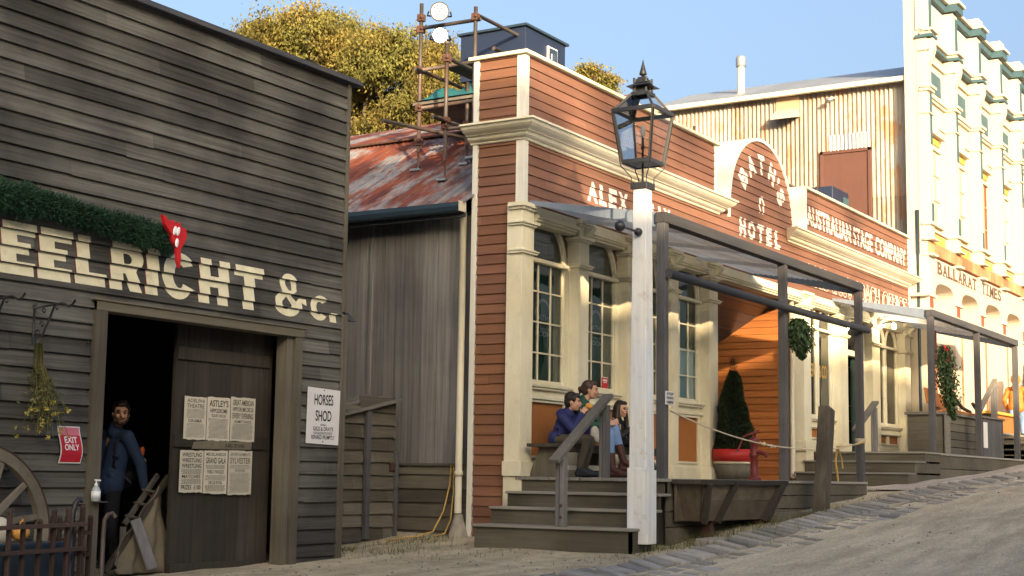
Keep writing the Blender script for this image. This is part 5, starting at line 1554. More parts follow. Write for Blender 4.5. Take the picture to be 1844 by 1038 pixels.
part('edge_boards', 'step_timber', pf, lambda m: (m.box(25.2, 31.6, 7.0, 7.03, .26, .475), m.box(25.2, 31.6, 7.0, 7.03, -.1, .25)), .003)
cr = thing('slatted_crate', 'weatherboard crate box with pale corner posts on the uphill boardwalk', 'crate', (28.2, 7.5, .515))
def crf(m):
    for k in range(5): m.box(27.05, 29.35, 7.42, 7.45, .53 + k * .145, .665 + k * .145)
    m.box(27.03, 27.06, 7.45, 8.1, .53, 1.25); m.box(29.34, 29.37, 7.45, 8.1, .53, 1.25); m.box(27.05, 29.35, 8.08, 8.1, .53, 1.25)
part('boards', 'shed_board', cr, crf, .004)
part('frame', 'grey_timber_x', cr, lambda m: (m.box(26.98, 29.46, 7.36, 8.14, 1.25, 1.30), m.box(26.98, 27.30, 7.39, 7.42, .52, 1.25), m.box(29.18, 29.42, 7.39, 7.42, .52, 1.25)), .004)
cb2 = thing('plank_cabinet', 'narrow grey plank cabinet with a white notice beside the slatted crate', 'cabinet', (30.5, 7.5, .515))
part('boards', 'post_timber', cb2, lambda m: [m.box(29.75 + k * .33, 29.75 + k * .33 + .32, 7.42, 7.95, .52, 1.30) for k in range(5)], .006)
part('top', 'grey_timber_x', cb2, lambda m: m.box(29.72, 31.42, 7.38, 7.98, 1.30, 1.34), .004)
part('notice', 'paper_white', cb2, lambda m: m.box(29.78, 30.05, 7.405, 7.42, .72, 1.22))
def buggy():
    t_ = thing('wooden_handcart', 'orange-brown wooden handcart with curved arms standing behind the crate', 'handcart', (29.6, 8.0, .515))
    part('back', 'panel_brown', t_, lambda m: m.hexa([(28.75, 8.2, 1.55), (30.55, 8.2, 1.42), (30.55, 8.24, 1.42), (28.75, 8.24, 1.55), (28.75, 8.25, 1.86), (30.35, 8.25, 1.74), (30.35, 8.29, 1.74), (28.75, 8.29, 1.86)]), .01)
    part('seat', 'panel_brown', t_, lambda m: m.box(28.8, 30.9, 7.75, 8.2, 1.36, 1.42), .01)
    part('arm', 'dark_timber', t_, lambda m: (m.path([(28.8, 7.8, 1.72), (29.2, 7.8, 1.66), (29.7, 7.8, 1.50), (30.3, 7.8, 1.44)], .035, 8), m.path([(30.5, 7.8, 1.62), (30.9, 7.8, 1.48), (31.3, 7.8, 1.32)], .035, 8)))
    for x in (28.9, 30.8): part('leg', 'dark_timber', t_, lambda m: m.box(x, x + .06, 7.8, 7.86, .52, 1.36), .004)
buggy()
for i, (x, lab) in enumerate(((31.05, 'leaning grey board on the uphill boardwalk by the cabinet'),)):
    t_ = thing('handrail', 'grey handrail with square post rising behind the slatted crate to the pale building', 'handrail', (x, 7.6, .5))
    part('post', 'grey_timber_z', t_, lambda m: m.box(31.15, 31.30, 7.5, 7.6, .5, 2.02), .005)
    part('rail', 'grey_timber_x', t_, lambda m: m.beam((29.9, 7.55, 1.38), (31.35, 7.55, 2.15), .10, .06), .005)

# platform 3 with its steps at the plastered building
pf3 = thing('stone_landing', 'raised timber landing with steps along the pale plastered building', 'landing', (33, 8, .6))
part('deck', 'tread_timber', pf3, lambda m: (m.box(31.0, 46, 7.62, 8.95, 1.06, 1.10), m.box(31.0, 32.0, 8.0, 8.95, 1.05, 1.06)))
part('edge_boards', 'step_timber', pf3, lambda m: (m.box(31.62, 46, 7.64, 7.67, .3, 1.05), m.box(31.6, 31.63, 7.0, 7.64, .1, .5)))
for k in range(4):
    part('step', 'step_timber', pf3, lambda m: (m.box(29.98 + .26 * k, 31.02, 7.98, 8.46, .52, .65 + .14 * k), m.box(29.95 + .26 * k, 31.02, 7.95, 8.47, .655 + .14 * k, .68 + .14 * k)), .004)
for k in range(4):
    part('step', 'step_timber', pf3, lambda m: (m.box(32.2, 38.5, 6.62 + .26 * k, 7.64, .3, .60 + .12 * k), m.box(32.15, 38.5, 6.60 + .26 * k, 7.64, .605 + .12 * k, .63 + .12 * k)), .004)
m = MB(); m.box(32.4, 35.3, 7.66, 7.95, 1.10, 1.62)
m2 = MB()
t_ = thing('market_bench', 'sunlit orange plank bench on the landing of the pale building', 'bench', (33, 7.8, 1.1))
part('seat', 'ballarat_yellow', t_, lambda m: m.box(32.1, 34.6, 7.8, 8.15, 1.50, 1.56), .01)
part('panel', 'panel_brown', t_, lambda m: m.box(32.2, 34.5, 7.86, 7.90, 1.12, 1.50), .01)
for x in (32.15, 34.45): part('leg', 'dark_timber', t_, lambda m: m.box(x, x + .07, 7.82, 8.12, 1.10, 1.5))
t_ = thing('potted_conifer', 'dark narrow conifer in a clay pot at the right edge, behind the walker in orange', 'potted tree', (38.0, 8.3, 1.1))
m = MB(); rr = random.Random(5)
for i in range(3000):
    z = 1.55 + 1.5 * rr.random(); s_ = (z - 1.55) / 1.5; th = rr.uniform(0, 2 * PI); q = (.34 * (1 - s_) ** .7 + .02) * rr.random() ** .4
    c = Vector((38.0 + q * math.cos(th), 8.2 + q * math.sin(th), z)); d_ = Vector((math.cos(th), math.sin(th), .6)).normalized(); e_ = d_.cross(Vector((0, 0, 1))).normalized() * .02
    m.face([c - d_ * .03 + e_, c + d_ * .07, c - d_ * .03 - e_], rr.random())
m.build('foliage', 'cypress_green', t_)
part('pot', 'panel_brown', t_, lambda m: m.lathe([(.18, 0), (.28, .48)], (38.0, 8.2, 1.10), 16))

# ------------------------------------------------------------------ corrugated iron building behind
XC = 30.42
ci = thing('corrugated_building', 'tall pale corrugated iron building with rust stains behind the hotel', 'building', (XC, 12, 0))
def cw1(m):
    Y0, Y1 = 8.92, 15.0
    n = int((Y1 - Y0) / .10 * 4)
    for (za, zb_, o, s_) in ((3.5, 6.05, 0, 1), (6.0, 8.46, .012, 2)):
        corr(m, lambda t, s, h: (XC - h - o, Y0 + (Y1 - Y0) * t, s), n, [za, zb_], .030, s_)
part('wall', 'corrugated_wall', ci, cw1)
part('inner_wall', 'dark_timber', ci, lambda m: (m.box(XC + .03, XC + .1, 8.92, 15.0, 0, 8.4), m.box(XC + .03, 38, 14.95, 15.05, 0, 8.4), m.box(37.9, 38, 9, 15, 0, 8.4)))
part('patch_sheet', 'zinc_roof', ci, lambda m: corr(m, lambda t, s, h: (XC - .032 - h, 9.80 + .95 * t, s), 44, [7.03, 7.45], .018, 5))
def crf2(m):
    corr(m, lambda t, s, h: (XC - .22 + 2.6 * s, 8.8 + 6.3 * t, 8.50 + .95 * s + h), 320, [0, 1], .012, 6)
    m.face([(XC + 2.38, 8.8, 9.45), (XC + 2.38, 15.1, 9.45), (XC + 7.6, 15.1, 8.0), (XC + 7.6, 8.8, 8.0)])
part('roof', 'zinc_roof', ci, crf2)
part('gutter', 'cream', ci, lambda m: m.box(XC - .30, XC - .18, 8.85, 15.1, 8.40, 8.51), .02)
part('eave_board', 'ballarat_shadow', ci, lambda m: m.box(XC - .18, XC + .05, 8.9, 15.05, 8.46, 8.50))
part('door', 'metal_door', ci, lambda m: (m.box(XC - .07, XC - .03, 9.82, 10.83, 5.3, 7.03),), .004)
part('door_frame', 'metal_door', ci, lambda m: (m.box(XC - .10, XC - .03, 9.76, 9.83, 5.3, 7.10), m.box(XC - .10, XC - .03, 10.82, 10.89, 5.3, 7.10), m.box(XC - .10, XC - .03, 9.76, 10.89, 7.03, 7.10)), .004)
part('door_sill', 'grey_timber_x', ci, lambda m: m.box(XC - .35, XC - .10, 9.72, 10.3, 5.28, 5.36), .004)
vh = thing('vent_hood', 'cream sheet metal vent hood high on the corrugated wall', 'vent', (XC, 11.6, 8.1))
part('backplate', 'ballarat_shadow', vh, lambda m: m.box(XC - .05, XC - .035, 11.36, 11.90, 8.10, 8.42))
part('hood', 'ballarat_wall', vh, lambda m: m.hexa([(XC - .42, 11.36, 7.86), (XC - .03, 11.36, 7.95), (XC - .03, 11.90, 7.95), (XC - .42, 11.90, 7.86), (XC - .42, 11.36, 7.92), (XC - .05, 11.36, 8.14), (XC - .05, 11.90, 8.14), (XC - .42, 11.90, 7.92)]), .004)
t_ = thing('flue_pipe', 'galvanised flue pipe with a cowl standing on the zinc roof', 'flue', (31.5, 13.2, 8.9))
part('pipe', 'pipe_cream', t_, lambda m: m.lathe([(.13, 0), (.10, .08), (.085, .10), (.085, .80)], (31.5, 13.2, 8.88), 16))
part('cowl', 'zinc_roof', t_, lambda m: m.lathe([(.115, .72), (.12, .74), (.12, .92), (.10, .97), (.04, .99)], (31.5, 13.2, 8.88), 16))
m = MB(); m.path([(XC - .08, 8.80, 3.0), (XC - .08, 8.80, 5.6)], .035, 8); m.path([(30.0 + .06, 8.72, .6), (30.06, 8.72, 5.6)], .04, 8)
tag(m.build('downpipe', 'gutter_blue'), 'blue-grey downpipe in the corner between the hotel and the pale building', 'downpipe')
t_ = thing('wall_light', 'small lamp fitting under the eave of the corrugated wall', 'wall lamp', (XC - .2, 10.7, 8.2))
part('arm', 'pipe_cream', t_, lambda m: m.beam((XC - .03, 10.55, 8.28), (XC - .25, 10.6, 8.22), .04, .04))
part('shade', 'zinc_roof', t_, lambda m: m.lathe([(.10, 0), (.05, .06), (.02, .08)], (XC - .27, 10.6, 8.16), 12))

# boxes, pipe rail and bits on the hotel roof
t_ = thing('speaker_box', 'dark outdoor speaker box on the hotel roof beside the red-brown door', 'speaker', (28.9, 10.5, 5.4))
part('case', 'hut_blue', t_, lambda m: m.box(29.30, 30.30, 10.25, 10.95, 5.35, 6.12), .015)
part('grille', 'ballarat_teal', t_, lambda m: m.box(29.95, 30.22, 10.22, 10.25, 5.72, 5.98))
part('stand', 'iron_black', t_, lambda m: [m.box(a, a + .05, b, b + .05, 3.95, 5.35) for a in (29.35, 30.2) for b in (10.3, 10.85)])
t_ = thing('roof_guard_rail', 'rusty scaffold tube guard rail running along the hotel roof behind the parapet', 'guard rail', (20, 9.6, 4))
part('tube', 'tube_steel', t_, lambda m: m.path([(15.0, 9.55, 5.25), (28.3, 9.55, 5.32)], .028, 8))
for x in (17.6, 20.9, 23.75, 26.4):
    part('upright', 'tube_steel', t_, lambda m: m.path([(x, 9.55, 3.95), (x, 9.55, 5.52)], .026, 8))
t_ = thing('attic_window', 'small purple-paned window box behind the gap beside the arched sign panel', 'window', (21, 10.5, 4.6))
part('frame', 'cream', t_, lambda m: (m.box(21.2, 22.6, 10.1, 10.2, 4.3, 5.38), m.box(21.15, 22.65, 10.05, 10.1, 5.30, 5.40)))
part('pane', 'window_glass', t_, lambda m: m.box(21.3, 22.5, 10.09, 10.10, 4.5, 5.28))
for i, x in enumerate((20.2, 28.7)):
    t_ = thing('floodlight', ('small dark floodlight on the roof rail left of the arched sign', 'small dark floodlight at the uphill end of the hotel parapet')[i], 'floodlight', (x, 9.3, 5))
    part('head', 'iron_black', t_, lambda m: m.box(x - .12, x + .12, 9.2, 9.35, 5.10, 5.2), .01)
    part('stem', 'iron_black', t_, lambda m: m.path([(x, 9.3, 3.95), (x, 9.3, 5.12)], .015, 6))
# ------------------------------------------------------------------ scaffold tower, lamps and lighting hut
sc = thing('scaffold_tower', 'rusty tube scaffold with plank decks standing on the annex roof', 'scaffold', (15.6, 10.7, 4))
A_, B_, C_ = (15.77, 11.2), (15.24, 10.41), (15.79, 10.45)
def upr(x, y, z0, z1):
    part('upright', 'tube_steel', sc, lambda m: (m.path([(x, y, z0), (x, y, z0 + .30)], .016, 8), m.path([(x, y, z0 + .25), (x, y, z1)], .026, 10)))
    part('base_plate', 'zinc_roof', sc, lambda m: m.box(x - .09, x + .09, y - .07, y + .07, z0 - .02, z0 + .01))
upr(A_[0], A_[1], 4.02, 6.30); upr(B_[0], B_[1], 3.72, 5.50); upr(C_[0], C_[1], 4.03, 5.12); upr(15.77, 10.33, 4.1, 6.12)
for a, b in (((15.77, 11.32, 5.96), (15.77, 10.25, 5.94)), ((15.77, 10.33, 6.02), (17.6, 10.33, 6.02)), ((15.77, 11.2, 5.38), (15.77, 9.9, 5.38)), ((15.6, 11.16, 5.36), (17.4, 11.16, 5.36)), ((15.2, 10.40, 5.3), (17.2, 10.40, 5.3)),
             ((15.77, 11.2, 4.86), (15.77, 10.0, 4.86)), ((14.95, 10.41, 4.48), (16.2, 10.41, 4.48)), ((14.9, 11.15, 4.50), (16.3, 10.55, 4.45)), ((15.24, 10.45, 4.38), (15.4, 9.75, 4.40))):
    part('ledger', 'tube_steel', sc, lambda m: m.path([a, b], .026, 10))
for p in ((15.77, 11.2, 6.1), (15.77, 11.2, 5.94), (15.77, 10.33, 5.98), (15.77, 11.2, 5.38), (15.77, 11.2, 4.86), (15.24, 10.41, 4.48), (15.79, 10.45, 4.55), (15.77, 11.2, 4.40), (15.24, 10.41, 5.3), (15.24, 10.41, 4.42)):
    part('coupler', 'iron_rust', sc, lambda m: (m.box(p[0] - .045, p[0] + .045, p[1] - .045, p[1] + .045, p[2] - .05, p[2] + .05), m.ball((p[0] - .05, p[1] - .04, p[2]), .022)), .008)
part('deck', 'grey_timber_x', sc, lambda m: [m.box(15.75 + .23 * k, 15.97 + .23 * k, 9.75, 11.3, 4.90, 4.94) for k in range(6)], .004)
part('deck', 'grey_timber_x', sc, lambda m: [m.box(15.95 + .23 * k, 16.17 + .23 * k, 9.75, 10.95, 5.42, 5.46) for k in range(8)], .004)
t_ = thing('tarpaulin', 'crumpled teal tarpaulin bundle lying on the lower scaffold deck', 'tarpaulin', (16, 10.6, 4.95))
m = MB(); n = 20
V = []
for i in range(n + 1):
    for j in range(n + 1):
        x, y = 15.72 + 1.0 * i / n, 9.95 + 1.25 * j / n
        e = min(1, min(i, n - i, j, n - j) / 3)
        V.append((x, y, 4.95 + e * (.10 + .13 * abs(mnoise.noise(Vector((x * 4, y * 4, 2)))) + .06 * mnoise.noise(Vector((x * 11, y * 11, 0))))))
m.mesh(V, [(i * (n + 1) + j, (i + 1) * (n + 1) + j, (i + 1) * (n + 1) + j + 1, i * (n + 1) + j + 1) for i in range(n) for j in range(n)], .5, True)
m.build('sheet', 'tarp', t_)
vdir = Vector((-.80, -.55, -.24)).normalized()
def flood(lab, c, r_, lit):
    t_ = thing('stage_light', lab, 'stage light', c, 'round stage lights on the scaffold')
    c = Vector(c); q = vdir.to_track_quat('Z', 'Y').to_matrix()
    def L3(x, y, z): return c + q @ Vector((x, y, z))
    def disc(m, rr_, z, n=28):
        m.face([L3(rr_ * math.cos(2 * PI * k / n), rr_ * math.sin(2 * PI * k / n), z) for k in range(n)])
    part('housing', 'iron_black', t_, lambda m: m.path([L3(0, 0, -.16), L3(0, 0, -.13), L3(0, 0, -.02), L3(0, 0, .012)], [r_ * .55, r_ * .85, r_, r_], 28))
    part('lens', 'lamp_lit' if lit else 'lamp_dim', t_, lambda m: disc(m, r_ * .86, .014))
    if not lit:
        part('led', 'lamp_led', t_, lambda m: [m.ball(L3(rr_ * math.cos(a), rr_ * math.sin(a), .016), .009, n=6, m=4) for rr_, k_ in ((.0, 1), (r_ * .36, 6), (r_ * .66, 10)) for a in [2 * PI * i / k_ for i in range(k_)]])
    part('yoke', 'iron_black', t_, lambda m: m.path([L3(-r_ - .015, 0, -.05), L3(-r_ - .03, -.05, -.12), L3(0, -.06, -.22), L3(r_ + .03, -.05, -.12), L3(r_ + .015, 0, -.05)], .011, 6))
flood('upper round stage light on the scaffold, dimly glowing with its lamps showing', (15.50, 10.72, 6.04), .128, False)
flood('lower round stage light on the scaffold, glaring bright white', (15.50, 10.70, 5.715), .105, True)
h = thing('lighting_hut', 'dark blue-black plywood equipment hut with a small hatch above the hotel parapet', 'hut', (17.3, 10.7, 5.5))
part('wall', 'hut_blue', h, lambda m: m.box(16.82, 17.92, 10.2, 11.26, 5.47, 6.13), .004)
part('roof', 'gutter_blue', h, lambda m: m.box(16.78, 17.97, 10.16, 11.30, 6.13, 6.165), .004)
hf = part('hatch', 'paper_white', h, lambda m: m.box(17.40, 17.66, 10.175, 10.2, 5.74, 6.0), .003)
part('hatch_recess', 'gutter_blue', h, lambda m: m.box(17.425, 17.635, 10.165, 10.176, 5.77, 5.975))
part('hatch_lamp', 'chrome', h, lambda m: m.box(17.45, 17.56, 10.14, 10.165, 5.79, 5.90), .01)
part('shelf', 'gutter_blue', h, lambda m: m.box(17.3, 17.75, 10.08, 10.2, 5.70, 5.735), .004)

# ------------------------------------------------------------------ pale plastered building
bt = thing('plastered_building', 'cream two-storey plastered building with teal trim, arched openings and black slab lettering', 'building', (32, 8.6, 0))
NB = 7; PT = 2.05; YP = 8.45; YB = 8.68
def px(k): return 30.05 + PT * k
XE = px(NB) + .3
Pf = PX(8.5)
part('side_wall', 'ballarat_wall', bt, lambda m: m.box(30.06, 30.30, 8.52, 8.93, -.2, 10.5))
part('rear_wall', 'ballarat_wall', bt, lambda m: m.box(38.2, XE, 9.9, 16, -.2, 8.6))
part('core_wall', 'ballarat_cream', bt, lambda m: (m.box(30.30, XE, YB, YB + .3, 4.7, 9.4), m.box(30.3, XE, YB - .02, YB + .25, 9.4, 10.3), m.box(30.3, XE, 8.98, 9.9, 4.2, 4.7)))
def piers(m, k0):
    for k in (k0,):
        x = px(k); w = .30
        m.box(x, x + w, YP, YB, 4.98, 9.38)                       # upper pilaster
        m.box(x - .02, x + w + .02, YP - .02, YB, 9.42, 10.32)     # parapet pier
        m.box(x + .03, x + w - .03, YP - .10, YB + .1, 10.56, 10.74); m.box(x + .08, x + w - .08, YP - .05, YB + .1, 10.74, 10.80)
        m.box(x - .01, x + .28, 8.5, 8.98, -.2, 4.68)
for k_ in range(NB + 1): part('pilaster', 'ballarat_cream', bt, lambda m: piers(m, k_), .01)
if 1:
    def run(m, z0, z1, o):        # moulding that breaks forward over the pilasters
        for k in range(NB):
            x = px(k); m.box(x + .30, x + PT, YB - o, YB, z0, z1)
        for k in range(NB + 1):
            x = px(k); m.box(x - o * .6, x + .30 + o * .6, YP - o, YP + .02, z0, z1); m.box(x - o * .6, x + .30 + o * .6, YP + .02, YB - o, z0, z1)
    for q_ in ((4.64, 4.69, .06), (4.96, 5.0, .10), (5.28, 5.34, .06), (7.62, 7.65, .04), (8.10, 8.16, .06), (8.16, 8.22, .10), (8.96, 9.0, .06), (9.30, 9.36, .10), (9.36, 9.42, .16), (10.50, 10.56, .20)):
        part('moulding', 'ballarat_cream', bt, lambda m: run(m, *q_), .008)
for k in range(NB + 1):
    x = px(k)
    part('teal_trim', 'ballarat_teal', bt, lambda m: m.box(x + .14, x + .302, YP - .006, YP, 5.36, 5.75))
    part('teal_trim', 'ballarat_teal', bt, lambda m: m.box(x + .14, x + .302, YP - .006, YP, 7.0, 8.08))
    part('teal_trim', 'ballarat_teal', bt, lambda m: m.box(x + .12, x + .322, YP - .027, YP - .02, 9.50, 10.24))
    part('teal_trim', 'ballarat_teal', bt, lambda m: m.box(x - .10, x + .40, YP - .14, YB, 10.34, 10.50))
    part('teal_trim', 'ballarat_teal', bt, lambda m: m.box(x - .05, x + .35, YP - .14, YB, 9.24, 9.30))
    if k < NB:
        part('teal_trim', 'ballarat_teal', bt, lambda m: m.box(x + .55, x + PT - .25, YB - .02, YB, 8.36, 8.80))
        part('teal_trim', 'ballarat_teal', bt, lambda m: m.box(x + .40, x + PT - .10, YB - .12, YB, 10.34, 10.50))
        part('teal_trim', 'ballarat_teal', bt, lambda m: m.box(x + .30, x + PT, YB - .14, YB, 9.24, 9.30))
def yel(m, k0):
    for k in (k0,):
        x = px(k)
        m.box(x + .42, x + PT - .12, YB - .004, YB, 5.04, 5.25)
        m.box(x + .62, x + PT - .38, YB - .004, YB, 9.62, 10.16)
        m.box(x + .78, x + PT - .50, YB - .004, YB, 5.36, 5.46)
        m.box(x + .76, x + PT - .5, YB - .03, YB, 7.20, 7.34)
        m.hexa([(x + .28, YP + .05, 8.28), (x + .50, YB, 8.28), (x + .40, YB, 8.28), (x + .28, YB, 8.28), (x + .28, YP + .05, 8.40), (x + .50, YB - .01, 8.40), (x + .40, YB, 8.40), (x + .28, YB, 8.40)])
for k_ in range(NB): part('yellow_panel', 'ballarat_yellow', bt, lambda m: yel(m, k_))
def scroll(m, k0):
    for k in (k0,):
        x = px(k)
        pts = [(YB - .02 - YB, 8.22)] 
        prof_ = [(0, 8.24), (-.10, 8.26), (-.17, 8.40), (-.20, 8.60), (-.30, 8.80), (-.36, 9.0), (-.36, 9.22), (0, 9.22)]
        P_ = lambda u, z, off=0.0, x=x: (x + off, YB + u, z)
        m.prism(prof_, P_, .03, .27)
for k_ in range(NB + 1): part('scroll_bracket', 'ballarat_cream', bt, lambda m: scroll(m, k_), .01)
part('brick_band', 'ballarat_brick', bt, lambda m: [m.box(30.09 + .42 * k, 30.09 + .42 * k + .40, 8.485, 8.70, 4.70, 4.955) for k in range(int((XE - 30.1) / .42))])
# upper windows
for k in range(NB):
    c = px(k) + .30 + (PT - .30) / 2 + .0
    fr_ = MB()
    fr_.box(c - .40, c - .32, YB - .05, YB + .02, 5.48, 7.05); fr_.box(c + .32, c + .40, YB - .05, YB + .02, 5.48, 7.05)
    fr_.box(c - .44, c + .44, YB - .07, YB + .02, 7.05, 7.14); fr_.box(c - .46, c + .46, YB - .09, YB + .02, 5.40, 5.48); fr_.box(c - .50, c + .50, YB - .13, YB, 7.36, 7.42)
    fr_.box(c - .16, c + .16, YB - .10, YB, 7.42, 7.62)
    w_ = fr_.build('window', 'ballarat_cream', bt, .005)
    q = MB(); q.box(c - .32, c + .32, YB - .012, YB - .006, 5.48, 7.05); q.build('curtain', 'interior_red' if k == 2 else 'curtain', w_)
    q = MB(); q.box(c - .012, c + .012, YB - .035, YB - .02, 5.48, 7.05)
    for z in (5.98, 6.52): q.box(c - .32, c + .32, YB - .035, YB - .02, z - .012, z + .012)
    q.build('glazing_bar', 'ballarat_shadow', w_)
# arcade
def arch2(c, n=16):
    w, zs, ri = .72, 3.86, .30
    pts = [(c - w, -.2), (c - w, zs)]
    for i in range(1, n):
        a = PI - PI * i / n
        pts.append((c + w * math.copysign(abs(math.cos(a)) ** .7, math.cos(a)), zs + ri * math.sin(a) ** .7))
    return pts + [(c + w, zs), (c + w, -.2)]
def arcade(m):
    for k in range(NB):
        c = px(k) + .14 + PT / 2; a = arch2(c)
        out = []
        for (u, z) in a:
            if z < 3.8: out.append((px(k) + .27 if u < c else px(k + 1) + .0, z))
            else: out.append((px(k) + .27 + (u - (c - .72)) / 1.44 * (PT - .27), 4.64 if 0 < 1 else z))
        m.strip(a, out, Pf, -.45, 0.0)
part('arcade_wall', 'ballarat_wall', bt, arcade)
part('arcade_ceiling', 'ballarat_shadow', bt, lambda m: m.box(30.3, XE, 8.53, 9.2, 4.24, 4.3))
def caps(m, k0):
    for k in (k0,):
        x = px(k)
        for z0, z1, o in ((3.80, 3.86, .04), (3.50, 3.56, .04)):
            m.box(x - .12 - o, x + .43 + o, 8.5 - o, 9.0, z0, z1)
        m.box(x - .14, x + .45, 8.48, 9.0, -.2, 1.45)
for k_ in range(NB + 1): part('pier_moulding', 'ballarat_cream', bt, lambda m: caps(m, k_), .006)
for k in range(NB + 1): part('red_inset', 'brick_red', bt, lambda m: m.box(px(k) + .02, px(k) + .26, 8.490, 8.5, 3.57, 3.79))
for k in range(NB + 1): part('quoin', 'ballarat_brick', bt, lambda m: m.box(px(k) + .30, px(k) + .425, 8.488, 8.52, 1.5, 3.48))
for k in range(NB):
    c = px(k) + .14 + PT / 2
    P_ = PX(8.95)
    fr_ = MB()
    fr_.strip(arch_pts(c, .36, 3.25, .36, 1.1), arch_pts(c, .46, 3.25, .46, 1.1), P_, -.05, .06)
    fr_.strip(arch_pts(c, .46, 3.25, .46, 1.1), [(c - .78, 1.1)] + [(c - .78 + 1.56 * i / 16, 4.25) for i in range(17)] + [(c + .78, 1.1)], P_, -.05, .0)
    w_ = fr_.build('shop_window', 'ballarat_cream', bt)
    q = MB(); q.face([P_(u, z, -.04) for u, z in arch_pts(c, .36, 3.25, .36, 1.5)]); q.build('curtain' if k != 1 else 'door_leaf', 'curtain' if k != 1 else 'panel_brown', w_)
    q = MB(); q.box(c - .36, c + .36, 8.93, 8.98, 1.1, 1.5); q.box(c - .02, c + .02, 8.94, 8.98, 1.5, 3.5); q.build('stall_riser', 'ballarat_yellow', w_)
part('plinth', 'ballarat_cream', bt, lambda m: m.box(30.02, 30.5, 8.44, 8.52, -.2, 1.6), .006)
# slab serif letters
def slab(m, word, x0, x1, z0, z1, P, off, matw=.34):
    n = len(word); w = (x1 - x0) / n
    for i, ch in enumerate(word):
        a = x0 + i * w + .03 * w; b = x0 + (i + 1) * w - .07 * w
        bm = text_bm(ch, .03)
        if ch == 'I': norm_bm(bm, (a + b) / 2 - w * .12, (a + b) / 2 + w * .12, z0, z1)
        else: norm_bm(bm, a, b, z0, z1)
        put_text(m, bm, P, off); bm.free()
        t = (z1 - z0) * .10
        def bar(u, v, z, k=0): m.prism([(u, z), (v, z), (v, z + t), (u, z + t)], P, off + .001, off + .002)
        if ch in 'AMRI': bar(a - .01, a + (b - a) * .40, z0); bar(b - (b - a) * .40, b + .02, z0)
        if ch in 'LE': bar(a - .02, a + (b - a) * .4, z0)
        if ch in 'BLERMID': bar(a - .02, a + (b - a) * .35, z1 - t)
        if ch == 'T': bar(a + (b - a) * .25, a + (b - a) * .75, z0)
        if ch == 'I': bar((a + b) / 2 - w * .3, (a + b) / 2 + w * .3, z1 - t)
m = MB()
slab(m, 'BALLARAT', 30.66, 33.86, 4.335, 4.60, Pf, .004)
m.build('lettering', 'ink_brown', bt); m = MB()
slab(m, 'TIMES', 34.28, 36.12, 4.335, 4.60, Pf, .004)
m.build('lettering', 'ink_brown', bt)
m = MB(); m.prism([(30.70, 4.300), (33.84, 4.300), (33.84, 4.318), (30.70, 4.318)], Pf, .003, .004); m.prism([(34.30, 4.300), (36.12, 4.300), (36.12, 4.318), (34.30, 4.318)], Pf, .003, .004)
m.build('lettering_underline', 'grey_patch', bt)
m = MB(); bm = text_bm('C. SPENCER', .0); norm_bm(bm, 37.0, 40.6, 4.335, 4.60); put_text(m, bm, Pf, .004); m.build('painted_name', 'grey_patch', bt)

# ------------------------------------------------------------------ trees
def tree(label, name, lobes, trunk, leafmat, leaf, nclump, nleaf, seed, droop=.8, clump_r=.3):
    t_ = thing(name, label, 'tree', trunk[0])
    rr = random.Random(seed)
    m = MB(); tw = MB()
    base = Vector(trunk[1])
    for (c, r_) in lobes:
        c = Vector(c)
        tw.path([base, base.lerp(c, .5) + Vector((rr.gauss(0, .3), rr.gauss(0, .3), .2)), c], [r_ * .10, r_ * .06, r_ * .02], 6)
        for k in range(nclump):
            d_ = Vector((rr.gauss(0, 1), rr.gauss(0, 1), rr.gauss(0, 1))).normalized() * r_ * rr.uniform(.35, 1.0)
            cc = c + Vector((d_.x, d_.y, d_.z * .85))
            cr_ = clump_r * rr.uniform(.6, 1.4); rv = rr.uniform(.1, .9)
            if k % 3 == 0: tw.path([c, c.lerp(cc, .6) + Vector((0, 0, .05)), cc], [r_ * .018, r_ * .012, r_ * .005], 4)
            for q in range(nleaf):
                v = Vector((rr.gauss(0, .5), rr.gauss(0, .5), rr.gauss(0, .42))) * cr_
                p = cc + v
                l = leaf * rr.uniform(.6, 1.3)
                d2 = Vector((rr.gauss(0, .6), rr.gauss(0, .6), -droop + rr.gauss(0, .5))).normalized()
                e2 = d2.cross(Vector((rr.gauss(0, 1), rr.gauss(0, 1), rr.gauss(0, 1)))).normalized() * l * .22
                m.face([p, p + d2 * l * .5 + e2, p + d2 * l, p + d2 * l * .5 - e2], min(1, max(0, rv + rr.gauss(0, .18))))
    m.build('crown', leafmat, t_)
    tw.path([Vector(trunk[0]), Vector(trunk[0]).lerp(base, .5) + Vector((.15, .1, 0)), base], [trunk[2], trunk[2] * .8, trunk[2] * .55], 12)
    tw.build('trunk', 'bark', t_)
def scr(x, y, d):      # world point from bearing, used once to set out tree lobes
    f = 2673.06
    return tuple((_F + _r * ((x - 922) / f) - _u * ((y - 519) / f)) * d)
rr = random.Random(77)
lob = []
for x, y, r_ in ((452, 78, .62), (500, 70, .85), (560, 62, 1.0), (612, 66, .95), (655, 108, .9), (520, 130, 1.0), (600, 140, 1.15), (690, 95, .85), (742, 95, .9), (790, 118, .95), (828, 145, .8), (690, 170, 1.15), (770, 185, 1.1), (650, 215, 1.0), (720, 232, 1.0), (800, 225, 1.0), (640, 260, .8), (575, 190, 1.1)):
    lob.append((scr(x, y, 42 + rr.uniform(-1.6, 1.6)), r_ * 1.0))
tree('large golden-lit gum tree rising behind the workshop roof and the annex', 'gum_tree', lob, ((33.0, 25.2, -1), (32.6, 24.9, 8.0), .45), 'leaf_gold', .115, 54, 125, 5, clump_r=.34)
lob2 = [(scr(x, y, 52), r_) for x, y, r_ in ((1062, 138, .55), (1085, 150, .6), (1040, 150, .6), (1070, 175, .9), (1040, 215, 1.2), (1105, 210, 1.1), (1070, 265, 1.4))]
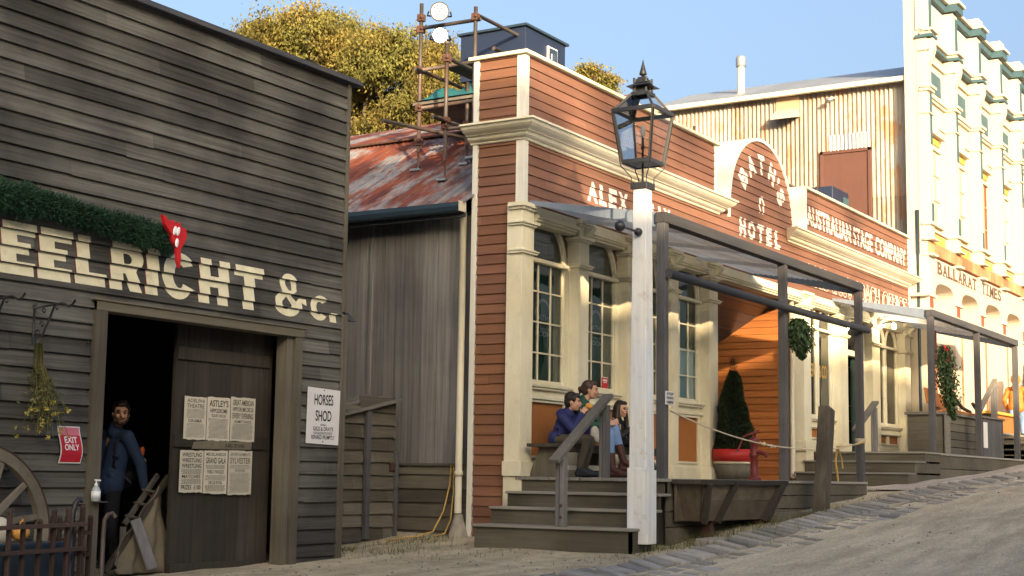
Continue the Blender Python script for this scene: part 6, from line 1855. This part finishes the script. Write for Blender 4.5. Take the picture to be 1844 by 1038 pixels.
tree('small top of a distant gum tree just above the hotel parapet', 'gum_tree', lob2, ((44.5, 24.5, 0), (44.3, 24.3, 7.5), .3), 'leaf_gold', .13, 22, 110, 9, clump_r=.3)

# ------------------------------------------------------------------ unseen far side of the street (behind the camera), shaped to cast shade
def opp(lab, x0, x1, y0, y1, z1, roof):  # unseen block, footprint and height chosen for the shade it throws
    t_ = thing('shade_building', lab, 'building', ((x0 + x1) / 2, y1, -1.5))
    part('wall', 'opposite_wall', t_, lambda m: m.box(x0, x1, y0, y1, -4, z1))
    part('cornice', 'cream', t_, lambda m: (m.box(x0 - .1, x1 + .1, y1, y1 + .25, z1 - .35, z1), m.box(x0, x1, y1, y1 + .12, z1 * .45, z1 * .45 + .2)))
    part('roof', 'zinc_roof', t_, lambda m: m.box(x0 - .1, x1 + .1, y0 - .1, y1 + .25, z1 + .002, z1 + .1))
    n = max(2, int((x1 - x0) / 2.6))
    for k in range(n):
        c = x0 + (x1 - x0) * (k + .5) / n
        for zb_ in ((.6, z1 * .62) if z1 > 7 else (.6,)):
            w_ = part('window', 'cream', t_, lambda m: (m.box(c - .6, c - .5, y1, y1 + .06, zb_, zb_ + 1.8), m.box(c + .5, c + .6, y1, y1 + .06, zb_, zb_ + 1.8), m.box(c - .6, c + .6, y1, y1 + .06, zb_ + 1.8, zb_ + 1.9), m.box(c - .65, c + .65, y1, y1 + .1, zb_ - .08, zb_)))
            part('pane', 'interior_green', w_, lambda m: m.box(c - .5, c + .5, y1 + .005, y1 + .02, zb_, zb_ + 1.8))
opp('unseen tall building across the street, sized to shade the workshop and annex roof', -32, -4.2, -11, -7, 10.2, 0)
opp('unseen middle building across the street, its height set to shade the lower hotel front', -4.0, 13.4, -12, -7, 6.8, 0)
opp('unseen low building across the street, kept low to leave the uphill fronts in sun', 13.6, 40, -15, -7.5, 4.2, 0)
rr = random.Random(40)
lob3 = []  # crown lobes set along the sun line to shade chosen hotel front spots
for fx, fz_, r_ in ((22.0, 4.9, .42), (20.75, 4.75, .26), (19.2, 4.9, .32), (15.2, 3.8, .26), (17.25, 3.62, .20), (24.1, 4.75, .24), (23.0, 4.4, .2), (26.6, 4.85, .18), (17.0, 4.75, .20), (21.6, 4.2, .2)):
    k_ = (8.9 + 17.0 + rr.uniform(-1, 1)) / -SUN_DIR.y
    lob3.append(((fx + SUN_DIR.x * k_, 8.9 + SUN_DIR.y * k_, fz_ + SUN_DIR.z * k_), r_ * 1.15))
tree('unseen gum tree across the street, its lobes set to dapple the hotel front', 'gum_tree', lob3, ((-13.0, -17, -2), (-13.0, -17, 11.0), .5), 'leaf_green', .20, 12, 30, 15, clump_r=.20)
# ------------------------------------------------------------------ people
def capsule(m, a, b, ra, rb, n=12):
    a, b = Vector(a), Vector(b)
    m.path([a, b], [ra, rb], n); m.ball(a, ra, n=n, m=8); m.ball(b, rb, n=n, m=8)
def limb(m, pts, rads, n=12):
    for i in range(len(pts) - 1): capsule(m, pts[i], pts[i + 1], rads[i], rads[i + 1], n)
def fuse(m, name, matn, parent, voxel=.012, smooth=4):
    o = m.build(name, matn, parent)
    o.modifiers.clear()
    r_ = o.modifiers.new('r', 'REMESH'); r_.mode = 'VOXEL'; r_.voxel_size = voxel; r_.use_smooth_shade = True
    s_ = o.modifiers.new('s', 'SMOOTH'); s_.iterations = smooth; s_.factor = .5
    me = D.meshes.new_from_object(o.evaluated_get(bpy.context.evaluated_depsgraph_get()))
    old = o.data; o.modifiers.clear(); o.data = me; D.meshes.remove(old); me.name = name
    me.polygons.foreach_set('use_smooth', [True] * len(me.polygons))
    return o
def basis(fwd, tilt=0.0, roll=0.0):
    f = Vector(fwd).normalized(); r_ = f.cross(Vector((0, 0, 1))).normalized(); u = r_.cross(f)
    Mx = Matrix((r_, f, u)).transposed()
    return Mx @ Matrix.Rotation(tilt, 3, 'X') @ Matrix.Rotation(roll, 3, 'Y')
def head(m, c, B, k):
    """local: x right, y forward, z up"""
    c = Vector(c)
    def L(x, y, z): return c + B @ (Vector((x, y, z)) * k)
    m.ball(L(0, -.012, .025), .074 * k, .092 * k, .088 * k, 18, 12, rot=B)
    m.ball(L(0, .016, -.035), .060 * k, .070 * k, .075 * k, 16, 10, rot=B)
    m.ball(L(0, .045, -.085), .030 * k, .032 * k, .026 * k, rot=B)          # chin
    m.ball(L(0, .080, .020), .042 * k, .016 * k, .014 * k, rot=B)           # brow
    for s_ in (-1, 1):
        m.ball(L(s_ * .036, .062, -.028), .022 * k, .022 * k, .026 * k, rot=B)   # cheek
        m.ball(L(s_ * .077, -.005, -.012), .010 * k, .020 * k, .032 * k, rot=B)  # ear
    capsule(m, L(0, .082, .010), L(0, .104, -.028), .009 * k, .014 * k, 8)   # nose
    m.ball(L(0, .086, -.056), .024 * k, .012 * k, .010 * k, rot=B)
def features(root, c, B, k, beard=False):
    c = Vector(c)
    def L(x, y, z): return c + B @ (Vector((x, y, z)) * k)
    def ey(m):
        for s_ in (-1, 1): m.ball(L(s_ * .031, .083, .002), .012 * k, .006 * k, .0065 * k, 10, 6, rot=B)
    part('eyes', 'eye_dark', root, ey)
    part('brows', 'hair_dark', root, lambda m: [m.path([L(s_ * .014, .096, .020), L(s_ * .032, .092, .026), L(s_ * .050, .078, .021)], .0045 * k, 6) for s_ in (-1, 1)])
    part('mouth', 'lips', root, lambda m: m.path([L(-.022, .090, -.059), L(0, .099, -.058), L(.022, .090, -.059)], [.004 * k, .0065 * k, .004 * k], 6))
def hair(root, c, B, k, matn, style):
    c = Vector(c)
    def L(x, y, z): return c + B @ (Vector((x, y, z)) * k)
    m = MB()
    m.ball(L(0, -.028, .045), .083 * k, .092 * k, .086 * k, 16, 12, rot=B)
    m.ball(L(0, -.055, .0), .074 * k, .062 * k, .085 * k, 14, 10, rot=B)
    m.ball(L(0, .038, .085), .060 * k, .042 * k, .032 * k, rot=B)
    for s_ in (-1, 1): m.ball(L(s_ * .068, -.005, .035), .018 * k, .040 * k, .045 * k, rot=B)
    if style == 'mop':
        for s_ in (-1, 1):
            m.ball(L(s_ * .070, .020, .04), .02 * k, .035 * k, .045 * k, rot=B)
        m.ball(L(0, .066, .070), .055 * k, .025 * k, .024 * k, rot=B)
    if style == 'long':
        for s_ in (-1, 1):
            limb(m, [L(s_ * .068, .0, .05), L(s_ * .088, .0, -.06), L(s_ * .10, .01, -.18), L(s_ * .09, .04, -.29)], [.03 * k, .034 * k, .034 * k, .018 * k], 8)
        limb(m, [L(0, -.08, .03), L(0, -.10, -.12), L(0, -.10, -.27)], [.06 * k, .06 * k, .04 * k], 8)
    if style == 'tied':
        m.ball(L(0, -.125, .01), .035 * k, .04 * k, .035 * k, rot=B)
        limb(m, [L(0, -.13, .0), L(0, -.14, -.08)], [.022 * k, .01 * k], 8)
    if style == 'curly':
        rr = random.Random(3)
        for i in range(60):
            a = rr.uniform(0, 2 * PI); z = rr.uniform(-.02, .12); q = math.sqrt(max(.0, 1 - (z / .14) ** 2)) * .085
            x, y = q * math.cos(a), q * math.sin(a) - .02
            if y > .04 and z < .05: continue
            m.ball(L(x, y, z), .017 * k, n=6, m=4)
    fuse(m, 'hair', matn, root, .009, 2)
def hand(m, w, d, pn, k, curl=.5, thumb=1):
    """w wrist, d direction of palm, pn palm normal (fingers curl towards it)"""
    w, d, pn = Vector(w), Vector(d).normalized(), Vector(pn)
    pn = (pn - d * pn.dot(d)).normalized(); s_ = d.cross(pn)
    c = w + d * .045 * k
    for q in (-.028, -.010, .010, .028): capsule(m, w + s_ * q * .7 * k, w + d * .085 * k + s_ * q * k, .013 * k, .012 * k, 8)
    for q, l in ((-.030, .060), (-.010, .074), (.010, .080), (.030, .070)):
        b = w + d * .088 * k + s_ * q * k
        a1 = curl * .9; d1 = d * math.cos(a1) + pn * math.sin(a1); p1 = b + d1 * l * .5 * k
        a2 = curl * 2.1; d2 = d * math.cos(a2) + pn * math.sin(a2); p2 = p1 + d2 * l * .32 * k
        a3 = curl * 2.9; d3 = d * math.cos(a3) + pn * math.sin(a3); p3 = p2 + d3 * l * .26 * k
        limb(m, [b, p1, p2, p3], [.0095 * k, .0088 * k, .008 * k, .007 * k], 8)
    t0 = w + d * .025 * k + s_ * .028 * k * thumb
    t1 = t0 + (d * .5 + s_ * .6 * thumb + pn * .45).normalized() * .042 * k
    t2 = t1 + (d * .8 + pn * .5 + s_ * .1 * thumb).normalized() * .032 * k
    limb(m, [t0, t1, t2], [.013 * k, .0105 * k, .0085 * k], 8)
def shoe(m, an, toe, k, r_=.042):
    an, toe = Vector(an), Vector(toe)
    d = (toe - an); dh = Vector((d.x, d.y, 0)).normalized()
    capsule(m, an + Vector((0, 0, -.01)), an - dh * .03 * k + Vector((0, 0, toe.z - an.z + .01)), r_ * k * .95, r_ * k)
    limb(m, [an, an.lerp(toe, .55) + Vector((0, 0, -.005)), toe], [r_ * k, r_ * k * .95, r_ * k * .75])
    capsule(m, an - dh * .035 * k + Vector((0, 0, toe.z - an.z)), toe, r_ * k * .85, r_ * k * .8)

def figure(lab, loc, J, k, fw, top, bot, shoes, hairm, hstyle, boots=False, headdir=None, tilt=0, sleeves=True, collar=True, hood=False, skirt=.0, loose=1.0, grp=None, hand_opt=None, hk=1.0):
    """J: joints; k: body scale; fw: chest forward"""
    root = thing('person', lab, 'person', loc, grp)
    V3 = {a: Vector(b) for a, b in J.items()}
    B = basis(headdir or fw, tilt)
    body = MB()
    head(body, V3['head'], B, k * hk)
    capsule(body, V3['neck'], V3['head'] + B @ Vector((0, -.015, -.05)) * k, .050 * k, .048 * k)
    limb(body, [V3['neck'], V3['chest'], V3['waist'], V3['pelvis']], [.06 * k, .105 * k, .095 * k, .11 * k], 14)
    for s_ in 'LR':
        limb(body, [V3['chest'] + Vector((0, 0, .09 * k)), V3['sh' + s_]], [.055 * k, .050 * k])
        limb(body, [V3['sh' + s_], V3['el' + s_], V3['wr' + s_]], [.045 * k, .036 * k, .026 * k])
        limb(body, [V3['pelvis'], V3['hip' + s_], V3['kn' + s_], V3['an' + s_]], [.08 * k, .075 * k, .052 * k, .036 * k])
        limb(body, [V3['an' + s_], V3['toe' + s_]], [.035 * k, .028 * k])
        el, wr = V3['el' + s_], V3['wr' + s_]
        ho = (hand_opt or {}).get(s_, {})
        hand(body, wr, ho.get('d', wr - el), ho.get('n', Vector((0, 0, -1))), k * 1.0, ho.get('curl', .5), ho.get('thumb', 1))
    fuse(body, 'body', 'skin', root, .0065, 3)
    features(root, V3['head'], B, k * hk)
    if hairm: hair(root, V3['head'], B, k * hk, hairm, hstyle)
    # upper garment
    m = MB()
    q = loose
    cL, cR = V3['shL'], V3['shR']
    ch = V3['chest']; side = (cR - cL).normalized()
    for s_ in (-1, 1):
        limb(m, [ch + side * s_ * .07 * k + Vector((0, 0, .05 * k)), ch + side * s_ * .065 * k, V3['waist'] + side * s_ * .055 * k, V3['pelvis'] + side * s_ * .06 * k + Vector((0, 0, -skirt))], [.085 * k * q, .105 * k * q, .105 * k * q, .125 * k * q], 14)
    for s_ in 'LR':
        limb(m, [ch + Vector((0, 0, .09 * k)), V3['sh' + s_]], [.075 * k * q, .064 * k * q])
        wr = V3['wr' + s_]; el = V3['el' + s_]
        limb(m, [V3['sh' + s_], V3['sh' + s_].lerp(el, .5), el, el.lerp(wr, .5), el.lerp(wr, .93)], [.063 * k * q, .055 * k * q, .052 * k * q, .045 * k * q, .038 * k * q], 12)
    if collar: limb(m, [V3['neck'] + Vector((0, 0, -.03 * k)), V3['neck'] + Vector((0, 0, .035 * k))], [.085 * k, .068 * k])
    if hood: m.ball(V3['neck'] - Vector(fw).normalized() * .10 * k + Vector((0, 0, -.02)), .11 * k, .09 * k, .085 * k)
    rr = random.Random(int(k * 100))
    for _ in range(26):     # folds
        t = rr.random(); p = V3['pelvis'].lerp(ch, t) + side * rr.uniform(-.14, .14) * k + Vector(fw).normalized() * rr.uniform(-.1, .1) * k
        a = rr.uniform(-.5, .5)
        capsule(m, p, p + (side * math.cos(a) + Vector((0, 0, math.sin(a)))) * .09 * k, .028 * k, .016 * k, 6)
    fuse(m, 'jacket', top, root, .010, 3)
    # trousers
    m = MB()
    limb(m, [V3['waist'] + Vector((0, 0, -.04)), V3['pelvis']], [.10 * k, .125 * k])
    for s_ in 'LR':
        kn, an = V3['kn' + s_], V3['an' + s_]
        end = kn.lerp(an, .62 if boots else .93)
        limb(m, [V3['pelvis'], V3['hip' + s_], V3['hip' + s_].lerp(kn, .5), kn, kn.lerp(end, .5), end], [.11 * k, .092 * k, .080 * k, .066 * k, .056 * k, .048 * k])
    fuse(m, 'trousers', bot, root, .010, 3)
    m = MB()
    for s_ in 'LR':
        shoe(m, V3['an' + s_], V3['toe' + s_], k)
        if boots: capsule(m, V3['kn' + s_].lerp(V3['an' + s_], .58), V3['an' + s_], .054 * k, .046 * k)
    fuse(m, 'boots' if boots else 'shoes', shoes, root, .009, 2)
    return root

# boy in blue, eating
J = dict(head=(15.10, 8.44, .885), neck=(15.10, 8.50, .765), chest=(15.10, 8.53, .64), waist=(15.11, 8.58, .50), pelvis=(15.11, 8.62, .455),
         shL=(15.25, 8.50, .70), shR=(14.95, 8.50, .70), elL=(15.26, 8.33, .52), elR=(14.94, 8.34, .55), wrL=(15.16, 8.29, .73), wrR=(15.04, 8.29, .745),
         hipL=(15.19, 8.60, .45), hipR=(15.02, 8.60, .45), knL=(15.16, 8.22, .46), knR=(14.97, 8.18, .44), anL=(15.10, 8.28, .11), anR=(14.90, 8.24, .11), toeL=(15.12, 8.13, .05), toeR=(14.92, 8.09, .05))
boy = figure('dark-haired boy in a blue hooded jacket biting into a bun on the bench', (15.1, 8.6, .02), J, .80, (0.15, -1, 0), 'jacket_blue', 'trousers_olive', 'shoes_dark', 'hair_dark', 'mop', headdir=(.30, -1, -.05), hood=True, loose=1.2, hk=1.16,
             hand_opt={'L': dict(d=Vector((-.4, -.35, .8)), n=Vector((-.8, .3, 0)), curl=.75, thumb=-1), 'R': dict(d=Vector((.5, -.3, .75)), n=Vector((.8, .3, 0)), curl=.75, thumb=1)})
m = MB(); m.ball((15.13, 8.245, .835), .05, .045, .038, 14, 10)
tag(m.build('bun', 'bun_orange'), 'round orange-brown bun held at the mouth by the boy in blue', 'bun')
m = MB(); m.ball((15.19, 8.20, .52), .07, .05, .09, 12, 9); m.ball((15.18, 8.16, .46), .05, .04, .05)
fuse(m, 'paper_bag', 'paper', None, .01, 2)
tag(D.objects['paper_bag'], 'crumpled pale paper bag on the boy\'s knee', 'paper bag')
# woman in green
J = dict(head=(15.48, 8.42, 1.045), neck=(15.46, 8.50, .90), chest=(15.46, 8.54, .76), waist=(15.46, 8.60, .60), pelvis=(15.46, 8.63, .50),
         shL=(15.63, 8.50, .83), shR=(15.28, 8.48, .83), elL=(15.66, 8.34, .62), elR=(15.26, 8.34, .60), wrL=(15.56, 8.15, .66), wrR=(15.38, 8.15, .64),
         hipL=(15.55, 8.60, .49), hipR=(15.37, 8.60, .49), knL=(15.48, 8.10, .60), knR=(15.40, 8.12, .50), anL=(15.48, 7.98, .22), anR=(15.36, 8.06, .12), toeL=(15.52, 7.84, .12), toeR=(15.38, 7.90, .055))
wom = figure('woman in a dark green jacket and light jeans seated legs crossed between the two children', (15.46, 8.6, .02), J, .93, (0.1, -1, 0), 'jacket_green', 'jeans_light', 'boots_brown', 'hair_brown', 'tied', boots=True, headdir=(.38, -1, -.06), loose=1.05,
             hand_opt={'L': dict(n=Vector((-1, 0, -.2)), curl=.6, thumb=-1), 'R': dict(n=Vector((1, 0, -.2)), curl=.6)})
# girl in black coat
J = dict(head=(16.40, 8.48, .86), neck=(16.40, 8.54, .745), chest=(16.40, 8.57, .62), waist=(16.40, 8.60, .50), pelvis=(16.40, 8.62, .455),
         shL=(16.54, 8.55, .68), shR=(16.27, 8.55, .68), elL=(16.56, 8.42, .52), elR=(16.25, 8.40, .52), wrL=(16.45, 8.30, .62), wrR=(16.32, 8.29, .63),
         hipL=(16.47, 8.60, .45), hipR=(16.33, 8.60, .45), knL=(16.48, 8.25, .46), knR=(16.32, 8.25, .46), anL=(16.48, 8.22, .10), anR=(16.32, 8.22, .10), toeL=(16.48, 8.08, .05), toeR=(16.30, 8.08, .05))
girl = figure('long-haired girl in a black coat holding an orange snack on the bench', (16.4, 8.6, .02), J, .78, (-.25, -1, 0), 'coat_black', 'trousers_black', 'boots_brown', 'hair_dark', 'long', headdir=(-.25, -1, -.03), loose=1.1, hk=1.14,
              hand_opt={'L': dict(d=Vector((-.6, -.5, .3)), n=Vector((-.5, .5, .3)), curl=.7, thumb=-1), 'R': dict(d=Vector((.6, -.5, .3)), n=Vector((.5, .5, .3)), curl=.7)})
m = MB(); m.ball((16.37, 8.215, .665), .055, .04, .032, 12, 8)
tag(m.build('bun', 'bun_orange'), 'orange snack in the hands of the girl in black', 'bun')
# man in the doorway
fz = -.93
J = dict(head=(10.14, 10.60, .555), neck=(10.16, 10.68, .40), chest=(10.20, 10.72, .24), waist=(10.17, 10.74, .02), pelvis=(10.13, 10.74, -.12),
         shL=(10.17, 10.53, .33), shR=(10.22, 10.90, .33), elL=(10.30, 10.47, .07), elR=(10.30, 10.97, .07), wrL=(10.33, 10.44, -.15), wrR=(10.34, 10.95, -.18),
         hipL=(10.12, 10.65, -.14), hipR=(10.13, 10.83, -.14), knL=(10.08, 10.60, -.52), knR=(10.18, 10.84, -.52), anL=(10.16, 10.62, -.86), anR=(10.24, 10.86, -.86), toeL=(10.04, 10.55, -.895), toeR=(10.12, 10.80, -.895))
man = figure('bearded young man in a navy shirt turning to look out of the dark doorway', (10.15, 10.7, fz), J, .97, (-.9, -.35, 0), 'shirt_navy', 'trousers_black', 'shoes_dark', 'hair_dark', 'curly', headdir=(-.62, -.78, -.02), collar=True, loose=1.12,
             hand_opt={'L': dict(d=Vector((.35, -.35, -.6)), n=Vector((.5, -.5, .5)), curl=.55)})
def beard(m):
    B = basis((-.62, -.78, -.02)); c = Vector((10.14, 10.60, .555))
    def L(x, y, z): return c + B @ Vector((x, y, z))
    for s_ in (-1, 1):
        limb(m, [L(s_ * .066, .01, -.02), L(s_ * .055, .035, -.07), L(s_ * .02, .066, -.097)], [.010, .014, .016], 8)
    capsule(m, L(-.02, .069, -.095), L(.02, .069, -.095), .017, .017, 8)
    m.path([L(-.026, .094, -.048), L(0, .104, -.046), L(.026, .094, -.048)], .005, 6)
mb_ = MB(); beard(mb_); mb_.build('beard', 'hair_brown', man)
t_ = thing('backpack', 'black backpack with orange and grey patches worn by the man in the doorway', 'backpack', (10.42, 10.78, -.05))
m = MB(); m.ball((10.42, 10.80, .10), .13, .16, .24, 18, 14); m.ball((10.44, 10.80, -.02), .14, .16, .16, 18, 14)
fuse(m, 'bag', 'bag_black', t_, .012, 3)
part('patch', 'orange_patch', t_, lambda m: (m.ball((10.50, 10.66, .20), .03, .02, .05), m.ball((10.51, 10.655, .03), .04, .02, .035)))
part('patch', 'grey_patch', t_, lambda m: m.ball((10.51, 10.65, .11), .035, .02, .03))
part('strap', 'bag_black', t_, lambda m: [m.path([(10.34, y, .30), (10.22, y, .39), (10.08, y - .02, .28), (10.08, y, .05), (10.30, y, -.10)], .014, 6) for y in (10.60, 10.86)])
m = MB(); m.beam((10.37, 10.38, -.245), (10.46, 10.32, -.235), .065, .010, r=.5)
tag(m.build('mobile_phone', 'phone', bevel=.003), 'black mobile phone in the hand of the man in the doorway', 'phone')
# walker in orange at the right edge
J = dict(head=(35.60, 8.10, 2.42), neck=(35.60, 8.10, 2.28), chest=(35.62, 8.10, 2.12), waist=(35.60, 8.10, 1.92), pelvis=(35.60, 8.10, 1.80),
         shL=(35.60, 8.28, 2.20), shR=(35.62, 7.92, 2.20), elL=(35.55, 8.36, 1.96), elR=(35.55, 7.82, 1.96), wrL=(35.70, 8.34, 1.76), wrR=(35.72, 7.84, 1.76),
         hipL=(35.60, 8.18, 1.80), hipR=(35.60, 8.02, 1.80), knL=(35.48, 8.18, 1.48), knR=(35.80, 8.03, 1.50), anL=(35.36, 8.18, 1.18), anR=(35.86, 8.03, 1.20), toeL=(35.50, 8.18, 1.13), toeR=(36.00, 8.03, 1.14))
figure('person in an orange hooded jacket and blue jeans walking away on the uphill landing', (35.6, 8.1, 1.1), J, .95, (1, 0, 0), 'jacket_orange', 'jeans_light', 'shoes_dark', None, None, hood=True, loose=1.15)
m = MB(); B = basis((1, 0, 0)); m.ball((35.58, 8.10, 2.44), .115, .115, .135, 16, 12)
o = m.build('hood', 'jacket_orange', [x for x in D.objects if x.name.startswith('person')][-1])
